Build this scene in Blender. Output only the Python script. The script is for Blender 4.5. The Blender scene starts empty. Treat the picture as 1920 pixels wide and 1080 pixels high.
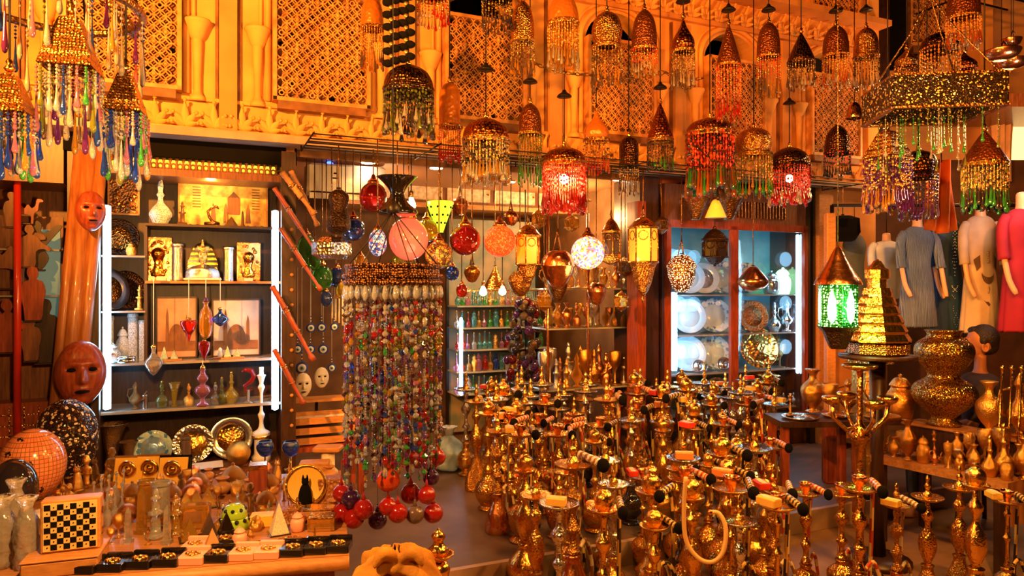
import bpy, math, random
from mathutils import Vector, Matrix
R = random.Random(11)
PI = math.pi
SC = bpy.context.scene
COL = SC.collection
# ---------------------------------------------------------------- view geometry
CZ, FPX, HX, HY = 1.6, 1320.0, 960.0, 541.0
O = Vector((0, 5.98, 0))
U = Vector((.9168, .3994, 0)).normalized()      # along the shop front
N = Vector((U.y, -U.x, 0))                      # out of the shop front, to the street
YAW = math.atan2(U.y, U.x)
def P(px, py, d): return Vector(((px-HX)/FPX*d, d, CZ-(py-HY)/FPX*d))
def FP(px, py, off=0.0):
    q = Vector(((px-HX)/FPX, 1, -(py-HY)/FPX)); t = (O+N*off).dot(N)/q.dot(N)
    return q*t + Vector((0, 0, CZ))
def FS(px, off, z): p = FP(px, HY, off); p.z = z; return p
def FW(s, off, z): return O+U*s+N*off+Vector((0, 0, z))
def sx(px, off=0.0): return (FP(px, HY, off)-O).dot(U)
def zf(px, py, off=0.0): return FP(px, py, off).z
def T(px, py, z):                                # the point of a level surface
    d = (CZ-z)*FPX/(py-HY); return Vector(((px-HX)/FPX*d, d, z))
ORD = ['zeroth','first','second','third','fourth','fifth','sixth','seventh','eighth','ninth','tenth','eleventh','twelfth',
       'thirteenth','fourteenth','fifteenth','sixteenth','seventeenth','eighteenth','nineteenth','twentieth',
       'twenty-first','twenty-second','twenty-third','twenty-fourth','twenty-fifth','twenty-sixth']
# ---------------------------------------------------------------- meshes
def cat(prof, n=4):                              # smooth a profile (Catmull-Rom)
    if n <= 1: return prof
    p = [prof[0]]+list(prof)+[prof[-1]]; out = []
    for i in range(1, len(p)-2):
        for k in range(n):
            t = k/n; a, b, c, d = p[i-1], p[i], p[i+1], p[i+2]
            out.append(tuple(.5*((2*b[j])+(-a[j]+c[j])*t+(2*a[j]-5*b[j]+4*c[j]-d[j])*t*t+(-a[j]+3*b[j]-3*c[j]+d[j])*t**3) for j in range(len(b))))
    out.append(tuple(prof[-1])); return out
class MB:
    def __init__(s): s.v = []; s.f = []; s.m = []; s.sm = []
    def add(s, vs, fs, mi=0, smooth=True, M=None):
        b = len(s.v)
        s.v += [tuple(M @ Vector(v)) for v in vs] if M is not None else [tuple(v) for v in vs]
        s.f += [tuple(b+i for i in f) for f in fs]
        s.m += list(mi) if isinstance(mi, (list, tuple)) else [mi]*len(fs)
        s.sm += [smooth]*len(fs); return s
    def box(s, c, d, mi=0, M=None):
        x, y, z = c; a, b, e = d[0]/2, d[1]/2, d[2]/2
        vs = [(x+i*a, y+j*b, z+k*e) for k in (-1, 1) for j in (-1, 1) for i in (-1, 1)]
        return s.add(vs, [(0,2,3,1),(4,5,7,6),(0,1,5,4),(1,3,7,5),(3,2,6,7),(2,0,4,6)], mi, False, M)
    def bevbox(s, c, d, r, mi=0, M=None):        # box with chamfered upright edges and top/bottom rims
        x, y, z = c; a, b, h = d[0]/2, d[1]/2, d[2]/2
        def ring(i, zz): return [(x+sx_*(a-i)+0, y+sy_*(b-i), zz) for sx_, sy_ in ((-1,-1),(1,-1),(1,1),(-1,1))]
        def oct(i, zz):
            a2, b2 = a-i, b-i; q = r
            return [(x-a2+q,y-b2,zz),(x+a2-q,y-b2,zz),(x+a2,y-b2+q,zz),(x+a2,y+b2-q,zz),(x+a2-q,y+b2,zz),(x-a2+q,y+b2,zz),(x-a2,y+b2-q,zz),(x-a2,y-b2+q,zz)]
        L = oct(r, z-h)+oct(0, z-h+r)+oct(0, z+h-r)+oct(r, z+h)
        fs = [tuple(range(7, -1, -1)), tuple(range(24, 32))]
        for k in range(3):
            for i in range(8): fs.append((k*8+i, k*8+(i+1)%8, k*8+8+(i+1)%8, k*8+8+i))
        return s.add(L, fs, mi, False, M)
    def lathe(s, prof, seg=20, mi=0, M=None, smooth=True, a0=0.0, sq=(1, 1), capb=True, capt=True, wob=None):
        vs, fs, n = [], [], len(prof)
        for r, z in prof:
            for j in range(seg):
                a = a0+2*PI*j/seg; rr = r*(wob(a, z) if wob else 1)
                vs.append((rr*math.cos(a)*sq[0], rr*math.sin(a)*sq[1], z))
        for i in range(n-1):
            for j in range(seg):
                k = (j+1) % seg; fs.append((i*seg+j, i*seg+k, (i+1)*seg+k, (i+1)*seg+j))
        if capb and prof[0][0] > 1e-5: fs.append(tuple(range(seg-1, -1, -1)))
        if capt and prof[-1][0] > 1e-5: fs.append(tuple(range((n-1)*seg, n*seg)))
        return s.add(vs, fs, mi, smooth, M)
    def tube(s, pts, r, seg=6, mi=0, stripe=0, cap=True):
        pts = [Vector(p) for p in pts]; n = len(pts); vs, fs, ms = [], [], []
        up = Vector((0, 0, 1)); prev = None
        for i, p in enumerate(pts):
            t = (pts[min(i+1, n-1)]-pts[max(i-1, 0)])
            if t.length < 1e-9: t = Vector((0, 0, 1))
            t.normalize()
            if prev is None:
                prev = t.cross(up) if abs(t.dot(up)) < .95 else t.cross(Vector((1, 0, 0)))
            x = (prev-t*prev.dot(t)); x = x.normalized() if x.length > 1e-6 else t.orthogonal().normalized()
            prev = x; y = t.cross(x); rr = r[i] if isinstance(r, (list, tuple)) else r
            vs += [p+(x*math.cos(2*PI*j/seg)+y*math.sin(2*PI*j/seg))*rr for j in range(seg)]
        for i in range(n-1):
            for j in range(seg):
                k = (j+1) % seg; fs.append((i*seg+j, i*seg+k, (i+1)*seg+k, (i+1)*seg+j))
                ms.append(mi if not stripe else mi+((i*2+j)//stripe) % 2)
        if cap:
            fs.append(tuple(range(seg-1, -1, -1))); fs.append(tuple(range((n-1)*seg, n*seg))); ms += [mi, mi]
        return s.add(vs, fs, ms, True)
    def ball(s, c, r, mi=0, seg=8, rings=5, sz=1.0, M=None):
        pr = [(r*math.sin(PI*i/rings), -r*sz*math.cos(PI*i/rings)) for i in range(rings+1)]
        pr[0] = (r*.02, -r*sz); pr[-1] = (r*.02, r*sz)
        T_ = Matrix.Translation(Vector(c)); return s.lathe(pr, seg, mi, T_ if M is None else M @ T_)
    def torus(s, c, r, t, mi=0, seg=20, sg=6, M=None, flat=1.0):
        vs, fs = [], []
        for i in range(seg):
            a = 2*PI*i/seg
            for j in range(sg):
                b = 2*PI*j/sg; q = r+t*math.cos(b)
                vs.append((c[0]+q*math.cos(a), c[1]+q*math.sin(a), c[2]+t*flat*math.sin(b)))
        for i in range(seg):
            for j in range(sg):
                k, l = (i+1) % seg, (j+1) % sg; fs.append((i*sg+j, k*sg+j, k*sg+l, i*sg+l))
        return s.add(vs, fs, mi, True, M)
    def prism(s, poly, y0, y1, mi=0, M=None, smooth=False):   # outline in (x, z), thickness along y
        n = len(poly); vs = [(x, y0, z) for x, z in poly]+[(x, y1, z) for x, z in poly]
        fs = [tuple(range(n)), tuple(range(2*n-1, n-1, -1))]+[(i, i+n, (i+1) % n+n, (i+1) % n) for i in range(n)]
        return s.add(vs, fs, mi, smooth, M)
    def drop(s, top, L, r, mi=0, seg=6):          # a glass teardrop on a thin neck, hanging from top
        pr = [(r*.18, -L), (r*.7, -L*.97), (r, -L*.88), (r*.86, -L*.76), (r*.5, -L*.55), (r*.3, -L*.25), (r*.16, 0)]
        return s.lathe(pr, seg, mi, Matrix.Translation(Vector(top)))
    def mesh(s, name, mats):
        me = bpy.data.meshes.new(name); me.from_pydata(s.v, [], s.f)
        for m in mats: me.materials.append(m)
        me.polygons.foreach_set('material_index', s.m); me.polygons.foreach_set('use_smooth', s.sm)
        me.update(); return me
def obj(name, me, parent=None, loc=(0, 0, 0), rz=0.0, rot=None, scale=None):
    o = bpy.data.objects.new(name, me); COL.objects.link(o); o.parent = parent; o.location = loc
    o.rotation_euler = rot if rot is not None else (0, 0, rz)
    if scale is not None: o.scale = (scale,)*3 if isinstance(scale, (int, float)) else scale
    return o
def tag(o, label, cat_, group=None):
    o['label'] = label; o['category'] = cat_
    if group: o['group'] = group
    return o
def thing(name, label, cat_, loc=(0, 0, 0), rz=0.0, group=None, scale=None, rot=None):
    o = obj(name, None, None, loc, rz, rot, scale); o.empty_display_size = .05
    return tag(o, label, cat_, group)
def struct(name, me, parent=None, loc=(0, 0, 0), rz=0.0):
    o = obj(name, me, parent, loc, rz)
    if parent is None: o['kind'] = 'structure'
    return o
def dup(root, loc, rz=None, label=None, group=None, scale=None, rot=None):
    r = root.copy(); COL.objects.link(r); r.location = loc
    if rz is not None: r.rotation_euler = (0, 0, rz)
    if rot is not None: r.rotation_euler = rot
    if scale is not None: r.scale = (scale,)*3 if isinstance(scale, (int, float)) else scale
    if label: r['label'] = label
    if group: r['group'] = group
    for ch in list(root.children):
        c = ch.copy(); COL.objects.link(c); c.parent = r
        for g in ch.children:
            d = g.copy(); COL.objects.link(d); d.parent = c
    return r
# ---------------------------------------------------------------- materials
def mat(name, color, metal=0.0, rough=.5, trans=0.0, emit=None, es=0.0, bump=None, vary=None, coat=0.0, spec=None, alpha=1.0):
    m = bpy.data.materials.new(name); m.use_nodes = True; nt = m.node_tree; b = nt.nodes['Principled BSDF']
    b.inputs['Base Color'].default_value = (*color, 1); b.inputs['Metallic'].default_value = metal
    b.inputs['Roughness'].default_value = rough; b.inputs['Transmission Weight'].default_value = trans
    b.inputs['Coat Weight'].default_value = coat; b.inputs['Coat Roughness'].default_value = .05
    if alpha < 1: b.inputs['Alpha'].default_value = alpha
    if emit: b.inputs['Emission Color'].default_value = (*emit, 1); b.inputs['Emission Strength'].default_value = es
    tc = None
    if bump or vary: tc = nt.nodes.new('ShaderNodeTexCoord')
    if vary:                                      # (scale, second colour, stretch)
        n = nt.nodes.new('ShaderNodeTexNoise'); n.inputs['Scale'].default_value = vary[0]; n.inputs['Detail'].default_value = 5
        src = tc.outputs['Object']
        if len(vary) > 2:
            mp = nt.nodes.new('ShaderNodeMapping'); mp.inputs['Scale'].default_value = vary[2]; nt.links.new(src, mp.inputs[0]); src = mp.outputs[0]
        nt.links.new(src, n.inputs['Vector'])
        rp = nt.nodes.new('ShaderNodeValToRGB'); rp.color_ramp.elements[0].position = .35; rp.color_ramp.elements[1].position = .65
        rp.color_ramp.elements[0].color = (*color, 1); rp.color_ramp.elements[1].color = (*vary[1], 1)
        nt.links.new(n.outputs['Fac'], rp.inputs[0]); nt.links.new(rp.outputs[0], b.inputs['Base Color'])
    if bump:
        kind, scale, strength = bump
        if kind == 'v': n = nt.nodes.new('ShaderNodeTexVoronoi'); out = 'Distance'
        else: n = nt.nodes.new('ShaderNodeTexNoise'); out = 'Fac'
        n.inputs['Scale'].default_value = scale; nt.links.new(tc.outputs['Object'], n.inputs['Vector'])
        bp = nt.nodes.new('ShaderNodeBump'); bp.inputs['Strength'].default_value = strength; bp.inputs['Distance'].default_value = .01
        nt.links.new(n.outputs[out], bp.inputs['Height']); nt.links.new(bp.outputs[0], b.inputs['Normal'])
    return m
def cells(name, cols, scale, grout=(.02, .01, .005), edge=.06, rough=.2, emit=0.0, metal=0.0, stretch=None):
    """tesserae: voronoi cells of several colours with dark joints"""
    m = bpy.data.materials.new(name); m.use_nodes = True; nt = m.node_tree; b = nt.nodes['Principled BSDF']
    b.inputs['Roughness'].default_value = rough; b.inputs['Metallic'].default_value = metal
    tc = nt.nodes.new('ShaderNodeTexCoord'); src = tc.outputs['Object']
    if stretch:
        mp = nt.nodes.new('ShaderNodeMapping'); mp.inputs['Scale'].default_value = stretch; nt.links.new(src, mp.inputs[0]); src = mp.outputs[0]
    v = nt.nodes.new('ShaderNodeTexVoronoi'); v.inputs['Scale'].default_value = scale
    e = nt.nodes.new('ShaderNodeTexVoronoi'); e.feature = 'DISTANCE_TO_EDGE'; e.inputs['Scale'].default_value = scale
    nt.links.new(src, v.inputs['Vector']); nt.links.new(src, e.inputs['Vector'])
    sep = nt.nodes.new('ShaderNodeSeparateColor'); nt.links.new(v.outputs['Color'], sep.inputs[0])
    rp = nt.nodes.new('ShaderNodeValToRGB'); rp.color_ramp.interpolation = 'CONSTANT'; el = rp.color_ramp.elements
    while len(el) < len(cols): el.new(.5)
    for i, c in enumerate(cols): el[i].position = i/len(cols); el[i].color = (*c, 1)
    nt.links.new(sep.outputs[0], rp.inputs[0])
    gt = nt.nodes.new('ShaderNodeMath'); gt.operation = 'GREATER_THAN'; gt.inputs[1].default_value = edge; nt.links.new(e.outputs['Distance'], gt.inputs[0])
    mx = nt.nodes.new('ShaderNodeMix'); mx.data_type = 'RGBA'; mx.inputs[6].default_value = (*grout, 1)
    nt.links.new(gt.outputs[0], mx.inputs[0]); nt.links.new(rp.outputs[0], mx.inputs[7]); nt.links.new(mx.outputs[2], b.inputs['Base Color'])
    if emit: nt.links.new(mx.outputs[2], b.inputs['Emission Color']); b.inputs['Emission Strength'].default_value = emit
    bp = nt.nodes.new('ShaderNodeBump'); bp.inputs['Strength'].default_value = .6; bp.inputs['Distance'].default_value = .01
    nt.links.new(e.outputs['Distance'], bp.inputs['Height']); nt.links.new(bp.outputs[0], b.inputs['Normal'])
    return m
def pierced(name, metal_col, hole_col, scale, emit=0.0, rough=.25):
    """sheet metal pierced with round holes, the holes showing what is behind them"""
    m = bpy.data.materials.new(name); m.use_nodes = True; nt = m.node_tree; b = nt.nodes['Principled BSDF']
    tc = nt.nodes.new('ShaderNodeTexCoord'); v = nt.nodes.new('ShaderNodeTexVoronoi'); v.inputs['Scale'].default_value = scale
    v.inputs['Randomness'].default_value = .55
    nt.links.new(tc.outputs['Object'], v.inputs['Vector'])
    lt = nt.nodes.new('ShaderNodeMath'); lt.operation = 'LESS_THAN'; lt.inputs[1].default_value = .36; nt.links.new(v.outputs['Distance'], lt.inputs[0])
    mx = nt.nodes.new('ShaderNodeMix'); mx.data_type = 'RGBA'; mx.inputs[6].default_value = (*metal_col, 1); mx.inputs[7].default_value = (*hole_col, 1)
    nt.links.new(lt.outputs[0], mx.inputs[0]); nt.links.new(mx.outputs[2], b.inputs['Base Color'])
    inv = nt.nodes.new('ShaderNodeMath'); inv.operation = 'SUBTRACT'; inv.inputs[0].default_value = 1; nt.links.new(lt.outputs[0], inv.inputs[1])
    nt.links.new(inv.outputs[0], b.inputs['Metallic']); b.inputs['Roughness'].default_value = rough
    if emit:
        b.inputs['Emission Color'].default_value = (*hole_col, 1)
        ml = nt.nodes.new('ShaderNodeMath'); ml.operation = 'MULTIPLY'; ml.inputs[1].default_value = emit
        nt.links.new(lt.outputs[0], ml.inputs[0]); nt.links.new(ml.outputs[0], b.inputs['Emission Strength'])
    bp = nt.nodes.new('ShaderNodeBump'); bp.inputs['Strength'].default_value = .8; bp.inputs['Distance'].default_value = .01
    nt.links.new(v.outputs['Distance'], bp.inputs['Height']); nt.links.new(bp.outputs[0], b.inputs['Normal'])
    return m
def glow(name, c, s):
    return mat(name, c, rough=.4, emit=c, es=s)
M = {}
M['brass'] = mat('brass', (.80, .40, .08), 1, .2, bump=('v', 60, .35))
M['gold'] = mat('gold', (.92, .50, .10), 1, .2, bump=('n', 45, .5))
M['oldgold'] = mat('oldgold', (.6, .29, .06), 1, .28, bump=('v', 90, .7))
M['copper'] = mat('copper', (.8, .32, .12), 1, .22, bump=('n', 30, .3))
M['bronze'] = mat('bronze', (.32, .16, .06), 1, .35, bump=('v', 70, .6))
M['silver'] = mat('silver', (.8, .76, .7), 1, .18, bump=('v', 50, .35))
M['plainsilver'] = mat('plainsilver', (.82, .84, .86), 1, .15)
M['iron'] = mat('iron', (.015, .011, .009), .6, .45)
M['darkmetal'] = mat('darkmetal', (.06, .03, .015), .9, .4, bump=('v', 80, .6))
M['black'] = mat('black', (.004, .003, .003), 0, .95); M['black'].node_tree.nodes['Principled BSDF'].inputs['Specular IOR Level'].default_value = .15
M['blackgloss'] = mat('blackgloss', (.008, .006, .006), 0, .15, coat=.5)
M['plaster'] = mat('plaster', (.80, .42, .11), 0, .8, vary=(2.2, (.62, .27, .06)), bump=('n', 18, .12))
M['plaster2'] = mat('plaster2', (.66, .30, .08), 0, .8, vary=(3, (.5, .2, .05)), bump=('n', 18, .15))
M['stone'] = mat('stone', (.5, .32, .22), 0, .45, vary=(5, (.36, .2, .12)))
M['screenwood'] = mat('screenwood', (.74, .36, .10), 0, .5, vary=(14, (.52, .2, .05)))
M['backwood'] = mat('backwood', (.30, .12, .035), 0, .6, vary=(9, (.14, .05, .015)))
M['wood'] = mat('wood', (.26, .09, .03), 0, .4, vary=(7, (.13, .04, .014), (8, 8, 1)), coat=.2)
M['darkwood'] = mat('darkwood', (.055, .02, .009), 0, .4, vary=(8, (.028, .01, .005), (8, 8, 1)))
M['redwood'] = mat('redwood', (.36, .07, .025), 0, .35, vary=(8, (.2, .035, .014), (8, 8, 1)), coat=.3)
M['palewood'] = mat('palewood', (.56, .25, .07), 0, .5, vary=(9, (.42, .17, .045), (2, 8, 8)))
M['tablewood'] = mat('tablewood', (.5, .22, .07), 0, .45, vary=(6, (.34, .13, .04), (1, 9, 9)))
M['floor'] = mat('floor', (.17, .10, .065), 0, .5, vary=(3.5, (.11, .06, .035)), bump=('n', 12, .1))
M['street'] = mat('street', (.34, .19, .10), 0, .6, vary=(4, (.2, .1, .05)), bump=('n', 20, .3))
M['ceil'] = mat('ceil', (.42, .18, .07), 0, .5)
M['inner'] = mat('inner', (.30, .14, .06), 0, .6, vary=(4, (.18, .08, .03)))
M['white'] = mat('white', (.75, .72, .68), 0, .5)
M['paper'] = mat('paper', (.82, .72, .55), 0, .7, vary=(25, (.6, .4, .2)))
M['tube'] = glow('tube', (.42, .74, 1.0), 20)
M['bulb'] = glow('bulb', (1.0, .78, .42), 30)
M['downlight'] = glow('downlight', (1.0, .8, .5), 22)
M['glass'] = mat('glass', (.95, .97, 1), 0, .03, trans=1)
M['pane'] = mat('pane', (.9, .97, 1), 0, .02, trans=1, alpha=.12)
def gl(name, c, t=.8, r=.05): M[name] = mat(name, c, 0, r, trans=t, coat=.8)
gl('g_white', (.85, .88, .95)); gl('g_blue', (.03, .10, .75)); gl('g_pink', (.85, .30, .55)); gl('g_green', (.10, .65, .12))
gl('g_amber', (.9, .45, .06)); gl('g_red', (.75, .03, .02)); gl('g_violet', (.22, .04, .35)); gl('g_clear', (.9, .85, .75))
gl('g_dark', (.03, .02, .025), .2); gl('g_olive', (.35, .4, .05)); gl('g_teal', (.12, .55, .6)); gl('g_orange', (.9, .22, .03))
gl('ball_red', (.42, .012, .012), .35); gl('ball_violet', (.05, .01, .07), .35); gl('ball_orange', (.7, .07, .015), .35); gl('ball_smoke', (.16, .10, .08), .3)
gl('g_yellow', (.9, .75, .08)); gl('g_smoke', (.25, .16, .12)); gl('g_cherry', (.45, .015, .02))
M['bead_red'] = mat('bead_red', (.7, .06, .02), 0, .2, coat=.8); M['bead_orange'] = mat('bead_orange', (.85, .3, .05), 0, .2, coat=.8)
M['bead_gold'] = mat('bead_gold', (.9, .55, .15), .8, .2); M['bead_black'] = mat('bead_black', (.01, .008, .008), 0, .15, coat=.8)
M['cap_gold'] = pierced('cap_gold', (.72, .33, .06), (.10, .03, .008), 88)
M['cap_copper'] = pierced('cap_copper', (.36, .09, .02), (.05, .015, .006), 48)
M['cap_dark'] = pierced('cap_dark', (.12, .045, .015), (.02, .01, .006), 55)
M['cap_brown'] = mat('cap_brown', (.17, .045, .012), .75, .3, bump=('v', 70, .8))
M['cap_amber'] = mat('cap_amber', (.55, .15, .015), .3, .3, bump=('v', 40, .4), coat=.5)
# ================================================================ THE SETTING
def wbox(name, s0, s1, o0, o1, z0, z1, m, parent=None, kind=True):   # a box laid along the shop front
    b = MB().box((0, 0, 0), (abs(s1-s0), abs(o1-o0), abs(z1-z0)))
    o = obj(name, b.mesh(name, [m]), parent, FW((s0+s1)/2, (o0+o1)/2, (z0+z1)/2), YAW)
    if kind and parent is None: o['kind'] = 'structure'
    return o
W0 = sx(602); WS = (sx(1556)-W0)/4; S_END = W0+4.5*WS; S_BEG = W0-2.5*WS
# ground
b = MB().box((0, 0, -.25), (26, 22, .2)); struct('floor_street', b.mesh('floor_street', [M['street']]), None, (1, 9, 0))
wbox('floor_shop', sx(120), sx(1530), -2.9, 1.66, -.148, 0, M['floor'])
wbox('trim_step', sx(120), sx(1530), 1.66, 1.70, -.148, .004, M['stone'])
# upper front: one piece per bay with a pointed opening
def arch(w, zs, za, n=10):                       # pointed arch from (-w, zs) over (0, za) to (w, zs)
    L = [(-w+w*(1-math.cos(PI/2*i/n))*1.0, zs+(za-zs)*math.sin(PI/2*i/n)) for i in range(n+1)]
    return L+[(-x, z) for x, z in reversed(L[:-1])]
ZL, ZW0, ZW1, ZSP, ZAP, ZT = 2.70, 3.00, 3.80, 3.79, 4.10, 5.6
bay = MB(); w = WS/2; hw = .335
bay.box((-(w+hw)/2, .1, (ZL+ZSP)/2), (w-hw, .2, ZSP-ZL)); bay.box(((w+hw)/2, .1, (ZL+ZSP)/2), (w-hw, .2, ZSP-ZL))
bay.box((0, .1, (ZL+ZW0-.02)/2), (2*hw, .2, ZW0-.02-ZL))
AR = arch(hw, ZSP, ZAP)
bay.prism([(-w, ZSP)]+[p for p in AR]+[(w, ZSP), (w, ZT), (-w, ZT)], 0, .2)
bay_me = bay.mesh('wall_bay', [M['plaster']])
wall = struct('wall_front', None); wall.location = FW(W0, 0, 0); wall.rotation_euler = (0, 0, YAW)
colm = MB().lathe(cat([(.055, 2.93), (.05, 2.96), (.026, 3.0), (.03, 3.2), (.036, 3.34), (.034, 3.36), (.05, 3.38), (.08, 3.46), (.09, 3.475), (.09, 3.5), (.02, 3.51)], 2), 12)
col_me = colm.mesh('colonnette', [M['plaster']])
ribm = MB()
rp = [(-hw-.05, ZW0-.02)]+[(x*1.14, z+.045) for x, z in arch(hw, ZSP, ZAP)]+[(hw+.05, ZW0-.02)]
ribm.tube([(x, -.012, z) for x, z in rp], .024, 6); ribm.tube([(x*1.13, -.008, z+.035) for x, z in rp], .014, 6)
rib_me = ribm.mesh('arch_moulding', [M['plaster']])
lf = MB()                                        # acanthus leaf: five curling lobes on a rib
for k, (a, L, ww) in enumerate([(-.95, .085, .026), (-.48, .135, .03), (0, .17, .032), (.48, .135, .03), (.95, .085, .026)]):
    vs, fs = [], []
    for i in range(7):
        t = i/6; x = math.sin(a)*L*t*(1+.25*t); z = math.cos(a)*L*t-(.03*t*t if k != 2 else 0)
        y = -.012-.05*t*t; hw_ = ww*math.sin(PI*min(1, .18+.8*t))*.8
        cx, cz = math.cos(a)*hw_, -math.sin(a)*hw_
        vs += [(x-cx, y+.012, z-cz), (x, y-.012, z), (x+cx, y+.012, z+cz)]
    for i in range(6):
        for j in range(2): fs.append((i*3+j, i*3+j+1, i*3+3+j+1, i*3+3+j))
    lf.add(vs, fs)
    lf.ball((math.sin(a)*L*1.2, -.058, math.cos(a)*L-(.035 if k != 2 else .0)), .014, 0, 6, 4)
leaf_me = lf.mesh('acanthus_leaf', [M['plaster']])
for i in range(-2, 5):
    obj('wall_bay', bay_me, wall, (i*WS, 0, 0))
    obj('arch_moulding', rib_me, wall, (i*WS, 0, 0))
    for d in (-.20, .20):
        obj('colonnette', col_me, wall, ((i-.5)*WS+d, -.02, 0))
    b = MB().box((0, -.03, 3.4), (.12, .07, 1.4)); b.box((-.075, -.012, 3.4), (.02, .03, 1.4), 1); b.box((.075, -.012, 3.4), (.02, .03, 1.4), 1)
    if i == -2: me_p = b.mesh('pilaster', [M['plaster2'], M['backwood']])
    obj('pilaster', me_p, wall, ((i-.5)*WS, 0, 0))
    for k in range(7):
        obj('acanthus_leaf', leaf_me, wall, ((i-.5)*WS+(k+.5)*WS/7, -.02, 2.745))
wbox('wall_dark_void', S_BEG, S_END, -.9, -.85, ZL, ZT, M['black'])  # black sheet painted as the dark space behind the arched openings
wbox('trim_ledge', S_BEG, S_END, -.02, .2, 2.645, 2.70, M['stone'])
wbox('trim_ledge_moulding', S_BEG, S_END, 0, .06, 2.70, 2.735, M['plaster'])
wbox('trim_sill_moulding', S_BEG, S_END, 0, .03, 2.93, 2.955, M['plaster'])
wbox('trim_cornice_lower', S_BEG, S_END, 0, .05, 4.13, 4.17, M['plaster2'])
fr = struct('trim_leaf_frieze', None); fr.location = FW(W0, 0, 0); fr.rotation_euler = (0, 0, YAW)
for k in range(60):
    if 1.2+k*.16 < S_END-W0-.2: obj('frieze_leaf', leaf_me, fr, (1.2+k*.16, -.02, 4.19))
wbox('trim_cornice_upper', S_BEG, S_END, 0, .22, 4.40, 4.46, M['plaster2'])
wbox('trim_corner_pilaster', S_END-.16, S_END, 0, .06, 2.7, ZT, M['plaster'])
# carved screens: rings, diagonal rings and studs on a brown board in a frame
LW, LH = .66, .80
la = MB(); pit = LW/9
RX = Matrix.Rotation(PI/2, 4, 'X')
for ix in range(9):
    for iz in range(11):
        x, z = -LW/2+pit*(ix+.5), pit*(iz+.5)-.003
        la.torus((x, z, 0), pit*.50, .006, 0, 12, 4, RX)
        if ix < 8 and iz < 10:
            la.torus((x+pit/2, z+pit/2, .004), pit*.50, .005, 0, 12, 4, RX)
            if (ix+iz*2) % 3 == 0: la.ball((x+pit/2, -.006, z+pit/2), .015, 0, 7, 5)
        if (ix*2+iz) % 3 == 0: la.torus((x, z, .003), pit*.24, .006, 0, 8, 4, RX)
lat_me = la.mesh('lattice', [M['screenwood']])
fm = MB()
for x in (-LW/2-.012, LW/2+.012): fm.box((x, .035, LH/2), (.028, .11, LH+.05))
for z in (-.012, LH+.012): fm.box((0, .035, z), (LW+.05, .11, .028))
fm.box((0, .03, -.055), (LW-.02, .09, .06), 1)  # underside in darker brown, its shade put into the colour
fm_me = fm.mesh('screen_frame', [M['screenwood'], M['backwood']])
bk = MB(); bk.box((0, .05, LH/2), (LW, .012, LH))
for ix in range(9):
    for iz in range(11):
        if (ix*3+iz*2) % 5 == 0: bk.lathe([(pit*.3, 0), (pit*.3, .004)], 10, 1, Matrix.Translation((-LW/2+pit*(ix+.5), .0435, pit*(iz+.5)-.003)) @ RX)  # black discs painted as the dark seen through holes
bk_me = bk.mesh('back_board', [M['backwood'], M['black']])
n = 0
for i in range(-2, 5):
    n += 1; wd = struct('window_%d' % n, None); wd.location = FW(W0+i*WS, .085, ZW0); wd.rotation_euler = (0, 0, YAW)
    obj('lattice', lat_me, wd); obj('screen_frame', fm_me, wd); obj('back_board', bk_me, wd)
for i in (4,):
    n += 1; wd = struct('window_%d' % n, None); wd.location = FW(W0+4*WS, .085, 4.52); wd.rotation_euler = (0, 0, YAW)
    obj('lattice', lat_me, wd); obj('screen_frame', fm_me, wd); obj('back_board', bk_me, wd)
# ---------------------------------------------------------------- ground floor: left case, doorway, right case
CA0, CA1 = sx(184), sx(530); D0, D1 = sx(556), sx(1196); CB0, CB1 = sx(1246), sx(1512); CBM = sx(1374)
wbox('wall_left_of_case', sx(-260), CA0-.05, -.6, -.52, 0, 2.645, M['wood'])
wbox('wall_pier', sx(126), CA0-.055, -.5, 0, 0, 2.52, M['darkwood'])
wbox('trim_left_header', sx(-260), CA0-.2, -.5, 0, 2.3, 2.645, M['wood'])
wbox('trim_door_jamb_near', CA1+.02, D0-.02, -.3, .06, 0, 2.645, M['wood'])
wbox('trim_door_jamb_far', D1-.04, D1+.055, -.12, .05, 0, 2.4, M['redwood'])
wbox('wall_dark_return', D1+.055, CB0-.03, -.5, -.05, 0, 2.645, M['darkwood'])
wbox('wall_stone_end', CB1+.06, S_END, -.5, .02, 0, 2.645, M['plaster2'])
wbox('trim_stone_post', sx(1522), sx(1548), .02, .10, 0, 2.645, M['palewood'])
wbox('trim_case_edge', CB1-.01, CB1+.06, -.1, .06, 0, 2.645, M['blackgloss'])
wbox('trim_lintel', CA0-.2, D0, -.12, .02, 2.52, 2.645, M['black'])  # beam in flat black, the shade under the ledge put into its colour
wbox('ceiling_shop', D0-.6, CB0+.4, -2.9, -.02, 2.66, 2.70, M['ceil'])
wbox('wall_shop_back', D0-.6, CB0+.4, -2.95, -2.9, 0, 2.66, M['inner'])
wbox('wall_shop_near', D0-.65, D0-.6, -2.9, -.5, 0, 2.66, M['inner'])
wbox('wall_shop_far', CB0-.04, CB0+.0, -2.9, -.52, 0, 2.66, M['inner'])
wbox('wall_over_case', CA1, CB0, -.1, -.06, 2.6, 2.66, M['backwood'])
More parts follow.
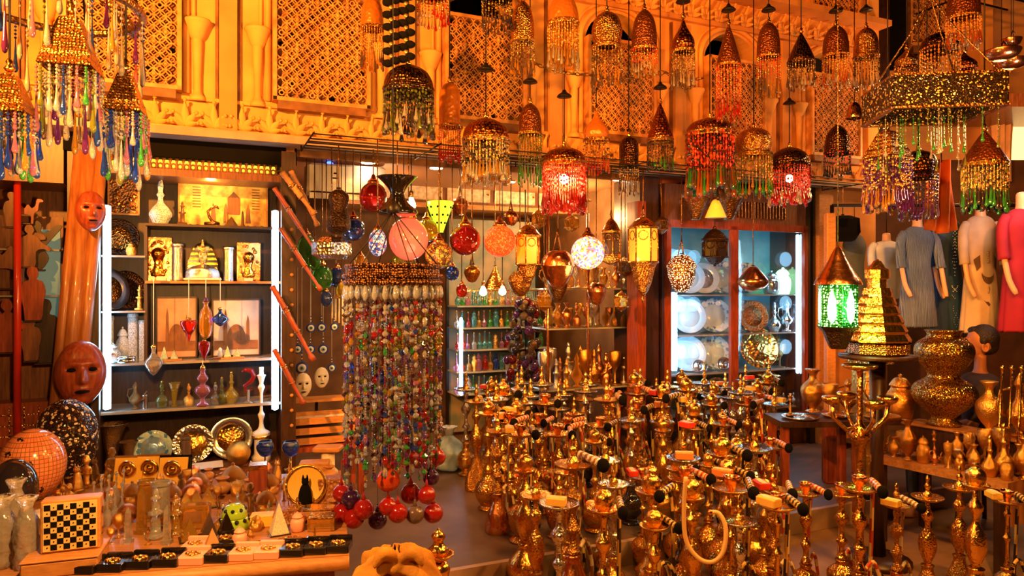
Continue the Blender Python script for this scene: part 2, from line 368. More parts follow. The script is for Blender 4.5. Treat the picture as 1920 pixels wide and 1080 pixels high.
# high boxed-in cupboards along the shop's back, pale door panels
cup = thing('wall_cupboard', 'long cream-panelled cupboard high on the back wall under the shop ceiling', 'cupboard', FW(0, 0, 0), YAW)
c0, c1 = sx(640, -1.6), sx(1300, -1.6); cz0, cz1 = zf(1190, 400, -1.6), zf(1190, 348, -1.6)
b = MB().box(((c0+c1)/2, 1.85, (cz0+cz1)/2), (c1-c0, .5, cz1-cz0)); b.box(((c0+c1)/2, 1.82, cz0-.03), (c1-c0, .6, .05), 1)
obj('cupboard_body', b.mesh('cupboard_body', [M['wood'], M['palewood']]), cup)
nd = 8; dw = (c1-c0)/nd
dm = MB(); dm.bevbox((0, 0, 0), (dw-.05, .02, cz1-cz0-.06), .008); dm_me = dm.mesh('door', [M['paper']])
hk = MB().ball((0, 0, 0), .012, 0, 8, 5).mesh('knob', [M['brass']])
for i in range(nd):
    d = obj('door', dm_me, cup, (c0+dw*(i+.5), 1.59, (cz0+cz1)/2)); obj('knob', hk, d, (dw*.4, -.02, -.05))
# downlights in the shop ceiling
dlp = [(818, -.42, 'nearest the doorway post'), (1160, -.35, 'in the middle of the shop ceiling row'), (1222, -.42, 'at the far end of the ceiling row'), (690, -.4, 'above the air conditioner'), (955, -.9, 'deep inside the shop')]
for px, off, w_ in dlp:
    t = thing('ceiling_downlight', 'round recessed ceiling spotlight '+w_, 'light', FS(px, off, 2.66), YAW, 'shop ceiling spotlights')
    obj('trim_ring', MB().torus((0, 0, -.004), .065, .012, 0, 20, 6, None, .6).mesh('trim_ring', [M['brass']]), t)
    obj('lens', MB().lathe([(.058, -.006), (.055, -.012), (.02, -.016)], 18).mesh('lens', [M['downlight']]), t)
# air conditioner
ac = thing('air_conditioner', 'white wall air conditioner above the shop doorway', 'air conditioner', FS(648, -.55, zf(648, 372, -.55)), YAW)
b = MB().bevbox((0, 0, .145), (.66, .2, .25), .02); obj('casing', b.mesh('casing', [M['white']]), ac)
b = MB().box((0, -.09, 0), (.62, .03, .045)); b.box((0, -.105, .03), (.6, .01, .008), 1); obj('louver', b.mesh('louver', [M['white'], M['black']]), ac)
b = MB().box((-.1, -.103, .15), (.05, .006, .012)); b.box((-.1, -.103, .19), (.03, .006, .012)); obj('control_panel', b.mesh('control_panel', [M['black']]), ac)
bl = thing('indicator_lamp', 'small blue lamp glowing above the air conditioner', 'lamp', FS(618, -.5, zf(618, 312, -.5)), YAW)
M['blueglow'] = glow('blueglow', (.05, .12, 1), 6)
obj('lamp_globe', MB().ball((0, 0, .02), .032, 0, 12, 8, .7).mesh('lamp_globe', [M['blueglow']]), bl); obj('mount', MB().lathe([(.03, .04), (.03, .115)], 12).mesh('mount', [M['iron']]), bl)
# ---------------------------------------------------------------- left show case
AO = -.22                                        # where goods stand in it
zs = {k: zf(380, y, AO) for k, y in dict(a=424, b=527, c=672, d=757, e=868).items()}
case = thing('display_case', 'dark wooden display case with glass shelves and tube lights beside the doorway', 'display case', FW((CA0+CA1)/2, -.25, 0), YAW)
cw = CA1-CA0
zt = zf(400, 334, -.05); zg0, zg1 = zf(400, 323, 0), zf(400, 263, 0)
obj('back_panel', MB().box((0, .24, 1.45), (cw, .03, 2.3)).mesh('back_panel', [M['darkwood']]), case)
for x in (-cw/2-.02, cw/2+.02): obj('side_panel', MB().box((x, 0, 1.32), (.05, .5, 2.64)).mesh('side_panel', [M['darkwood']]), case)
obj('plinth', MB().box((0, 0, (zs['e']-.022)/2), (cw, .5, zs['e']-.022)).mesh('plinth', [M['wood']]), case)
obj('top_panel', MB().box((0, 0, zg0-.02), (cw, .5, .05)).mesh('top_panel', [M['wood']]), case)
gm = MB()                                        # turned-spindle grille
ng = 26
for i in range(ng):
    x = -cw/2+.08+(cw-.1)*(i+.5)/ng; h = zg1-zg0
    gm.lathe([(.006, zg0), (.012, zg0+.1*h), (.006, zg0+.25*h), (.016, zg0+.4*h), (.017, zg0+.5*h), (.016, zg0+.6*h), (.006, zg0+.75*h), (.012, zg0+.9*h), (.006, zg1)], 6, 0, Matrix.Translation((x, -.2, 0)))
    for z in (zg0+.14*h, zg0+.86*h): gm.torus((x+(cw-.1)/ng/2, z, .2), .018, .006, 0, 8, 4, RX)
gm.box((0, -.2, zg0), (cw, .03, .02)); gm.box((0, -.2, zg1), (cw, .03, .02))
obj('spindle_grille', gm.mesh('spindle_grille', [M['backwood']]), case)
M['litpanel'] = glow('litpanel', (1.0, .55, .04), 1.6)
obj('light_panel', MB().box((0, -.08, (zg0+zg1)/2), (cw-.06, .01, (zg1-zg0)*.75)).mesh('light_panel', [M['litpanel']]), case)
for x in (-cw/2+.04, cw/2-.045):
    zz0, zz1 = zf(190 if x < 0 else 510, 768, -.1), zf(190 if x < 0 else 512, 385 if x < 0 else 395, -.1)
    tb = obj('tube_light', MB().lathe([(.012, zz0), (.021, zz0+.01), (.021, zz1-.01), (.012, zz1)], 12).mesh('tube_light', [M['tube']]), case, (x, -.17, 0))
    obj('fitting', MB().box((0, .035, (zz0+zz1)/2), (.05, .025, zz1-zz0)).mesh('fitting', [M['white']]), tb)
sid = sx(275, AO)-(CA0+CA1)/2                    # upright that splits the side bay from the main bay
obj('divider', MB().box((sid, .05, (zs['c']+zs['a'])/2-.02), (.02, .36, zs['a']-zs['c'])).mesh('divider', [M['darkwood']]), case)
shm = mat('shelfglass', (.55, .5, .42), 0, .15, trans=.3)
M['shelfglass'] = shm
for k, m in (('a', 'darkwood'), ('b', 'palewood'), ('c', 'shelfglass'), ('d', 'shelfglass'), ('e', 'wood')):
    obj('shelf', MB().box((0 if k in 'cde' else (sid+cw/2)/2, .03, zs[k]-.0102), (cw if k in 'cde' else cw/2-sid, .4, .018)).mesh('shelf', [M[m]]), case)
for y in (480, 582): obj('shelf', MB().box(((sid-cw/2)/2, .03, zf(220, y, AO)-.0072), (sid+cw/2, .4, .012)).mesh('shelf', [M['shelfglass']]), case)
# ---------------------------------------------------------------- right show case (two glazed bays)
BO = -.25
zb = [zf(1330, y, BO) for y in (552, 625, 695, 768)]
case2 = thing('display_case', 'glazed two-bay cabinet of plates lit pale blue beyond the doorway', 'display case', FW((CB0+CB1)/2, -.25, 0), YAW)
c2 = CB1-CB0; zb0, zb1 = zf(1380, 790, 0), zf(1380, 425, 0)
M['bluewall'] = mat('bluewall', (.10, .34, .42), 0, .4, vary=(6, (.16, .46, .52)))
obj('back_panel', MB().box((0, .24, 1.3), (c2, .03, 2.3)).mesh('back_panel', [M['bluewall']]), case2)
for x in (-c2/2+.02, c2/2-.02): obj('side_panel', MB().box((x, .02, 1.25), (.04, .46, 2.5)).mesh('side_panel', [M['darkwood']]), case2)
obj('top_panel', MB().box((0, 0, zb1+.2), (c2, .5, .36)).mesh('top_panel', [M['wood']]), case2)
obj('plinth', MB().box((0, 0, zb0/2), (c2, .5, zb0)).mesh('plinth', [M['darkwood']]), case2)
gm = MB()
for i in range(16): gm.box((CBM-(CB0+CB1)/2+.06+i*.04, -.26, zb1+.17), (.012, .02, .16))
obj('grille', gm.mesh('grille', [M['bronze']]), case2)
fmb = MB()
xm = CBM-(CB0+CB1)/2
for x, ww in ((xm, .09), (-c2/2+.03, .05), (c2/2-.03, .05)): fmb.box((x, -.26, (zb0+zb1)/2), (ww, .04, zb1-zb0))
for z in (zb0, zb1): fmb.box((0, -.26, z), (c2, .04, .07))
obj('door_frame', fmb.mesh('door_frame', [M['redwood']]), case2)
for x0, x1 in ((-c2/2, xm), (xm, c2/2)):
    obj('glass_pane', MB().box(((x0+x1)/2, -.262, (zb0+zb1)/2), (x1-x0-.08, .005, zb1-zb0-.06)).mesh('glass_pane', [M['pane']]), case2)
for z in zb: obj('shelf', MB().box((0, .03, z-.0072), (c2-.1, .38, .012)).mesh('shelf', [M['shelfglass']]), case2)
for px, y0, y1 in ((1262, 695, 548), (1496, 700, 440)):
    z0, z1 = zf(px, y0, -.08), zf(px, y1, -.08); x = sx(px, -.08)-(CB0+CB1)/2
    obj('tube_light', MB().lathe([(.012, z0), (.02, z0+.01), (.02, z1-.01), (.012, z1)], 12).mesh('tube_light', [M['tube']]), case2, (x, -.17, 0))
# ---------------------------------------------------------------- outer left: post, side case of wooden cut-outs
pa, pb = FP(172, 250, .02), FP(122, 770, .02)
b = MB(); d_ = (pa-pb); top = pb+d_*1.0; bot = pb-d_*(pb.z/d_.z)
top = pb+d_*((2.64-pb.z)/d_.z)
for dx, r_ in ((-.06, .035), (0, .05), (.07, .04)): b.tube([bot+U*dx, top+U*dx], r_, 10)
post = struct('trim_wood_post', b.mesh('trim_wood_post', [mat('postwood', (.40, .15, .04), 0, .4, vary=(7, (.26, .08, .02), (8, 8, 1)), coat=.3)]))
b = MB().box((0, 0, 0), (.05, 6, 4.5)); struct('wall_left', b.mesh('wall_left', [M['inner']]), None, (-4.6, 5, 2.1))
# street-side building across the gap at the far end
DX = Vector((1, 0, 0))
def fbox(name, px0, px1, y0, y1, d, th, m):       # a box facing the street whose face fills this part of the view at depth d
    a, c = P(px0, y1, d), P(px1, y0, d)
    return struct(name, MB().box(((a.x+c.x)/2, d+th/2, (a.z+c.z)/2), (c.x-a.x, th, c.z-a.z)).mesh(name, [m]))
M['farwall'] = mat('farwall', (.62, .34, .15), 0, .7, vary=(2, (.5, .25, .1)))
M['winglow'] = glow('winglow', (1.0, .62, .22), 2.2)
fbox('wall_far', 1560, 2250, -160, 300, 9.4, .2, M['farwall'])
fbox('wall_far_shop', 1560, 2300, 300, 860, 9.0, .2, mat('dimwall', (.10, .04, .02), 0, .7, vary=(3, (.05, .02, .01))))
fbox('wall_far_pier', 1636, 1668, -160, 330, 8.9, .4, M['darkwood'])
fbox('wall_far_black_sheet', 1668, 1738, -160, 130, 9.3, .05, M['black'])  # flat black sheet painted as a dark gap, nothing is cut back
fbox('window_9', 1884, 2010, 235, 368, 9.2, .15, M['winglow'])
t = struct('window_10', None); t.location = P(1752, 62, 9.3); t.scale = (1, 1, 1.5)
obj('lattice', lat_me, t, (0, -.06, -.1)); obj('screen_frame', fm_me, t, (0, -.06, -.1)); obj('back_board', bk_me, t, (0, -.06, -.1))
fbox('trim_far_canopy', 1858, 2300, 175, 200, 8.0, 1.0, M['wood'])
fbox('trim_far_pilaster', 1838, 1862, -160, 400, 9.1, .25, M['plaster2'])
# ================================================================ HANGING LAMPS
RAILZ, RAIL2 = 4.7, 2.60
cupm = MB().lathe(cat([(.055, .0), (.05, .012), (.02, .035), (.012, .05), (.004, .055)], 2), 14).mesh('ceiling_cup', [M['iron']])
CAPS = {
 'bullet': [(1, 0), (1, .25), (.94, .5), (.76, .75), (.42, .92), (.12, 1)],
 'dome': [(1, 0), (1, .22), (.93, .45), (.75, .7), (.42, .9), (.1, 1)],
 'cone': [(1, 0), (.98, .1), (.72, .38), (.42, .68), (.18, .9), (.06, 1)],
 'onion': [(.85, 0), (1, .16), (.93, .34), (.6, .55), (.3, .74), (.14, .9), (.06, 1)],
 'bulb': [(.6, 0), (.85, .1), (1, .35), (1, .55), (.8, .8), (.45, .94), (.12, 1)],
 'pyramid': [(1.12, 0), (1.0, .2), (1.02, .24), (.92, .3), (.46, .92), (.40, .97), (.12, 1.03), (.05, 1.1)],
 'cyl': [(1, 0), (1, .3), (1, .62), (.92, .8), (.6, .94), (.12, 1)],
}
def strands(mb, R_, L, nst, beads, dropm, top=0.0, br=.006, sq=False, scal=0.0, rnd=R, dr=None, mid=True):
    for i in range(nst):
        a = 2*PI*i/nst+.1
        rr = R_*(1/max(abs(math.cos(a)), abs(math.sin(a)))*.80 if sq else 1)
        x, y = rr*math.cos(a), rr*math.sin(a); l = L*(.80+.2*rnd.random()-scal*abs(math.sin(i*1.3)))
        nb = max(2, int(l*.62/(br*3.1)))
        mb.tube([(x, y, top), (x, y, top-l*.66)], br*.22, 3, 0, cap=False)
        for k in range(nb):
            z = top-br-(l*.64)*(k/nb); m_ = rnd.randrange(beads)
            if rnd.random() < .25: mb.lathe([(br*.3, -br*1.6), (br*.8, -br*.4), (br*.8, br*.4), (br*.3, br*1.6)], 5, m_, Matrix.Translation((x, y, z-br)))
            else: mb.ball((x, y, z), br*(.8+.4*rnd.random()), m_, 5, 3)
        mb.drop((x, y, top-l*.62), l*.38, dr or br*1.7, beads+rnd.randrange(dropm), 6)
SK = {}
def pal(*k): return [M[x] for x in k]
def hung(px, py, off, rail, cup_y, name, label, cat_, group, k_out=None, Z=None):
    p = FP(px, py, off) if Z is None else P(px, py, Z)
    t = thing(name, label, cat_, p, R.uniform(0, 1.5), group)
    return t, p
def cord(t, p, z0, rail, cup_z=None, mat_='iron', ropes=1, spread=.0):
    if rail == RAIL2 and (p-O).dot(N) < .25: rail = 2.645
    h = rail-p.z
    b = MB()
    if ropes == 1: b.tube([(0, 0, z0), (0, 0, h)], .0045, 5)
    else:
        for i in range(ropes):
            a = 2*PI*i/ropes; b.tube([(spread*math.cos(a), spread*math.sin(a), z0), (0, 0, min(h, z0+spread*4.5))], .005, 5)
        if h > z0+spread*4.5: b.tube([(0, 0, z0+spread*4.5), (0, 0, h)], .005, 5)
    obj('cord', b.mesh('cord', [M[mat_]]), t)
    if cup_z is not None: obj('ceiling_cup', cupm, t, (0, 0, cup_z-p.z))
LG = 'hanging lamps with beaded fringes'
def lamp(px, y0, y1, yf, w, style, capm, beads, drops, off, label, cup=None, nst=16, lit=None, band=True, rows=1, Z=None, indiv=False, br=None, sc=0.0):
    """cap from y0 (top) to y1, fringe from y1 to yf, w wide (all where the photo shows them), hung `off` out from the front"""
    t, p = hung(px, y1, off, RAILZ, cup, 'pendant_lamp', label, 'lamp', LG, Z=Z)
    k = p.y/FPX; r = w/2*k; h = (y1-y0)*k; L = (yf-y1)*k; sq = style == 'pyramid'
    if sq: t.rotation_euler = (0, 0, .28 if px < 400 else .5)
    seg = 4 if sq else 18
    b = MB()
    pr = [(a*r, z*h) for a, z in CAPS[style]]
    b.lathe(pr if sq else cat(pr, 3), seg, 0, None, not sq, PI/4 if sq else 0, capb=False, capt=True)
    pin = [(a*.95, z) for a, z in pr]
    b.lathe((pin if sq else cat(pin, 2))[::-1], seg, 0, None, not sq, PI/4 if sq else 0, capb=False, capt=False)
    obj('cap', b.mesh('cap', [M[capm]]), t)
    f = MB(); f.lathe([(.012, 0), (.02, .01), (.008, .025), (.014, .035), (.004, .05)], 8, 0, Matrix.Translation((0, 0, h*(1.08 if sq else .99)))); obj('finial', f.mesh('finial', [M['brass']]), t)
    if band and not sq: 
        f = MB().torus((0, 0, 0), r*1.0, r*.07, 0, 22, 6); f.torus((0, 0, -r*.16), r*1.0, r*.05, 0, 22, 5); f.lathe([(r, -.16*r), (r, 0)], 22, 0, capb=False, capt=False)
        obj('rim_band', f.mesh('rim_band', [M['cap_dark'] if capm == 'cap_dark' else M['oldgold']]), t)
    br = br or max(.005, r*.062); nst = int(nst*1.65) if not indiv else nst
    if indiv:
        ss = r*1.02 if sq else r; ms = {}
        lst = list(drops)
        for ring, (rr, ll, n_) in enumerate(((1.0, 1.0, nst), (.62, 1.12, nst//2))):
            for i in range(n_):
                a = 2*PI*i/n_+ring*.3; q = ss*rr*(.80/max(abs(math.cos(a)), abs(math.sin(a))) if sq else 1)
                key = R.choice(lst); var = R.randrange(2)
                if (key, var) not in ms:
                    d = MB(); l = L*(.62 if var else .98)
                    if var: d.tube([(0, 0, 0), (0, 0, -l*.5)], .0015, 3)
                    else: d.tube([(0, 0, 0), (0, 0, -l*.3)], .0015, 3)
                    for q_ in range(5): d.ball((0, 0, -l*(.05+.075*q_)), .0065, 0, 6, 4)
                    d.drop((0, 0, -l*.40), l*.62, .0125, 0, 8); d.ball((0, 0, -l*.40), .009, 0, 6, 4)
                    ms[key, var] = d.mesh('glass_drop', [M[key]])
                obj('glass_drop', ms[key, var], t, (q*math.cos(a), q*math.sin(a), -.004-(.0 if ring == 0 else -.01)), PI/4 if False else 0, scale=(1, 1, .9*ll*R.uniform(.82, 1.08)))
    else:
        g = MB()
        for q in range(rows):
            strands(g, r*(1-.32*q), L*(1-.12*q if q else 1), max(6, int(nst*(1-.3*q))), len(beads), len(drops), -.004, br, sq, sc)
        obj('bead_fringe', g.mesh('bead_fringe', pal(*beads, *drops)), t)
    if lit:
        obj('bulb', MB().ball((0, 0, -L*.3), .03, 0, 12, 8, 1.2).mesh('bulb', [M['bulb']]), t)
        ld = bpy.data.lights.new('bulb_light', 'POINT'); ld.energy = lit[1]; ld.color = lit[0]; ld.shadow_soft_size = .05
        lo = bpy.data.objects.new('bulb_light', ld); COL.objects.link(lo); lo.location = p+Vector((0, 0, -L*.3-.06))
    cord(t, p, h*(1.08 if sq else 1)+.02, RAILZ, None if cup is None else (FP(px, cup, off) if Z is None else P(px, cup, Z)).z)
    return t
GD = ('bead_gold', 'g_amber'); RD = ('bead_red', 'g_red'); OR = ('bead_orange', 'bead_gold', 'g_amber')
A_, B_ = 1.15, .72
lamp(698, -8, 52, 132, 42, 'bullet', 'cap_amber', OR, ('g_amber', 'g_smoke'), 1.0, 'small amber bullet lamp with a gold bead fringe before the second wooden screen')
lamp(766, 122, 168, 272, 92, 'dome', 'cap_dark', ('bead_black', 'g_olive'), ('g_dark', 'g_olive', 'g_clear'), 1.2, 'wide black beaded lamp with scalloped dark fringe below the pompom strings', nst=26, rows=2, sc=.25)
lamp(843, 155, 236, 306, 40, 'cyl', 'cap_amber', ('bead_red', 'bead_gold'), ('g_red',), B_, 'tall amber cylinder lamp with a red fringe beside the third wooden screen')
lamp(812, -60, -8, 48, 58, 'dome', 'cap_brown', ('bead_red', 'bead_gold'), ('g_red', 'g_clear'), 1.1, 'red and gold fringe dangling at the top edge above the amber cylinder lamp')
lamp(911, 222, 262, 348, 86, 'dome', 'cap_copper', ('bead_gold', 'bead_black', 'g_clear'), ('g_clear', 'g_amber'), 1.0, 'wide copper dome lamp with a pale gold fringe under the third wooden screen', cup=132, nst=26, rows=2)
lamp(932, -70, -5, 58, 56, 'dome', 'cap_dark', ('bead_black', 'bead_gold'), ('g_smoke', 'g_dark'), 1.15, 'dark fringe hanging at the top edge before the third wooden screen')
lamp(980, 2, 76, 142, 44, 'bullet', 'cap_gold', ('bead_gold', 'g_smoke'), ('g_amber', 'g_smoke'), A_, 'jewelled gold bullet lamp where the iron chain starts')
lamp(1056, -12, 44, 132, 58, 'dome', 'cap_amber', OR, ('g_amber', 'g_clear'), A_, 'wide amber lamp with two tiers of golden beads above the red glowing lamp', nst=20, rows=2)
lamp(1138, 22, 88, 168, 56, 'bulb', 'cap_gold', ('bead_gold', 'g_smoke'), ('g_amber', 'g_smoke'), A_, 'round polished gold globe lamp before the fourth wooden screen')
lamp(1208, 18, 92, 142, 47, 'bullet', 'cap_brown', ('bead_gold', 'bead_red'), ('g_clear', 'g_amber'), A_, 'brown bullet lamp with white bead swags beside the gold globe lamp')
lamp(1281, 34, 96, 168, 42, 'onion', 'cap_copper', ('bead_gold', 'g_smoke'), ('g_smoke', 'g_clear'), A_, 'small copper onion lamp with a dark fringe hanging before the chain end', cup=4)
lamp(1366, 46, 122, 226, 44, 'cone', 'cap_brown', ('bead_red', 'bead_orange'), ('g_red', 'g_orange'), A_, 'long brown cone lamp with an orange red fringe before the fifth wooden screen', cup=20, nst=14)
lamp(1441, 42, 106, 182, 42, 'bullet', 'cap_brown', ('bead_gold', 'bead_red'), ('g_smoke', 'g_amber'), A_, 'slim brown bullet lamp right after the cone lamp with orange red fringe', cup=20)
lamp(1502, 62, 116, 166, 48, 'cone', 'cap_dark', ('bead_gold', 'g_smoke'), ('g_smoke', 'g_clear'), A_, 'short dark cone lamp below the leaf frieze')
lamp(1567, 48, 104, 166, 46, 'bullet', 'cap_brown', ('bead_orange', 'bead_gold'), ('g_orange', 'g_clear'), A_, 'brown bullet lamp with an orange fringe beneath the upper wooden screen', cup=22)
lamp(1624, 52, 106, 168, 44, 'bullet', 'cap_gold', ('bead_gold', 'bead_black'), ('g_clear', 'g_smoke'), A_, 'gilt bullet lamp at the corner where the shop front ends', cup=20)
lamp(994, 194, 250, 352, 43, 'bullet', 'cap_brown', ('bead_gold', 'g_green', 'g_olive'), ('g_green', 'g_clear'), B_, 'brown bullet lamp with a green glass fringe beside the red glowing lamp', cup=155, nst=14)
lamp(1058, 276, 306, 405, 80, 'dome', 'cap_copper', ('bead_red', 'g_red'), ('g_red', 'g_cherry'), .9, 'large copper dome lamp with a red bead curtain lit from inside', cup=182, nst=32, lit=((1, .25, .08), 5), rows=1)
lamp(1118, 208, 262, 326, 48, 'onion', 'cap_amber', ('bead_orange', 'g_smoke'), ('g_orange', 'g_red'), B_, 'glowing amber onion lamp with dark tassels under the fourth wooden screen')
lamp(1179, 256, 310, 366, 36, 'cyl', 'cap_dark', ('bead_black', 'bead_gold'), ('g_clear', 'g_smoke'), .5, 'narrow dark cylinder lamp with a clear fringe below the fourth wooden screen')
lamp(1238, 194, 262, 322, 48, 'cone', 'cap_copper', ('bead_black', 'g_smoke'), ('g_dark', 'g_green'), B_, 'copper teardrop lamp with a black fringe hung from an iron cup', cup=166)
lamp(1331, 222, 250, 376, 86, 'dome', 'cap_copper', ('bead_red', 'g_cherry', 'bead_black'), ('g_smoke', 'g_orange', 'g_green'), .72, 'broad copper dome lamp with a long dark red bead curtain', nst=28, rows=2)
lamp(1413, 240, 290, 372, 66, 'bulb', 'cap_gold', ('bead_gold', 'g_olive'), ('g_green', 'g_amber'), .7, 'gold globe lamp with a green tipped fringe beside the dark red bead curtain', nst=20)
lamp(1480, 276, 312, 388, 72, 'dome', 'cap_dark', ('bead_red', 'g_red'), ('g_red', 'g_clear'), .75, 'dark dome lamp with a bright red fringe over the plate cabinet', cup=195, nst=26, lit=((1, .2, .06), 2.5))
lamp(1570, 234, 286, 332, 46, 'dome', 'cap_dark', ('bead_black', 'bead_red'), ('g_smoke', 'g_dark'), .6, 'dark domed lamp with a short fringe before the sixth wooden screen')
lamp(1664, 246, 296, 402, 78, 'pyramid', 'cap_gold', ('g_violet', 'bead_gold'), ('g_violet', 'g_amber'), 0, 'gold pyramid lamp with violet glass fringe under the dark rectangular chandelier', Z=4.78, nst=28, rows=2)
lamp(1722, 282, 330, 414, 62, 'bulb', 'cap_dark', ('bead_black', 'bead_gold', 'g_violet'), ('g_smoke', 'g_violet'), 0, 'dark round lamp with a brown and violet fringe behind the gold pyramid lamp', Z=5.0, nst=22)
lamp(1846, 246, 306, 402, 74, 'cone', 'cap_brown', ('bead_gold', 'g_olive', 'bead_black'), ('g_dark', 'g_green'), 0, 'brown hexagonal cone lamp with a black and green fringe above the beige dress', Z=4.4, nst=24, rows=2)
lamp(1762, 62, 90, 166, 66, 'dome', 'cap_dark', ('bead_gold', 'bead_orange'), ('g_clear', 'g_amber'), 0, 'dark domed lamp with gold fringe just above the rectangular chandelier', Z=5.35, nst=20)
lamp(1806, -30, 32, 92, 56, 'bullet', 'cap_brown', ('bead_orange', 'bead_gold'), ('g_orange', 'g_clear'), 0, 'brown lamp with an orange fringe at the top edge over the rectangular chandelier', Z=4.8)
lamp(1700, 92, 122, 168, 40, 'onion', 'cap_gold', ('bead_black', 'bead_orange'), ('g_smoke', 'g_amber'), 0, 'small gilt onion lamp tucked above the chandelier end nearest the shop', Z=5.7)
lamp(1738, 96, 124, 168, 44, 'bullet', 'cap_brown', ('bead_orange', 'bead_gold'), ('g_orange', 'g_amber'), 0, 'brown bullet lamp with a glowing orange fringe right behind the rectangular chandelier', Z=5.9)
lamp(1808, 98, 128, 168, 42, 'onion', 'cap_copper', ('bead_gold', 'bead_red'), ('g_clear', 'g_red'), 0, 'copper onion lamp above the street end of the rectangular chandelier', Z=5.8)
# four pyramid lamps with long glass drops, nearest the camera
DR = ('g_white', 'g_blue', 'g_white', 'g_pink', 'g_clear', 'g_white', 'g_blue', 'g_green', 'g_amber', 'g_olive', 'g_violet')
lamp(134, 34, 132, 285, 112, 'pyramid', 'cap_gold', DR, DR, 0, 'largest gold pyramid lamp with long many-coloured glass drops', Z=2.75, nst=28, indiv=True)
lamp(236, 138, 212, 348, 80, 'pyramid', 'cap_gold', DR, DR, 0, 'gold pyramid lamp with blue and clear drops hanging next to the wooden case', Z=2.9, nst=24, indiv=True)
lamp(18, 140, 214, 345, 92, 'pyramid', 'cap_gold', DR, DR, 0, 'gold pyramid lamp with glass drops cut by the frame edge', Z=2.6, nst=24, indiv=True)
# ring chandelier of drops above them
t = thing('ring_chandelier', 'iron ring chandelier of coloured glass drops above the largest pyramid lamp', 'chandelier', P(105, 20, 2.95), .2)
k = 2.95/FPX
obj('iron_ring', MB().torus((0, 0, .02), 145*k, .018, 0, 36, 8).torus((0, 0, .16), 95*k, .012, 0, 30, 6).mesh('iron_ring', [M['bronze']]), t)
dm_ = {}
for i in range(44):
    a = 2*PI*i/44; c_ = R.choice(DR)
    if c_ not in dm_:
        d = MB(); L = .26; d.tube([(0, 0, .02), (0, 0, -.1)], .0015, 3)
        for q in range(4): d.ball((0, 0, -.01-.022*q), .007, 0, 6, 4)
        d.drop((0, 0, -.08), .2, .0125, 0, 8); dm_[c_] = d.mesh('glass_drop', [M[c_]])
    rr = 145*k if i % 3 else 100*k
    obj('glass_drop', dm_[c_], t, (rr*math.cos(a), rr*math.sin(a), 0 if i % 3 else .14), scale=(1, 1, R.uniform(.75, 1.2)))
cord(t, P(105, 20, 2.95), .0, RAILZ, None, ropes=4, spread=145*k)
# dark wooden bar the drops hang from, slanting across
a, c = P(190, -12, 3.1), P(258, 68, 3.3)
o = obj('hanging_wooden_bar', MB().tube([(0, 0, 0), c-a], .028, 8).mesh('hanging_wooden_bar', [M['bronze']]), None, a)
tag(o, 'slanting dark wooden bar hanging beside the ring chandelier', 'bar')
# rails the lamps hang from
for off in sorted({1.0, A_, 1.2, B_, .9, .5, .6}):
    pass
rails = thing('lamp_rail', 'iron rail grid high over the street that carries the fringed lamps', 'rail', (0, 0, 0))
b = MB()
for off in (.5, .72, .95, 1.17): b.tube([FW(-3.2, off, RAILZ), FW(5.8, off, RAILZ)], .012, 5)
for s in range(-3, 6): b.tube([FW(s, 0, RAILZ+.01), FW(s, 1.3, RAILZ+.01)], .012, 5)
for d in (2.6, 2.75, 2.95, 3.35, 4.6, 4.9, 5.35, 5.8): b.tube([(-2.6 if d < 3 else 2, d, RAILZ), (-1 if d < 3 else 5, d, RAILZ)], .012, 5)
for x in (-2.4, -1.5): b.tube([(x, 2.5, RAILZ+.01), (x, 5.4+.43*x, RAILZ+.01)], .012, 5)
for x in (2.4, 3.4): b.tube([(x, 4.3, RAILZ+.01), (x, 5.98+.43*x, RAILZ+.01)], .012, 5)
obj('rail_bars', b.mesh('rail_bars', [M['iron']]), rails)
# second rail under the ledge
b = MB()
for off in (.3, .4, .5, .55, .64, .8): b.tube([FW(sx(560), off, RAIL2), FW(sx(1520), off, RAIL2)], .005, 5)
for k in range(7):
    s_ = sx(560)+(sx(1520)-sx(560))*k/6; b.tube([FW(s_, .82, RAIL2+.006), FW(s_, .15, RAIL2+.006), FW(s_, .15, 2.645)], .006, 5)
o = obj('hanging_rail', b.mesh('hanging_rail', [M['iron']]))
tag(o, 'dark iron rail under the marble ledge that carries the glass lanterns', 'rail')
# iron chain strung across the front
ch = MB(); pts = []
for x0, y0, x1, y1, sag in ((1000, 118, 1105, 140, 6), (1105, 140, 1245, 135, 10), (1245, 135, 1325, 145, 8)):
    for i in range(12):
        t_ = i/12; pts.append(FP(x0+(x1-x0)*t_, y0+(y1-y0)*t_+sag*4*t_*(1-t_), .95))
for i in range(len(pts)-1):
    a, b_ = pts[i], pts[i+1]; d_ = (b_-a); L = d_.length
    m_ = Matrix.Translation((a+b_)/2) @ d_.to_track_quat('X', 'Z').to_matrix().to_4x4() @ Matrix.Rotation(PI/2*(i % 2), 4, 'X') @ Matrix.Diagonal((1, .55, 1, 1))
    ch.torus((0, 0, 0), L*.52, .006, 0, 10, 5, m_)
tag(obj('hanging_chain', ch.mesh('hanging_chain', [M['bronze']])), 'iron chain slung between the upper lamps across the fourth screen', 'chain')
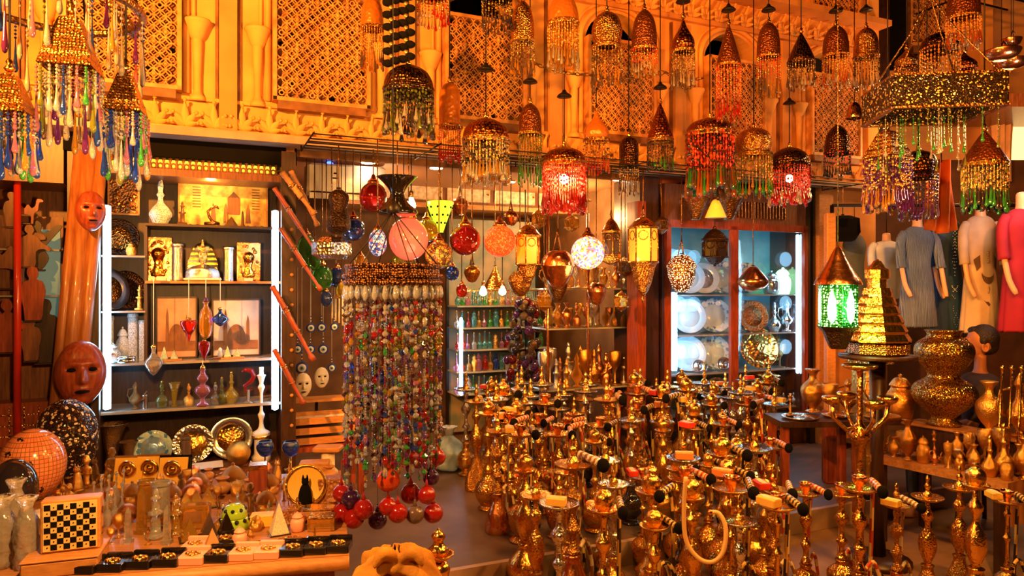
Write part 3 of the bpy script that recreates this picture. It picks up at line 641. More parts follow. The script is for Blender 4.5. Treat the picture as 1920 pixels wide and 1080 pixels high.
# pompom strings and loose cups
for px, lab in ((733, 'string of black pompoms hanging next to the small amber bullet lamp'), (761, 'thicker string of black pompoms above the black beaded lamp')):
    p = FP(px, 128 if px == 733 else 120, 1.2); t = thing('pompom_string', lab, 'garland', p, 0, 'black pompom strings')
    c = MB(); c.tube([(0, 0, 0), (0, 0, RAILZ-p.z)], .003, 4); obj('string', c.mesh('string', [M['bead_gold']]), t)
    for i in range(22):
        c = MB(); g = MB()
        c.lathe([(.012, -.022), (.034, -.012), (.036, 0), (.034, .012), (.012, .022)], 9, 0, Matrix.Translation((-.018, 0, 0))); c.lathe([(.012, -.022), (.03, -.012), (.033, 0), (.03, .012), (.012, .022)], 9, 0, Matrix.Translation((.025, .01, .02)))
        g.ball((0, 0, .043), .016, 0, 7, 5)
        if i == 0 and px == 733: pm_, gm_ = c.mesh('pompom', [M['black']]), g.mesh('gold_bead', [M['bead_gold']])
        obj('pompom', pm_, t, (0, 0, .03+i*.075)); obj('gold_bead', gm_, t, (0, 0, .03+i*.075))
# rectangular dark chandelier
p = P(1745, 210, 4.3); t = thing('rectangular_chandelier', 'dark rectangular beaded chandelier over the clothes shop', 'chandelier', p, -.12)
k = 4.3/FPX; hw_, hd = 94*k, .24
b = MB()
for x, y, dx, dy in ((0, -hd, 2*hw_, .02), (0, hd, 2*hw_, .02), (-hw_, 0, .02, 2*hd), (hw_, 0, .02, 2*hd)): b.box((x, y, .07), (dx, dy, 58*k))
obj('bead_panel', b.mesh('bead_panel', [cells('darkbead', [(.012, .007, .005), (.02, .012, .006), (.008, .006, .005), (.03, .015, .008), (.012, .008, .006), (.05, .03, .012), (.015, .01, .008), (.85, .5, .15)], 105, (.004, .003, .002), .1, .15)]), t)  # the gold cells are sparkles painted among the dark beads
b = MB()
for z in (.07-29*k, .07+29*k):
    for x, y, dx, dy in ((0, -hd, 2*hw_, .03), (0, hd, 2*hw_, .03), (-hw_, 0, .03, 2*hd), (hw_, 0, .03, 2*hd)): b.box((x, y, z), (dx, dy, .012))
obj('frame_rim', b.mesh('frame_rim', [M['bronze']]), t)
b = MB()
for i in range(30):
    x, y = R.uniform(-hw_, hw_)*.95, R.choice((-hd, hd, 0)); L = R.uniform(.16, .34); m_ = R.randrange(3)
    b.tube([(x, y, -.02), (x, y, -L)], .002, 3, m_)
    for q in range(6): b.ball((x, y, -.04-L*.8*q/6), .006, m_, 5, 3)
    b.drop((x, y, -L*.8), .07, .011, m_)
obj('bead_tassel_fringe', b.mesh('bead_tassel_fringe', pal('g_olive', 'g_clear', 'g_green')), t)
b = MB()
for x in (-hw_, hw_):
    for y in (-hd, hd): b.tube([(x, y, .12), (x*.3, y*.3, .5), (0, 0, .7), (0, 0, RAILZ-p.z)], .005, 5)
obj('chain', b.mesh('chain', [M['bronze']]), t)
# small brass bell lamp and iron lamp cups with bare wires
for px, py, lab in ((1602, 222, 'small shiny brass bell hanging at the corner pilaster'),):
    p = FP(px, py, .8); t = thing('hanging_bell', lab, 'bell', p, 0); k = p.y/FPX
    obj('bell_body', MB().lathe(cat([(.07, 0), (.075, .02), (.06, .07), (.055, .1), (.03, .14), (.01, .15)], 2), 16, capb=False).mesh('bell_body', [M['brass']]), t); obj('clapper', MB().ball((0, 0, -.005), .02).mesh('clapper', [M['iron']]), t)
    cord(t, p, .15, RAILZ)
# tangle of dishes hung at the far upper corner
for px, py, w_, lab in ((1878, 112, 62, 'copper dish on the wire bracket near the top corner'), (1900, 128, 50, 'brown dish hanging lowest on the wire bracket'), (1896, 88, 34, 'small copper pot hung above the dishes on the wire bracket')):
    dz_ = {1878: 5.2, 1900: 5.5, 1896: 5.9}[px]; p = P(px, py, dz_); k = dz_/FPX; t = thing('hanging_dish', lab, 'dish', p, .4, 'dishes on the wire bracket')
    obj('bowl', MB().lathe(cat([(.2*w_*k, 0), (.42*w_*k, .02), (.5*w_*k, .05), (.52*w_*k, .065), (.46*w_*k, .055), (.2*w_*k, .02)], 2), 20).mesh('bowl', [M['copper']]), t)
    obj('wire_hook', MB().tube([(0, 0, .02), (0, 0, .1), (.02, 0, .14), (.05, 0, .12)], .004, 5).tube([(0, 0, .1), (0, 0, RAILZ-p.z)], .003, 4).mesh('wire_hook', [M['iron']]), t)
# ================================================================ LANTERNS AND GLOBES IN THE DOORWAY
LN = 'lanterns hanging in the shop doorway'
HEX = dict(smooth=False)
def globe(px, py, w, m, off, label, neck=True, glow_=None, cupm_='copper', band=None, squash=1.0, cover=None):
    p = FP(px, py, off); k = p.y/FPX; r = w/2*k
    t = thing('globe_lamp', label, 'lamp', p, R.uniform(0, 3), LN)
    pr = [(r*math.sin(PI*i/14), -r*squash*math.cos(PI*i/14)) for i in range(14)]; pr[0] = (.004, -r*squash)
    obj('globe', MB().lathe(pr, 24, 0, capt=False).mesh('globe', [M[m]]), t)
    z = pr[-1][1]
    f = MB().lathe(cat([(r*.42, z-.01), (r*.4, z+r*.1), (r*.22, z+r*.25), (r*.14, z+r*.5), (.006, z+r*.6)], 2), 16); obj('collar', f.mesh('collar', [M[cupm_]]), t)
    if cover:
        f = MB().lathe(cat([(r*1.02, r*.05), (r*1.0, r*.35), (r*.75, r*.75), (r*.3, r*1.02)], 3), 24, 0, capb=False); obj('upper_shell', f.mesh('upper_shell', [M[cover]]), t)
    if glow_:
        ld = bpy.data.lights.new('globe_light', 'POINT'); ld.energy = glow_[1]; ld.color = glow_[0]; ld.shadow_soft_size = r
        lo = bpy.data.objects.new('globe_light', ld); COL.objects.link(lo); lo.location = p+N*(r+.12)+Vector((0, 0, -r-.10))
    cord(t, p, z+r*.55, RAIL2 if off < .9 else RAILZ, None, 'bronze'); return t
M['lit_red'] = cells('lit_red', [(.95, .06, .01), (.95, .10, .02), (.85, .04, .01), (1, .30, .05)], 130, (.8, .05, .01), .05, .3, .6)
M['lit_rose'] = mat('lit_rose', (.9, .12, .08), 0, .15, emit=(1, .12, .06), es=1.1, coat=1)
M['lit_green'] = mat('lit_green', (.5, .8, .05), 0, .2, emit=(.5, .85, .03), es=1.3, coat=1)
M['mosaic_glow'] = cells('mosaic_glow', [(1, .6, .1), (.1, .15, .9), (1, .85, .4), (.9, .1, .1), (1, .95, .8), (.2, .6, .9)], 55, (.25, .12, .02), .07, .25, 2.2)
M['mosaic_cool'] = cells('mosaic_cool', [(.2, .5, .95), (.9, .95, 1), (.05, .1, .5), (.7, .85, 1), (.85, .2, .3)], 60, (.05, .04, .04), .06, .25, .6)
M['mosaic_dark'] = cells('mosaic_dark', [(.3, .1, .03), (.5, .25, .05), (.12, .05, .02), (.4, .35, .05)], 45, (.02, .01, .005), .07, .25, .12)
globe(700, 370, 52, 'g_cherry', .45, 'egg-shaped brown red glass globe beside the black flared lamp', squash=1.1)
globe(872, 450, 58, 'g_cherry', .5, 'dark red glass globe next to the speckled orange globe')
globe(937, 452, 60, 'lit_red', .5, 'speckled orange red globe lamp glowing in the doorway middle', glow_=((1, .2, .05), 3))
globe(766, 448, 74, 'lit_rose', .58, 'rosy lit glass globe directly below the black flared lamp', glow_=((1, .35, .2), 4), squash=1.1)
globe(800, 432, 44, 'g_yellow', .4, 'pale yellow glass globe behind the rosy lit globe')
globe(823, 478, 52, 'mosaic_dark', .64, 'brown mosaic globe beneath the green cone lamp')
globe(662, 430, 44, 'g_blue', .35, 'blue glass globe behind the dark bell lantern')
globe(708, 455, 34, 'mosaic_cool', .8, 'upright blue and white mosaic lamp over the bead chandelier', squash=1.5)
globe(1102, 474, 62, 'mosaic_glow', .5, 'bright multicoloured mosaic globe lamp beside the copper bowl lamp', glow_=((1, .7, .3), 6))
globe(604, 522, 40, 'g_green', -.3, 'green glass globe near the carved sticks', squash=1.3)
globe(575, 470, 34, 'g_green', -.3, 'tall green glass lamp behind the uppermost carved sticks', squash=1.9)
globe(632, 520, 30, 'g_blue', -.35, 'small dark blue glass lamp under the grey pierced lantern', squash=1.3)
globe(757, 492, 46, 'g_olive', .2, 'olive glass globe just above the bead chandelier ring')
def urn(px, y0, y1, w, prof, m, off, label, seg=18, smooth=True, ropes=3, name='hanging_lantern', extra=None, group=LN, light=None):
    p = FP(px, y1, off); k = p.y/FPX; h = (y1-y0)*k; r = w/2*k
    t = thing(name, label, 'lantern', p, R.uniform(0, 1), group)
    pr = [(a*r, z*h) for a, z in prof]
    obj('body', MB().lathe(cat(pr, 3) if smooth else pr, seg, 0, None, smooth).mesh('body', [M[m]]), t)
    zmax = pr[-1][1]
    obj('hook_ring', MB().torus((0, 0, zmax+.012), .014, .004, 0, 12, 5, Matrix.Identity(4)).mesh('hook_ring', [M['iron']]), t)
    if extra: extra(t, r, h)
    cord(t, p, zmax, RAIL2 if off < .9 else RAILZ, None, 'bronze', ropes, pr[-1][0] if ropes > 1 else 0); return t
FLARE = [(.75, 0), (.95, .05), (.9, .15), (.5, .35), (.32, .55), (.5, .75), (.85, .95), (.95, 1), (.2, 1.0)]
urn(745, 332, 404, 80, FLARE, 'blackgloss', .8, 'black flared lamp shaped like an hourglass above the bead chandelier', ropes=1)
urn(635, 356, 440, 44, [(.3, 0), (.9, .1), (1, .3), (.7, .55), (.85, .75), (.8, .9), (.3, 1)], 'darkmetal', .5, 'dark bell lantern in front of the air conditioner', ropes=1)
def dots(t, r, h):
    b = MB()
    for z in (.3, .55, .8):
        for i in range(10): a = i*PI/5+z*3; q = r*(.5+.48*(z-.3)/.55)*1.0; b.ball((q*math.cos(a), q*math.sin(a), z*h), .009, 0, 6, 4)
    obj('dot_print', b.mesh('dot_print', [M['black']]), t)
urn(825, 378, 436, 48, [(.25, 0), (.5, .3), (.98, .85), (1, 1), (.1, 1)], 'lit_green', .4, 'green yellow lit glass cone lamp with dark dots', ropes=3, extra=dots)
urn(622, 446, 486, 72, [(.7, 0), (1, .2), (1, .75), (.75, 1), (.2, 1)], 'silver', .4, 'grey pierced octagonal lantern under the dark bell lantern', seg=8, smooth=False, ropes=1)
M['litamber'] = mat('litamber', (.95, .5, .06), 0, .25, emit=(1, .42, .03), es=.9, coat=1)
M['litamber2'] = mat('litamber2', (.9, .35, .04), 0, .25, emit=(1, .3, .02), es=.35, coat=1)
def glazed(px, y0, yd, yb, y1, w, off, label, gm='litamber', mm='brass', cone=True, seg=6, ropes=3):
    """six-sided lantern: finial dome y0..yd, glass yd..yb, pointed foot yb..y1"""
    p = FP(px, yb, off); k = p.y/FPX; r = w/2*k; hg = (yb-yd)*k; hd = (yd-y0)*k; hf = (y1-yb)*k
    t = thing('hanging_lantern', label, 'lantern', p, R.uniform(0, 1), LN)
    b = MB().lathe([(r*.8, hg), (r, hg+.004), (r*1.02, hg+hd*.08), (r*.85, hg+hd*.2), (r*.7, hg+hd*.38), (r*.62, hg+hd*.5), (r*.34, hg+hd*.72), (r*.12, hg+hd*.82), (r*.16, hg+hd*.88), (r*.05, hg+hd)], 16); obj('dome', b.mesh('dome', [M[mm]]), t)
    g = MB().lathe([(r*.9, 0), (r*.9, hg)], seg, 0, None, False, capb=False, capt=False); obj('glass_body', g.mesh('glass_body', [M[gm]]), t)
    f = MB()
    for i in range(seg):
        a = 2*PI*i/seg; f.tube([(r*.92*math.cos(a), r*.92*math.sin(a), 0), (r*.92*math.cos(a), r*.92*math.sin(a), hg)], r*.055, 5)
        a2 = a+PI/seg; q = r*.92*math.cos(PI/seg)
        f.torus((0, 0, 0), r*.3, r*.04, 0, 10, 4, Matrix.Translation((q*math.cos(a2), q*math.sin(a2), hg*.78)) @ Matrix.Rotation(a2, 4, 'Z') @ Matrix.Rotation(PI/2, 4, 'Y'))
    for z in (0, hg): f.torus((0, 0, z), r*.93, r*.07, 0, seg*3, 6)
    obj('lantern_frame', f.mesh('lantern_frame', [M[mm]]), t)
    b = MB().lathe([(.003, -hf), (r*.1, -hf*.96), (r*.12, -hf*.9), (r*.06, -hf*.84), (r*.3, -hf*.72), (r*.42, -hf*.6), (r*.5, -hf*.55), (r*.78, -hf*.1), (r*.95, 0)] if cone else [(r*.3, -hf), (r*.9, -hf*.7), (r*1.02, 0)], seg if cone else 16, 0, None, not cone); obj('foot', b.mesh('foot', [M['cap_gold' if mm == 'brass' else mm]]), t)
    cord(t, p, hg+hd, RAIL2, None, 'bronze', ropes, r*.12 if ropes > 1 else 0); return t
glazed(1206, 402, 428, 492, 568, 58, .5, 'large brass lantern with amber glass and a long pointed foot')
glazed(1146, 404, 436, 478, 496, 36, .55, 'slim brass lantern with smoky panes between the mosaic globe and large lantern', 'g_smoke', cone=False)
glazed(990, 416, 444, 496, 540, 50, .5, 'brass lantern with amber panes next to the speckled orange globe', 'litamber2')
glazed(1340, 424, 452, 482, 500, 52, .3, 'dark hexagonal urn lantern before the plate cabinet', 'g_dark', 'darkmetal', True, 6, 1)
BOWL = [(.05, 0), (.45, .06), (.8, .3), (1, .55), (1.02, .6), (.92, .8), (.55, .98), (.3, 1.0)]
urn(1046, 470, 540, 62, BOWL, 'copper', .5, 'copper bowl lamp on three cords near the mosaic globe', ropes=3)
M['piercedlit'] = pierced('piercedlit', (.75, .3, .08), (1, .85, .55), 60, 1.2)
urn(1278, 478, 548, 52, [(.3, 0), (.6, .1), (.95, .4), (1, .62), (1.08, .66), (1.02, .75), (.6, .95), (.25, 1)], 'piercedlit', .4, 'pierced copper bowl lamp lit white at the plate cabinet edge', ropes=3)
urn(1045, 500, 566, 40, BOWL, 'bronze', -.1, 'dim bronze bowl lamp hanging behind the copper bowl lamp', ropes=3)
urn(1412, 500, 545, 56, [(.05, 0), (.7, .1), (1, .35), (.8, .6), (.3, .95), (.1, 1)], 'copper', .25, 'coppery onion lamp inside the glow of the plate cabinet', ropes=1)
urn(975, 508, 556, 44, BOWL, 'oldgold', .1, 'gilt bowl lamp below the brass lantern with amber panes', ropes=3)
urn(928, 500, 542, 44, [(.95, 0), (1, .05), (.6, .45), (.2, .85), (.1, 1)], 'brass', -.9, 'brass cone shade over the bottle shelves', ropes=1, name='hanging_lamp')
urn(1085, 352, 378, 46, [(1, 0), (1, .1), (.5, .6), (.12, 1)], 'bronze', -.5, 'bronze cone shade before the pale cupboard doors', ropes=1, name='hanging_lamp')
for px, lab in ((1304, 'wide bronze cone shade over the first bay of the plate cabinet'), (1366, 'wide bronze cone shade over the second bay of the plate cabinet')):
    urn(px, 372, 412, 56, [(.3, 0), (.5, .3), (1, .95), (.9, 1), (.1, 1)], 'bronze', .28, lab, ropes=1, name='hanging_lamp')
tl = urn(1342, 374, 408, 40, [(1, 0), (.8, .3), (.35, .9), (.1, 1)], 'litamber', .5, 'glowing amber cone shade between the two bronze cone shades', ropes=1, name='hanging_lamp')
# a second, deeper row of small lanterns and glass lamps
for px, y0, y1, w_, m_, off, kind, lab in ((862, 372, 404, 34, 'copper', -.2, 'BOWL', 'small copper bowl lamp deep behind the dark red globe'), (1010, 392, 430, 30, 'brass', -.3, 'glz', 'small brass lantern deep behind the amber-paned lantern'), (1072, 402, 436, 30, 'oldgold', -.2, 'glz', 'small gilt lantern behind the mosaic globe cord'), (1172, 480, 520, 30, 'bronze', -.1, 'glz', 'little bronze lantern between the slim and the large brass lanterns'), (1118, 530, 572, 36, 'copper', .1, 'BOWL', 'copper bowl lamp below the bright mosaic globe'), (1240, 404, 440, 28, 'bronze', .2, 'glz', 'dark little lantern by the plate cabinet corner'), (1020, 545, 585, 30, 'oldgold', .2, 'glz', 'gilt lantern below the copper bowl lamp'), (885, 498, 530, 30, 'brass', .1, 'BOWL', 'brass bowl lamp under the dark red globe'), (1165, 545, 585, 28, 'brass', .3, 'glz', 'small brass lantern low beside the large lantern foot'), (958, 396, 424, 28, 'copper', .2, 'BOWL', 'tiny copper bowl lamp above the speckled orange globe')):
    if kind == 'BOWL': urn(px, y0, y1, w_, BOWL, m_, off, lab, ropes=3)
    else: glazed(px, y0, y0+(y1-y0)*.3, y0+(y1-y0)*.75, y1, w_, off, lab, 'g_amber' if m_ != 'bronze' else 'g_smoke', m_, True, 6, 1)
for px, py, w_, m_, off, lab, sq in ((590, 488, 24, 'g_green', -.2, 'slim green glass drop lamp behind the second carved stick', 1.6), (648, 470, 26, 'g_teal', .1, 'teal glass lamp beside the grey pierced lantern', 1.2), (612, 560, 22, 'g_blue', -.25, 'little blue glass drop lamp above the glass eyes', 1.4), (640, 545, 20, 'g_yellow', -.2, 'little yellow glass drop lamp beside the white chime', 1.5), (676, 492, 28, 'g_amber', .3, 'amber glass globe at the near side of the chandelier ring', 1.0), (848, 512, 26, 'g_blue', .2, 'blue glass globe at the far side of the chandelier ring', 1.1), (866, 545, 22, 'g_red', .1, 'small red glass globe beside the bottle shelves', 1.2)):
    globe(px, py, w_, m_, off, lab, squash=sq)
# bare bulbs burning inside
for i, (px, py, off, lab) in enumerate(((771, 382, .35, 'bare bulb burning beside the black flared lamp'), (906, 546, -.8, 'bare bulb over the near end of the bottle shelves'), (942, 545, -.8, 'bare bulb over the far end of the bottle shelves'))):
    p = FP(px, py, off); t = thing('hanging_bulb', lab, 'bulb', p, 0, 'bare bulbs in the shop')
    obj('glass_bulb', MB().lathe(cat([(.004, -.045), (.03, -.03), (.034, -.005), (.02, .03), (.014, .045)], 3), 14).mesh('glass_bulb', [M['bulb']]), t)
    obj('socket', MB().lathe([(.016, .045), (.018, .09), (.006, .1)], 12).mesh('socket', [M['bronze']]), t)
    cord(t, p, .1, RAIL2)
# green lit lantern by the corner
p = P(1571, 612, 4.4); k = 4.4/FPX; t = thing('hanging_lantern', 'green lit pierced lantern with a copper roof at the shop corner', 'lantern', p, .3)
M['greenlit'] = pierced('greenlit', (.03, .25, .05), (.35, 1.0, .4), 62, 2.2, .4); M['greenpane'] = mat('greenpane', (.6, 1, .7), 0, .3, emit=(.35, 1.0, .45), es=3.2)
r = 36*k
obj('glass_body', MB().lathe([(r, 0), (r, 78*k)], 6, 0, None, False, capt=False, capb=False).mesh('glass_body', [M['greenlit']]), t)
b = MB()
for i in range(6):
    a = (i+.5)*PI/3; q = r*math.cos(PI/6)+.003
    b.prism([(0, .02), (.022, .05), (.026, .09), (.022, .17), (.0, .235), (-.022, .17), (-.026, .09), (-.022, .05)], -.003, .003, 0, Matrix.Rotation(a+PI/2, 4, 'Z') @ Matrix.Translation((0, -q, 0)))
obj('window_pane', b.mesh('window_pane', [M['greenpane']]), t)
b = MB().lathe(cat([(r*1.18, 78*k), (r*1.1, 86*k), (r*.95, 94*k), (r*.55, 118*k), (r*.25, 140*k), (r*.08, 150*k)], 3), 18); obj('roof', b.mesh('roof', [M['copper']]), t)
b = MB().lathe([(r*.4, -42*k), (r*.5, -36*k), (r*.8, -10*k), (r*1.1, 0)], 6, 0, None, False); obj('foot', b.mesh('foot', [M['darkmetal']]), t)
cord(t, p, 150*k, RAILZ, None, 'bronze')
ld = bpy.data.lights.new('green_light', 'POINT'); ld.energy = 9; ld.color = (.25, 1, .35); ld.shadow_soft_size = .1; lo = bpy.data.objects.new('green_light', ld); COL.objects.link(lo); lo.location = p+Vector((.0, -.22, .12))
# black box shade hung above it
urn(1580, 405, 452, 74, [(.7, 0), (1, .3), (.95, .85), (.4, 1)], 'black', .45, 'black square shade hanging above the green lit lantern', seg=4, smooth=False, ropes=1, name='hanging_lamp')
# stepped gold lantern shaped like a tower
p = P(1645, 664, 4.5); k = 4.5/FPX
t = thing('tower_lantern', 'large stepped tower lantern of ribbed gold sheet beside the green lit lantern', 'lantern', p, .15)
pr, z = [], 22*k; W_ = [58, 58, 51, 51, 45, 45, 39, 39, 33, 33, 27, 27]
pr.append((60*k, z))
for i in range(6):
    w0 = (57-6.2*i)*k; pr += [(w0, z), (w0*1.04, z+5*k), (w0*.93, z+15*k), (w0*.9, z+17*k)]; z += 17*k
pr += [(17*k, z), (17*k, z+16*k), (22*k, z+18*k), (22*k, z+34*k), (15*k, z+38*k), (7*k, z+50*k), (.004, z+54*k)]
obj('stepped_roof', MB().lathe(pr, 8, 0, None, False, PI/8).mesh('stepped_roof', [M['gold']]), t)
obj('base_drum', MB().lathe([(50*k, 0), (56*k, 3*k), (56*k, 22*k)], 8, 0, None, False, PI/8).mesh('base_drum', [M['cap_gold']]), t)
st = thing('display_stand', 'slim dark wooden stand holding the stepped gold tower lantern', 'stand', P(1645, 664, 4.5)-Vector((0, 0, P(1645, 664, 4.5).z+.15)))
h = p.z+.15
obj('stand_top', MB().lathe([(.22, h-.03), (.23, h-.02), (.23, h-.002)], 20).mesh('stand_top', [M['darkwood']]), st); obj('post', MB().lathe([(.05, .04), (.035, h*.5), (.05, h-.03)], 12).mesh('post', [M['darkwood']]), st)
obj('foot', MB().lathe([(.2, 0), (.2, .03), (.06, .05)], 16).mesh('foot', [M['darkwood']]), st)
# ================================================================ BEAD CHANDELIER IN THE MIDDLE
cd = 3.35; p = P(737, 530, cd); k = cd/FPX
t = thing('bead_chandelier', 'great round chandelier of long coloured glass bead strings ending in red balls', 'chandelier', p)
rg = 88*k
b = MB()
for z, q in ((0, 1.0), (.03, 1.02), (.075, .97)): b.torus((0, 0, z), rg*q, .012, 0, 40, 6)
b.lathe([(rg*1.0, 0), (rg*.98, .075)], 40, 0, capb=False, capt=False)
for i in range(6):
    a = i*PI/3; b.tube([(0, 0, .0), (rg*math.cos(a), rg*math.sin(a), 0)], .005, 5)
obj('crown_ring', b.mesh('crown_ring', [pierced('crownmetal', (.05, .02, .01), (.30, .12, .03), 90, 0, .4)]), t)
cc = ['g_white', 'g_red', 'g_blue', 'g_clear', 'g_amber', 'g_violet', 'g_green', 'g_smoke', 'g_clear', 'g_cherry', 'g_pink', 'g_white', 'g_dark', 'g_olive']
sm = []
for v in range(14):
    d = MB(); z = -.01; L = .92
    d.tube([(0, 0, 0), (0, 0, -L)], .0016, 3, 7)
    d.lathe([(.002, -.075), (.013, -.06), (.016, -.045), (.01, -.01), (.004, 0)], 6, 0, Matrix.Translation((0, 0, -.01))); z = -.1
    while z > -L:
        c_ = R.randrange(len(cc)); q = R.random(); r_ = R.uniform(.007, .016)
        if q < .35: d.ball((0, 0, z), r_, c_, 8, 6); z -= r_*2+.006
        elif q < .6: d.lathe([(.002, -r_*3.4), (r_*.8, -r_*2.2), (r_*.9, -r_*1.2), (r_*.4, 0)], 7, c_, Matrix.Translation((0, 0, z))); z -= r_*3.6
        elif q < .8:
            for _ in range(4): d.ball((0, 0, z), .0055, c_, 6, 4); z -= .012
        else: d.lathe([(.002, -.03), (.017, -.015), (.002, 0)], 4, c_, Matrix.Translation((0, 0, z)), False); z -= .036
    sm.append(d.mesh('bead_string', pal(*cc)))
for ring, n_ in ((1.0, 30), (.72, 22), (.42, 13), (.15, 5)):
    for i in range(n_):
        a = 2*PI*i/n_+ring*2; obj('bead_string', R.choice(sm), t, (rg*ring*math.cos(a), rg*ring*math.sin(a), -.004), R.uniform(0, 6), scale=(1, 1, R.uniform(.86, 1.0)))
bm = {}
balls = [(642, 962, 18, 'g_red'), (658, 935, 16, 'g_violet'), (682, 955, 17, 'g_red'), (708, 975, 16, 'g_violet'), (728, 950, 15, 'g_red'), (746, 962, 16, 'g_red'), (770, 925, 18, 'g_red'), (778, 965, 15, 'g_smoke'), (800, 928, 15, 'g_cherry'), (812, 962, 17, 'g_cherry'), (640, 925, 15, 'g_red'), (728, 900, 19, 'g_orange'), (784, 862, 15, 'g_red'), (820, 857, 14, 'g_red'), (664, 972, 17, 'g_red'), (808, 895, 14, 'g_violet')]
for i, (px, py, r_, m_) in enumerate(balls):
    m_ = {'g_red': 'ball_red', 'g_cherry': 'ball_red', 'g_violet': 'ball_violet', 'g_orange': 'ball_orange', 'g_smoke': 'ball_smoke'}[m_]; r_ *= 1.12
    q = P(px, py, cd+(-.14 if i % 3 else .02)*(1-abs(px-737)/100))-p
    d = MB(); d.ball((0, 0, 0), r_*k, 0, 18, 12); d.lathe([(r_*k*.3, r_*k*.92), (.006, r_*k*1.3), (.004, r_*k*1.7)], 10, 0); d.tube([(0, 0, r_*k*1.6), (0, 0, .16-(.0))], .0015, 3)
    bo = obj('glass_ball', d.mesh('glass_ball', [M[m_]]), t, q)
b = MB()
for i in range(6): b.tube([(rg*math.cos(i*PI/3), rg*math.sin(i*PI/3), .07), (0, 0, .34)], .003, 4)
b.lathe([(.03, .33), (.03, .36), (.006, .39)], 10); b.tube([(0, 0, .38), (0, 0, RAILZ-p.z)], .003, 4); obj('hanger_cords', b.mesh('hanger_cords', [M['iron']]), t)
# ================================================================ CARVED STICKS BESIDE THE DOORWAY
stk = [(528, 322, 590, 402, .30, 15, 'orange carved stick nearest the case, topmost of the leaning sticks'), (545, 320, 596, 424, .22, 13, 'orange carved stick tucked behind the topmost leaning stick'), (514, 352, 594, 474, .26, 12, 'dark carved stick crossing just under the topmost pair'),
       (526, 428, 602, 545, .3, 12, 'long reddish carved stick pointing at the green globe'), (510, 536, 588, 676, .28, 14, 'thick dark carved stick running past the evil eye pendants'), (514, 655, 570, 758, .32, 13, 'carved stick with pale wrapping, lowest of the leaning sticks')]
for i, (x0, y0, x1, y1, off, w_, lab) in enumerate(stk):
    a, c = FP(x0, y0, off), FP(x1, y1, off); d_ = c-a; L = d_.length; r_ = w_/2*a.y/FPX*.8
    t = thing('carved_stick', lab, 'stick', a, 0, 'carved sticks leaning beside the doorway', rot=d_.to_track_quat('Z', 'Y').to_euler())
    pr = [(r_*.75, 0), (r_*1.05, .01)]+[(r_*(1 if j % 2 else .86), L*(.05+.045*j)) for j in range(12)]+[(r_*.7, L*.65), (r_*.6, L*.9), (r_*1.1, L*.95), (r_*1.0, L)]
    obj('shaft', MB().lathe(pr, 10).mesh('shaft', [M['palewood'] if i in (0, 1) else M['redwood']]), t)
    obj('wrapping', MB().torus((0, 0, L*.3), r_, r_*.25, 0, 12, 5).torus((0, 0, L*.34), r_, r_*.25, 0, 12, 5).torus((0, 0, L*.6), r_, r_*.22, 0, 12, 5).mesh('wrapping', [M['oldgold']]), t)
t = thing('stick_rack', 'narrow dark slotted rack on the doorway jamb that holds the carved sticks', 'rack', FW(sx(538), .10, 0), YAW)
b = MB(); b.box((0, 0, 1.45), (.10, .05, 2.3)); obj('rack_board', b.mesh('rack_board', [M['darkwood']]), t)
b = MB()
for i in range(14): b.lathe([(.013, 0), (.013, .01)], 10, 0, Matrix.Translation((.02, -.026, .6+i*.11)) @ RX)
obj('peg', b.mesh('peg', [M['palewood']]), t)
# ================================================================ EVIL EYES, MASKS AND SHELVES SEEN THROUGH THE DOORWAY'S NEAR SIDE
ey = []
for c_, m_ in ((1.0, (.02, .06, .45)), (.66, (.85, .9, .95)), (.4, (.2, .5, .85)), (.2, (.005, .005, .01))): ey.append(mat('eye%d' % (c_*100), m_, 0, .12, coat=1))
eb = MB()
for i, q in enumerate((1.0, .66, .4, .2)): eb.lathe([(q, -.02), (q*.98, .12+.06*i), (q*.3, .17+.06*i)], 20, i, RX)
for j in range(5): eb.ball((0, 0, 1.15+.3*j), .14, j % 2, 6, 4)
eye_me = eb.mesh('glass_eye', ey)
eyes = [(583, 615, 9), (603, 614, 9), (627, 613, 8), (558, 655, 9), (582, 655, 9), (606, 655, 10), (566, 690, 12), (622, 690, 8)]
epos = ['first eye in the top row', 'middle eye in the top row', 'last eye in the top row, under the white chimes', 'first eye in the middle row', 'second eye in the middle row', 'third eye in the middle row', 'biggest and lowest eye beside the white masks', 'lowest small eye near the bead chandelier']
for (px, py, r_), e in zip(eyes, epos):
    p = FP(px, py, -.38); k = p.y/FPX
    t = thing('evil_eye_pendant', 'blue and white glass eye pendant, '+e, 'pendant', p, YAW, 'blue glass eye pendants'); obj('glass_eye', eye_me, t, scale=r_*k)
    b = MB().tube([(0, 0, r_*k*2.2), (0, 0, FP(px, 560, -.38).z-p.z+.25)], .002, 4); obj('cord', b.mesh('cord', [M['white']]), t)
t = thing('wind_chime', 'white tube wind chime hanging above the top row of glass eyes', 'wind chime', FP(630, 560, -.36), YAW)
b = MB()
for i in range(4): b.lathe([(.008, -.16-.02*i), (.008, 0)], 8, 0, Matrix.Translation((-.03+.028*i, 0, 0)))
obj('tube', b.mesh('tube', [M['white']]), t); obj('bar', MB().box((0, 0, .01), (.14, .02, .012)).mesh('bar', [M['palewood']]), t); obj('cord', MB().tube([(0, 0, .015), (0, 0, .8)], .002, 4).mesh('cord', [M['white']]), t)
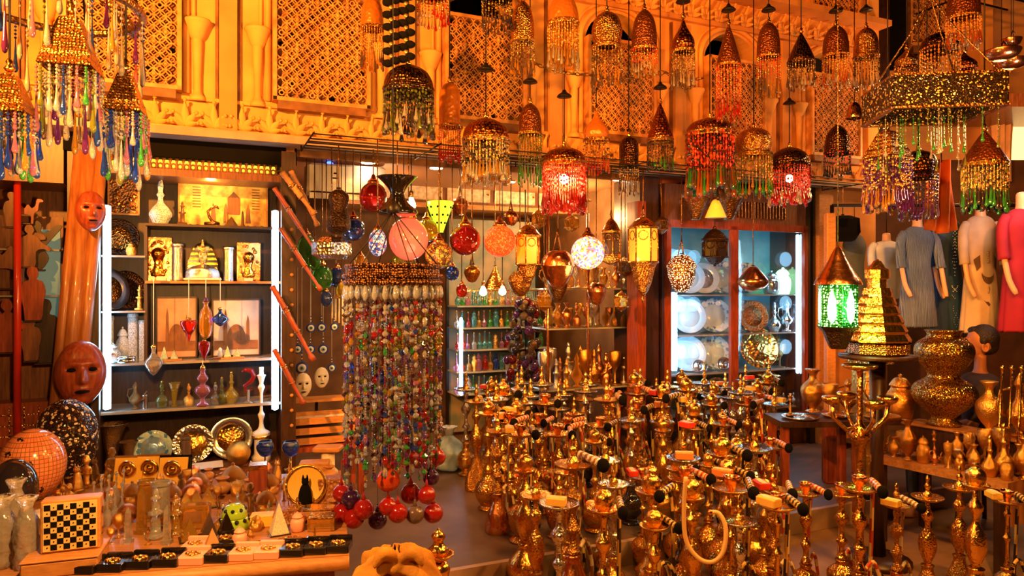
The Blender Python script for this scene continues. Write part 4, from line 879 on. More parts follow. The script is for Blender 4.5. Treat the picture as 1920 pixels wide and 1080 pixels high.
def mask_mesh(open_mouth=False):
    vs, fs = [], []; nu, nv = 28, 36
    for i in range(nv+1):
        v = i/nv; z = 1-2*v; ww = math.sqrt(max(0, 1-z*z))*(1 if z > 0 else 1-.18*z*z)
        for j in range(nu+1):
            u = j/nu*2-1; x = u*ww*.68; y = -math.sqrt(max(0, 1-u*u))*ww*.5
            y -= .24*math.exp(-(x/.09)**2)*max(0, min(1, (.32-z)/.45))*(1 if z > -.22 else math.exp(-((z+.22)/.05)**2))     # nose
            for e in (-.28, .28): y += .13*math.exp(-((x-e)/.13)**2-((z-.16)/.07)**2)                                        # eye sockets
            y -= .09*math.exp(-((z-.34)/.07)**2)*max(0, 1-abs(x)/.55)                                                        # brow
            y -= .10*math.exp(-((x)/.2)**2-((z+.42)/.05)**2)+.11*math.exp(-((x)/.17)**2-((z+.56)/.05)**2)                    # lips
            y -= .07*math.exp(-(x/.18)**2-((z+.82)/.1)**2)
            vs.append((x, y, z))
    for i in range(nv):
        for j in range(nu): a = i*(nu+1)+j; fs.append((a, a+nu+1, a+nu+2, a+1))
    n0 = len(vs); vs += [(x*.94, y*.9+.05, z*.97) for x, y, z in vs]; fs += [(n0+d, n0+c, n0+b_, n0+a) for a, b_, c, d in fs]
    return vs, fs
mv, mf = mask_mesh()
def mask(p, h, m, label, yaw, lip='redwood', group=None):
    t = thing('carved_mask', label, 'mask', p, yaw, group); s = h/2
    obj('face', MB().add([(x*s, y*s, z*s) for x, y, z in mv], mf).mesh('face', [M[m]]), t)
    b = MB()
    for e in (-.27, .27): b.ball((0, 0, 0), .125*s, 0, 12, 6, .5, Matrix.Translation((e*s, -.395*s, .15*s)))
    obj('eye_hole_dark', b.mesh('eye_hole_dark', [M['black']]), t)  # black lumps painted as the dark of the eye holes
    b = MB().ball((0, 0, 0), .2*s, 0, 12, 6, .2, Matrix.Translation((0, -.535*s, -.49*s))); obj('mouth_dark', b.mesh('mouth_dark', [M['black']]), t)  # black lump painted as the dark of the mouth
    return t
mask(FP(568, 722, -.35), .20, 'white', 'white face mask nearer the case, under the glass eyes', YAW, group='white masks')
mask(FP(603, 708, -.40), .17, 'white', 'white face mask nearer the bead chandelier, beside another white mask', YAW, group='white masks')
t = thing('shelf_board', 'pale shelf board carrying the white masks behind the carved sticks', 'shelf', FP(596, 748, -.45), YAW); obj('board', MB().box((0, 0, 0), (.55, .2, .02)).mesh('board', [M['palewood']]), t); obj('bracket', MB().box((0, .08, -.06), (.02, .04, .1)).mesh('bracket', [M['iron']]), t)
for j, y in enumerate((782, 800, 818)):
    w_ = .42-.03*j
    t = thing('wooden_tray', 'pale wooden tray, '+['topmost', 'middle', 'lowest'][j]+' of the tray stack behind the carved sticks', 'tray', FP(600, y+6, -.2), YAW, 'stacked pale trays')
    obj('tray_bed', MB().bevbox((0, 0, .008), (w_+.1, .3, .016), .006).mesh('tray_bed', [M['paper']]), t); obj('rim', MB().box((0, -.15, .025), (w_+.1, .012, .05)).box((0, .15, .025), (w_+.1, .012, .05)).mesh('rim', [M['palewood']]), t)
t = thing('side_table', 'low dark table under the tray stack inside the doorway', 'table', FS(604, -.2, 0), YAW)
zt_ = FP(600, 826, -.2).z; obj('table_top', MB().box((0, 0, zt_-.02), (.56, .42, .035)).mesh('table_top', [M['redwood']]), t)
for x in (-.27, .27):
    for y in (-.17, .17): obj('leg', MB().box((x, y, (zt_-.037)/2), (.045, .045, zt_-.037)).mesh('leg', [M['redwood']]), t)
# ================================================================ GOODS: generic shapes of unit height (z 0..1)
PR = {
 'amphora': [(.16, 0), (.17, .02), (.07, .08), (.2, .25), (.27, .45), (.24, .6), (.1, .75), (.08, .86), (.15, .97), (.16, 1)],
 'bottle': [(.2, 0), (.22, .05), (.24, .25), (.2, .4), (.07, .52), (.05, .62), (.09, .66), (.05, .7), (.1, .8), (.06, .92), (.01, 1)],
 'longneck': [(.14, 0), (.15, .02), (.2, .12), (.24, .24), (.17, .38), (.07, .5), (.055, .62), (.085, .68), (.05, .74), (.06, .9), (.03, 1)],
 'ewer': [(.15, 0), (.16, .04), (.06, .1), (.2, .28), (.21, .4), (.09, .58), (.065, .75), (.1, .82), (.07, .9), (.015, 1)],
 'goblet': [(.2, 0), (.2, .03), (.05, .08), (.045, .4), (.1, .48), (.24, .7), (.25, .97), (.22, .98), (.2, .7), (.02, .55)],
 'cylinder': [(.2, 0), (.21, .02), (.2, .05), (.2, .92), (.22, .95), (.225, 1), (.19, .99), (.18, .2)],
 'candlestick': [(.22, 0), (.22, .04), (.09, .09), (.05, .2), (.09, .3), (.04, .36), (.04, .62), (.09, .7), (.05, .76), (.1, .86), (.12, .88), (.06, .9), (.06, 1)],
 'jar': [(.25, 0), (.3, .06), (.36, .3), (.34, .55), (.22, .68), (.25, .72), (.28, .75), (.15, .9), (.04, .93), (.06, .97), (.01, 1)],
 'potbelly': [(.22, 0), (.25, .03), (.2, .07), (.4, .25), (.46, .42), (.38, .6), (.2, .7), (.19, .78), (.33, .9), (.36, .94), (.3, .95), (.15, .8)],
 'flute': [(.16, 0), (.17, .03), (.08, .1), (.09, .3), (.13, .6), (.2, .93), (.27, 1), (.24, .99), (.1, .6)],
 'dish': [(.3, 0), (.3, .04), (.08, .12), (.06, .3), (.12, .5), (.1, .62), (.3, .72), (.8, .92), (.85, 1), (.78, .97), (.2, .8)],
 'obelisk': [(.16, 0), (.16, .1), (.11, .1), (.075, .85), (.004, 1)],
 'pyramid': [(.72, 0), (.72, .05), (.004, 1)],
 'minaret': [(.2, 0), (.2, .08), (.1, .1), (.09, .45), (.15, .48), (.15, .53), (.07, .55), (.065, .75), (.1, .78), (.1, .81), (.05, .83), (.06, .9), (.004, 1)],
 'ball': [(.02, 0), (.2, .03), (.4, .2), (.5, .5), (.4, .8), (.2, .97), (.02, 1)],
}
MC = {}
def lm(kind, m, seg=16, smooth=None):
    key = (kind, m, seg)
    if key not in MC:
        flat = kind in ('obelisk', 'pyramid'); sg = 4 if flat else seg
        MC[key] = MB().lathe(PR[kind] if flat or kind == 'minaret' else cat(PR[kind], 3), sg, 0, None, not flat, PI/4 if flat else 0).mesh(kind, [M[m]])
    return MC[key]
BODYN = {'amphora': 'vase_body', 'bottle': 'bottle_body', 'longneck': 'bottle_body', 'ewer': 'pot_body'}
def ewer_parts(t, m, h):
    b = MB(); b.tube([(.18, 0, .3), (.32, 0, .38), (.34, 0, .55), (.42, 0, .66)], [.045, .035, .025, .03], 7); obj('spout', b.mesh('spout', [M[m]]), t, scale=h)
    b = MB(); b.tube([(-.1, 0, .76), (-.26, 0, .72), (-.3, 0, .5), (-.19, 0, .32)], .022, 7); obj('handle', b.mesh('handle', [M[m]]), t, scale=h)
def good(name, kind, m, p, h, label, cat_, group=None, rz=0.0, stopper=None, wide=1.0):
    """one small ware standing at p"""
    t = thing(name, label, cat_, p, rz, group)
    obj(BODYN.get(kind, 'body'), lm(kind, m), t, scale=(h*wide, h*wide, h))
    if kind == 'ewer': ewer_parts(t, m, h)
    if kind in ('bottle', 'longneck'): obj('stopper', MB().ball((0, 0, 0), .05*h, 0, 10, 7, 1.3).mesh('stopper', [M[stopper or m]]), t, (0, 0, h*1.0))
    if kind in ('amphora', 'potbelly'): obj('rim', MB().torus((0, 0, 0), (.16 if kind == 'amphora' else .35)*h*wide, .018*h, 0, 18, 6).mesh('rim', [M[m]]), t, (0, 0, h*.985 if kind == 'amphora' else h*.94))
    return t
def on(px, off, z): return FS(px, off, z)
kA = lambda px, off=AO: FP(px, HY, off).y/FPX
def plate(p, r, m, label, yaw, tilt=.2, group=None, inner=None, name='plate', flat=False):
    """a plate leaning back on edge; p is its lowest point"""
    t = thing(name, label, 'plate', p, 0, group, rot=(0, 0, yaw) if not flat else (0, 0, yaw))
    Mx = Matrix.Translation((0, 0, r)) @ Matrix.Rotation(PI/2-tilt, 4, 'X') if not flat else Matrix.Identity(4)
    Mx2 = Matrix.Translation((0, math.sin(tilt)*0, 0)) @ Mx
    obj('plate_rim', MB().lathe([(r*.66, -.006), (r*.98, .012), (r, .018), (r*.97, .02), (r*.7, .006), (r*.64, .003)], 30, 0, Mx2, capb=False, capt=False).mesh('plate_rim', [M[m]]), t)
    obj('plate_well', MB().lathe([(r*.66, -.006), (r*.64, .003), (r*.42, -.002), (r*.4, .001), (r*.2, 0), (.01, .001)][::1], 30, 0, Mx2, capb=False).mesh('plate_well', [M[inner or m]]), t)
    return t
M['bluechina'] = cells('bluechina', [(.6, .82, .92), (.10, .28, .6), (.65, .85, .95)], 30, (.5, .75, .9), .05, .12)
M['whitechina'] = mat('whitechina', (.55, .80, .92), 0, .12, coat=.8)  # white china tinted blue, the cool case light put into its colour
M['bluepaint'] = mat('bluepaint', (.15, .35, .8), .3, .2, vary=(12, (.5, .65, .9)))
M['inlay'] = cells('inlay', [(.02, .03, .05), (.85, .9, .95), (.3, .4, .5)], 55, (.8, .9, .95), .12, .25)
M['papyrus'] = mat('papyrus', (.95, .62, .16), 0, .6, vary=(14, (.55, .22, .04)))
M['hammered'] = mat('hammered', (.95, .55, .14), 1, .22, bump=('v', 28, 1.0))
# ---- left case, top shelf
z = zs['a']; k = kA(380)
good('filigree_bottle', 'longneck', 'inlay', on(301, AO, z), 86*k*.94, 'tall white and black inlaid bottle on the top shelf of the case', 'bottle', stopper='silver')
def picture(px0, px1, y0, y1, off, m, label, figs=0, frame='palewood', name='picture', th=.02, draw=None):
    a, c = FP(px0, y1, off), FP(px1, y0, off); w_ = (FS(px1, off, 0)-FS(px0, off, 0)).length; h = c.z-a.z
    ctr = (FS(px0, off, a.z)+FS(px1, off, a.z))/2
    for zz in zs.values():
        if abs(zz-ctr.z) < .07: h += ctr.z-zz-.001; ctr.z = zz+.001
    t = thing(name, label, 'picture', ctr, YAW)
    obj('picture_sheet', MB().box((0, 0, h/2), (w_-.02, .01, h-.02)).mesh('picture_sheet', [M[m]]), t)
    b = MB()
    for x in (-w_/2+.006, w_/2-.006): b.box((x, 0, h/2), (.012, th, h))
    for zz in (.006, h-.006): b.box((0, 0, zz), (w_, th, .012))
    obj('picture_frame', b.mesh('picture_frame', [M[frame]]), t)
    if draw:
        b = MB(); draw(b, w_, h); obj('drawn_print', b.mesh('drawn_print', [M['wood'], M['backwood'], M['brass'], M['paper']]), t)
    return t
def d_papyrus(b, w_, h):                          # rows of strokes, a doorway shape and seated figures: plain marks
    for sx_ in (-.30, .36):
        for i in range(8): b.box((sx_*w_, -.007, h*(.86-.06*i)), (.09*w_, .003, .02*h), 0)
    b.prism([(.04*w_, .3*h), (.04*w_, .66*h), (.11*w_, .8*h), (.18*w_, .66*h), (.18*w_, .3*h)], -.009, -.006, 0)
    for x in (-.12, .02, .27): b.prism([(x*w_-.03*w_, .12*h), (x*w_-.02*w_, .42*h), (x*w_, .55*h), (x*w_+.02*w_, .42*h), (x*w_+.03*w_, .12*h)], -.009, -.006, 1)
    for i in range(12): b.box(((-.45+.08*i)*w_, -.008, .05*h), (.03*w_, .003, .04*h), 0)
picture(334, 502, 346, 422, -.36, 'papyrus', 'wide golden papyrus picture lit on the top shelf of the case', draw=d_papyrus)
picture(202, 262, 336, 402, -.34, 'bronze', 'dim bronze relief picture in the upper side bay of the case', draw=lambda b, w_, h: [b.ball((R.uniform(-.4, .4)*w_, -.008, R.uniform(.1, .9)*h), .02, 2, 7, 4) for _ in range(14)])
for i, (px, h, kd, m, lab) in enumerate(((342, 42, 'minaret', 'bronze', 'dark bronze minaret figure at the near end of the top shelf'), (434, 18, 'pyramid', 'bronze', 'tiny bronze pyramid before the papyrus picture'), (455, 30, 'obelisk', 'bronze', 'bronze obelisk before the far end of the papyrus picture'), (426, 26, 'obelisk', 'oldgold', 'small gilt obelisk in the middle of the top shelf'))):
    good('figurine', kd, m, on(px, AO+.1, z), h*k, lab, 'figurine')
p = on(398, AO+.1, z); t = thing('snake_figurine', 'dark curled snake figurine rearing before the papyrus picture', 'figurine', p, YAW)
obj('body', MB().tube([(-.05, 0, .012), (0, -.03, .012), (.04, 0, .014), (0, .02, .03), (-.02, 0, .06), (-.03, 0, .1), (0, 0, .13), (.03, 0, .14), (.045, 0, .12)], [.012, .013, .013, .012, .011, .01, .01, .012, .004], 8).mesh('body', [M['bronze']]), t)
# ---- second shelf
z = zs['b']
def relief(px0, px1, y0, label, m, dots):
    def dr(b, w_, h):
        b.ball((0, -.005, h*.62), h*.15, 2, 14, 9); b.lathe([(h*.14, 0), (h*.17, h*.05), (h*.1, h*.2), (h*.08, h*.3), (h*.12, h*.42)], 12, 2, Matrix.Translation((0, -.004, h*.1)) @ Matrix.Diagonal((1, .35, 1, 1)))
        for i in range(dots):
            a = R.uniform(0, 6.28); b.ball((math.cos(a)*w_*.38*R.uniform(.85, 1.05), -.008, h/2+math.sin(a)*h*.4), .012, 2, 6, 4)
    return picture(px0, px1, y0, 521, AO-.04, m, label, draw=dr, frame='copper')
relief(271, 322, 446, 'copper relief panel with a bust, first on the second shelf', 'copper', 22)
relief(444, 488, 456, 'copper relief panel with a bust at the far end of the second shelf', 'copper', 18)
good('cylinder_vase', 'cylinder', 'silver', on(333, AO+.02, z), 66*k, 'silver cylinder vase between the first copper relief and the golden pharaoh bust', 'vase', wide=.75)
good('cylinder_vase', 'cylinder', 'silver', on(428, AO+.02, z), 62*k, 'silver cylinder vase on the far side of the golden pharaoh bust', 'vase', wide=.75)
p = on(380, AO+.04, z); t = thing('pharaoh_bust', 'golden pharaoh bust with striped headcloth on the second shelf', 'bust', p, YAW); s = 72*k
b = MB().lathe(cat([(.40, 0), (.42, .06), (.40, .2), (.3, .3), (.14, .36), (.12, .45)], 3), 20, 0, None, True, 0, (1, .55)); obj('shoulders', b.mesh('shoulders', [M['silver']]), t, scale=s)
b = MB()
for i in range(9):                                # headcloth in stripes
    u = i/8; w_ = .30-.10*abs(u-.35)+.08*(1-u); b.prism([(-w_-.02*(1-u), .24+.062*i), (w_+.02*(1-u), .24+.062*i), (w_*.97, .24+.062*i+.06), (-w_*.97, .24+.062*i+.06)], -.06+.02*u, .12, i % 2)
b.ball((0, .04, .78), .2, 0, 16, 10, .8); obj('headcloth', b.mesh('headcloth', [M['gold'], M['blackgloss']]), t, scale=s)
b = MB().add([(x*.165, y*.24-.06, z_*.22+.58) for x, y, z_ in mv], mf); obj('face', b.mesh('face', [M['gold']]), t, scale=s)
b = MB().lathe([(.02, .22), (.035, .4)], 10, 0, Matrix.Translation((0, -.17, 0))); obj('beard', b.mesh('beard', [M['gold']]), t, scale=s)
b = MB().tube([(0, -.14, .8), (0, -.2, .86), (0, -.16, .95), (0, -.2, 1.0)], [.03, .035, .03, .015], 8); obj('cobra', b.mesh('cobra', [M['gold']]), t, scale=s)
b = MB().bevbox((0, 0, -.03), (.9, .5, .06), .02); obj('pedestal', b.mesh('pedestal', [M['white']]), t, (0, 0, .005), scale=s)
t.location.z += .055*s
for px, lab in ((302, 'under the first copper relief'), (466, 'under the far copper relief')):
    t = thing('price_card', 'small white price card '+lab, 'card', FS(px, AO+.20-.0, z+.001), YAW); obj('card', MB().prism([(-.03, 0), (.03, 0), (.03, .02), (-.03, .02)], -.001, .001, 0, Matrix.Rotation(-.3, 4, 'X')).mesh('card', [M['white']]), t)
# ---- side bay of the case
z1, z2 = zf(220, 480, AO), zf(220, 582, AO)
plate(on(222, AO-.06, z1), 34*k, 'darkmetal', 'large dark plate in the upper side bay behind the tube light', YAW+.2, inner='oldgold')
p = on(246, AO+.05, z1); good('gilt_ornament', 'jar', 'gold', p, 26*k, 'small gilt ornament before the large dark plate in the side bay', 'ornament')
plate(on(205, AO-.02, z2), 38*k, 'plainsilver', 'plate with a pale rim seen almost edge-on in the side bay', YAW+.75, inner='oldgold')
plate(on(236, AO-.10, z2), 36*k, 'darkmetal', 'black plate behind the pale-rimmed plate in the side bay', YAW+.5)
good('gilt_ornament', 'minaret', 'gold', on(262, AO+.06, z2), 46*k, 'gilt tower ornament next to the black plate in the side bay', 'ornament')
z = zs['c']
for px, h, kd, lab in ((204, 78, 'cylinder', 'white inlaid cylinder box nearest the tube light'), (230, 62, 'jar', 'white and blue inlaid lidded jar beside the cylinder boxes'), (249, 82, 'cylinder', 'tallest blue and white inlaid cylinder box in the side bay'), (268, 70, 'cylinder', 'white inlaid cylinder box next to the mosque picture')):
    good('inlaid_box', kd, 'inlay', on(px, AO-.04, z), h*k, lab, 'box', 'inlaid boxes in the side bay', wide=.5)
good('trinket_bowl', 'jar', 'silver', on(212, AO+.1, z), 36*k, 'small silver lidded bowl before the inlaid cylinder boxes', 'bowl')
t = thing('trinket_box', 'flat oval silver trinket box before the tallest inlaid cylinder box', 'box', on(236, AO+.12, z), YAW)
obj('box_body', MB().lathe([(.055, 0), (.06, .004), (.06, .03)], 20, 0, None, True, 0, (1, .6)).mesh('box_body', [M['plainsilver']]), t); obj('lid', MB().lathe([(.062, .03), (.062, .04), (.05, .048)], 20, 0, None, True, 0, (1, .6)).mesh('lid', [M['plainsilver']]), t)
# ---- third shelf: mosque pictures and things hung before them
M['sepia'] = mat('sepia', (.62, .36, .22), 0, .5, vary=(5, (.38, .2, .13))); M['sepia2'] = mat('sepia2', (.70, .55, .44), 0, .5, vary=(5, (.5, .34, .24)))
def d_mosque(b, w_, h):
    b.prism([(-.45*w_, .12*h), (.45*w_, .12*h), (.45*w_, .28*h), (-.45*w_, .28*h)], -.008, -.005, 1)
    for x, t_ in ((-.22, .7), (.24, .6)): b.prism([(x*w_-.04*w_, .2*h), (x*w_+.04*w_, .2*h), (x*w_+.03*w_, t_*h), (x*w_, t_*h+.12*h), (x*w_-.03*w_, t_*h)], -.010, -.006, 0)
    b.prism([(math.cos(PI*i/12)*.2*w_, .28*h+math.sin(PI*i/12)*.28*h) for i in range(13)], -.009, -.005, 1)
    b.prism([(.1*w_+math.cos(PI*i/8)*.1*w_, .28*h+math.sin(PI*i/8)*.18*h) for i in range(9)], -.0105, -.006, 0)
picture(291, 370, 556, 668, AO-.06, 'sepia', 'dark sepia picture of a mosque nearer the tube light', draw=d_mosque, frame='darkwood')
picture(397, 488, 560, 670, AO-.06, 'sepia2', 'paler sepia picture of mosque towers by the far tube light', draw=d_mosque, frame='darkwood')
for px, h, n_, lab in ((318, 24, 2, 'gold pyramid pair before the dark mosque picture'), (436, 22, 2, 'gold pyramid pair before the paler mosque picture')):
    t = thing('pyramid_set', lab, 'figurine', on(px, AO+.1, z), YAW); obj('base', MB().box((0, 0, .006), (.16, .06, .012)).mesh('base', [M['palewood']]), t)
    for j in range(2): obj('pyramid', lm('pyramid', 'gold'), t, (-.035+.065*j, 0, .012), scale=(.05, .05, h*k*(1-.3*j)))
t = thing('camel_figurine', 'small brown base with a seated white figure between the pyramid pairs', 'figurine', on(413, AO+.1, z), YAW); obj('base', MB().box((0, 0, .006), (.09, .05, .012)).mesh('base', [M['redwood']]), t); obj('figure', MB().lathe(cat([(.018, .012), (.02, .03), (.012, .055), (.014, .07), (.002, .085)], 3), 12).mesh('figure', [M['white']]), t)
# hanging glass ornaments on cords, in front of shelves
def pendant(px, ytop, y0, y1, off, prof, m, label, w_=24, cordm='white', stop=None):
    p = FP(px, y1, off); kk = p.y/FPX; h = (y1-y0)*kk; r = w_/2*kk
    t = thing('hanging_glass_ornament', label, 'ornament', p, 0, 'glass ornaments hung in the case')
    obj('glass_body', MB().lathe(cat([(a*r, q*h) for a, q in prof], 3), 16).mesh('glass_body', [M[m]]), t)
    obj('neck_cap', MB().lathe([(r*.3, h), (r*.34, h*1.05), (r*.1, h*1.12)], 10).mesh('neck_cap', [M[stop or 'gold']]), t)
    obj('cord', MB().tube([(0, 0, h*1.1), (0, 0, FP(px, ytop, off).z-p.z)], .0028, 5).mesh('cord', [M[cordm]]), t)
GENIE = [(.08, 0), (.5, .12), (1, .38), (.9, .55), (.35, .75), (.2, .9), (.3, 1)]
pendant(288, 520, 652, 704, AO+.24, GENIE, 'g_clear', 'clear bulbous glass ornament hung first along the case front', 30)
pendant(354, 520, 600, 640, AO+.24, [(.1, 0), (.3, .3), (.8, .6), (1, .95), (.1, 1)], 'g_red', 'red glass cup ornament hung before the dark mosque picture', 30)
pendant(386, 520, 566, 636, AO+.22, [(.1, 0), (.7, .1), (.9, .3), (.8, .7), (.3, .9), (.5, 1)], 'g_amber', 'peach glass lamp ornament hung between the mosque pictures', 26, stop='g_violet')
pendant(413, 520, 580, 612, AO+.24, GENIE, 'g_blue', 'dark blue round glass ornament next to the peach one', 28)
pendant(383, 636, 640, 676, AO+.26, [(.1, 0), (.3, .2), (.8, .5), (1, .9), (.5, 1)], 'g_cherry', 'dark red glass bell ornament hung below the peach one', 22)
pendant(380, 676, 692, 762, AO+.26, [(.6, 0), (.8, .06), (.2, .2), (.9, .38), (.8, .52), (.3, .6), (.7, .75), (.3, .9), (.4, 1)], 'g_pink', 'tall pink and clear glass ornament hung lowest in the case', 30)
t = thing('glass_seahorse', 'curled red glass seahorse figure at the far end of the third shelf', 'figurine', on(466, AO+.1, z-.10), YAW)
obj('body', MB().tube([(.03, 0, .0), (-.02, 0, -.01), (-.03, 0, .03), (.02, 0, .06), (.04, 0, .10), (.02, 0, .14), (-.02, 0, .15), (-.05, 0, .135)], [.006, .01, .013, .018, .022, .02, .016, .006], 8).mesh('body', [M['g_red']]), t, (0, 0, .0))
t.location.z = zs['d']+.10; obj('stand', MB().lathe([(.04, -.10), (.04, -.09), (.012, -.085), (.012, 0)], 12).mesh('stand', [M['g_clear']]), t)
# ---- fourth shelf: perfume bottles
z = zs['d']
BT = [(254, 54, 'ewer', 'bronze', 'bronze ewer standing first on the perfume shelf'), (272, 26, 'cylinder', 'plainsilver', 'short silver cup beside the bronze ewer'), (304, 52, 'bottle', 'g_olive', 'round yellow green perfume bottle beside the silver cup'), (327, 48, 'flute', 'g_yellow', 'yellow glass flute vase beside the round green bottle'),
      (354, 44, 'bottle', 'gold', 'slender gold perfume bottle before the pink hanging ornament'), (404, 44, 'bottle', 'g_clear', 'clear perfume bottle just past the pink hanging ornament'), (416, 54, 'longneck', 'g_olive', 'olive perfume bottle with a tall neck'), (434, 64, 'longneck', 'g_yellow', 'tallest yellow perfume bottle near the far end of the perfume shelf')]
for px, h, kd, m, lab in BT: good('perfume_bottle' if kd in ('bottle', 'longneck') else ('ewer' if kd == 'ewer' else 'glass_vase'), kd, m, on(px, AO+.06, z), h*k*.9, lab, 'bottle' if kd in ('bottle', 'longneck') else 'vase', stopper='gold')
good('candlestick', 'candlestick', 'white', FS(490, AO+.12, zf(490, 815, AO+.12)), 128*k, 'tall white turned candlestick in front of the far tube light', 'candlestick', wide=.55)
t = thing('candlestick_block', 'white ribbed pedestal under the tall white candlestick', 'pedestal', FS(490, AO+.12, zs['e']), 0); h = zf(490, 815, AO+.12)-zs['e']; obj('base', MB().lathe([(.07, 0), (.07, h*.2), (.05, h*.3), (.05, h*.8), (.065, h)], 16).mesh('base', [M['white']]), t); obj('cap', MB().torus((0, 0, h-.012), .06, .012, 0, 16, 6).mesh('cap', [M['gold']]), t)
# ---- bottom shelf
z = zs['e']
good('brass_vase', 'flute', 'bronze', on(209, AO+.05, z), 86*k, 'tall flared bronze vase at the near end of the bottom shelf', 'vase', wide=1.2)
good('brass_vase', 'flute', 'bronze', on(240, AO+.12, z), 56*k, 'short flared bronze vase beside the tall flared vase', 'vase', wide=1.1)
plate(on(287, AO-.03, z), 33*k, 'bluechina', 'blue painted plate with a patterned rim on the bottom shelf', YAW, inner='bluepaint')
plate(on(362, AO-.03, z), 36*k, 'silver', 'silver plate with a broad white rim in the middle of the bottom shelf', YAW, inner='gold')
plate(on(434, AO-.05, z), 40*k, 'plainsilver', 'mirror-bright silver plate, largest on the bottom shelf', YAW, inner='brass')
good('gold_ball', 'ball', 'gold', on(447, AO+.16, z), 44*k, 'polished gold ball before the largest silver plate', 'ball')
good('cylinder_vase', 'cylinder', 'bronze', on(349, AO+.14, z), 56*k, 'dark cylinder vase before the silver plate with the broad rim', 'vase', wide=.7)
t = thing('paper_sheet', 'white paper notice lying at the foot of the silver plates', 'paper', on(388, AO+.2, z+.002), YAW+.1); obj('sheet', MB().prism([(-.11, 0), (.11, .0), (.11, .06), (-.11, .06)], -.001, .001, 0, Matrix.Rotation(-.9, 4, 'X')).mesh('sheet', [M['white']]), t)
# hooks at case
# ---- right case: plates on shelves
plist = [(1290, 533, 32, 'whitechina', .35, 'white plate, first in the top row of the plate cabinet'), (1319, 534, 30, 'whitechina', .3, 'oval-rimmed white plate, second in the top row'), (1352, 526, 32, 'bluechina', .35, 'patterned plate, last in the top row of the first bay'),
         (1291, 601, 33, 'whitechina', .4, 'glaring white plate, first in the middle row'), (1339, 597, 33, 'bluechina', .35, 'ringed blue and white plate in the middle row'),
         (1290, 667, 34, 'whitechina', .4, 'white plate, first in the lowest lit row'), (1337, 668, 33, 'bluechina', .4, 'blue ringed plate in the lowest lit row')]
kb = lambda px: FP(px, HY, BO).y/FPX
zrow = {0: zb[0], 1: zb[1], 2: zb[2], 3: zb[3]}
for i, (px, py, r_, m_, yw, lab) in enumerate(plist):
    row = 0 if i < 3 else (1 if i < 5 else 2)
    plate(on(px, BO-.02, zrow[row]), r_*kb(px), m_, lab, YAW-yw, .25, 'plates in the blue lit bay', inner='whitechina' if m_ == 'bluechina' else 'silver' if i in (1,) else None)
for px, h, lab in ((1309, 24, 'small silver dish before the first lowest plate'), (1357, 26, 'small silver ringed dish by the bay post')): plate(on(px, BO+.1, zb[2]), h/2*kb(px)*1.0, 'plainsilver', lab, YAW-.4, .25)
for px, r_, m_, lab in ((1292, 30, 'silver', 'dim grey plate, first below the lit rows'), (1345, 30, 'silver', 'dim grey plate with a dark well below the lit rows')): plate(on(px, BO, zb[3]), r_*kb(px), m_, lab, YAW-.3, .25, inner='darkmetal' if px > 1300 else None)
for px, py, r_, row, m_, lab in ((1411, 592, 30, 1, 'bronze', 'brown bronze plate in the second bay above the hammered gold plate'), (1422, 668, 38, 2, 'hammered', 'large hammered gold plate shining in the second bay'), (1430, 752, 36, 3, 'brass', 'big golden plate at the bottom of the second bay')):
    plate(on(px, BO+.05, zrow[row]), r_*kb(px), m_, lab, YAW-.25, .22, inner=m_)
plate(on(1398, BO-.05, zb[0]), 30*kb(1398), 'bluechina', 'pale plate half hidden by the cabinet mid post, top row', YAW-.8, .25); plate(on(1395, BO-.08, zb[1]), 30*kb(1398), 'bluechina', 'pale plate half hidden by the cabinet mid post, middle row', YAW-.8, .25)
good('silver_ewer', 'ewer', 'plainsilver', on(1476, BO+.05, zb[1]), 60*kb(1476), 'bright silver ewer by the far tube light, middle row', 'ewer'); good('silver_ewer', 'longneck', 'plainsilver', on(1452, BO+.02, zb[1]), 52*kb(1476), 'slim silver bottle beside the bright silver ewer', 'bottle')
good('brass_cup', 'goblet', 'bronze', on(1462, BO+.05, zb[2]), 44*kb(1476), 'dark bronze goblet beside the hammered gold plate', 'goblet'); good('glass_lamp', 'jar', 'greenpane', on(1468, BO-.02, zb[0]), 50*kb(1476), 'green lit glass jar on the top row of the second bay', 'jar')
good('silver_jar', 'jar', 'plainsilver', on(1446, BO+.02, zb[0]), 44*kb(1476), 'silver lidded jar beside the green lit glass jar', 'jar')
for i in range(5): good('silver_teapot', 'ewer', 'silver', on(1412+i*19, BO+.12, zb[3]), 24*kb(1440), 'small silver pot, %s of five before the big golden plate' % ORD[i+1], 'pot', 'silver pots before the golden plate')
# ---- bottle shelves deep in the shop
bo_ = -1.5
bs = thing('bottle_shelf_unit', 'glass shelving packed with perfume bottles deep in the doorway', 'shelf unit', FW(0, 0, 0), YAW)
b0, b1 = sx(850, bo_), sx(1022, bo_); ys = [572, 612, 652, 692, 732]
for y in ys: obj('shelf', MB().box(((b0+b1)/2, -bo_+.05, zf(935, y, bo_)-.009), (b1-b0, .34, .014)).mesh('shelf', [M['shelfglass']]), bs)
for x in (b0, b1): obj('upright', MB().box((x, -bo_+.2, 1.25), (.03, .03, 2.5)).mesh('upright', [M['iron']]), bs)
obj('back_panel', MB().box(((b0+b1)/2, -bo_+.24, 1.2), (b1-b0, .02, 2.3)).mesh('back_panel', [mat('tealback', (.12, .16, .14), 0, .5, vary=(6, (.3, .22, .14)))]), bs)
obj('tube_light', MB().lathe([(.01, zf(842, 740, bo_)), (.018, zf(842, 735, bo_)), (.018, zf(842, 600, bo_)), (.01, zf(842, 595, bo_))], 10).mesh('tube_light', [M['tube']]), bs, (b0+.05, -bo_-.1, 0))
cl = [('g_clear', 'clear'), ('g_teal', 'teal'), ('g_amber', 'amber'), ('g_green', 'green'), ('g_pink', 'pink'), ('g_red', 'red'), ('g_blue', 'blue'), ('gold', 'gilt')]
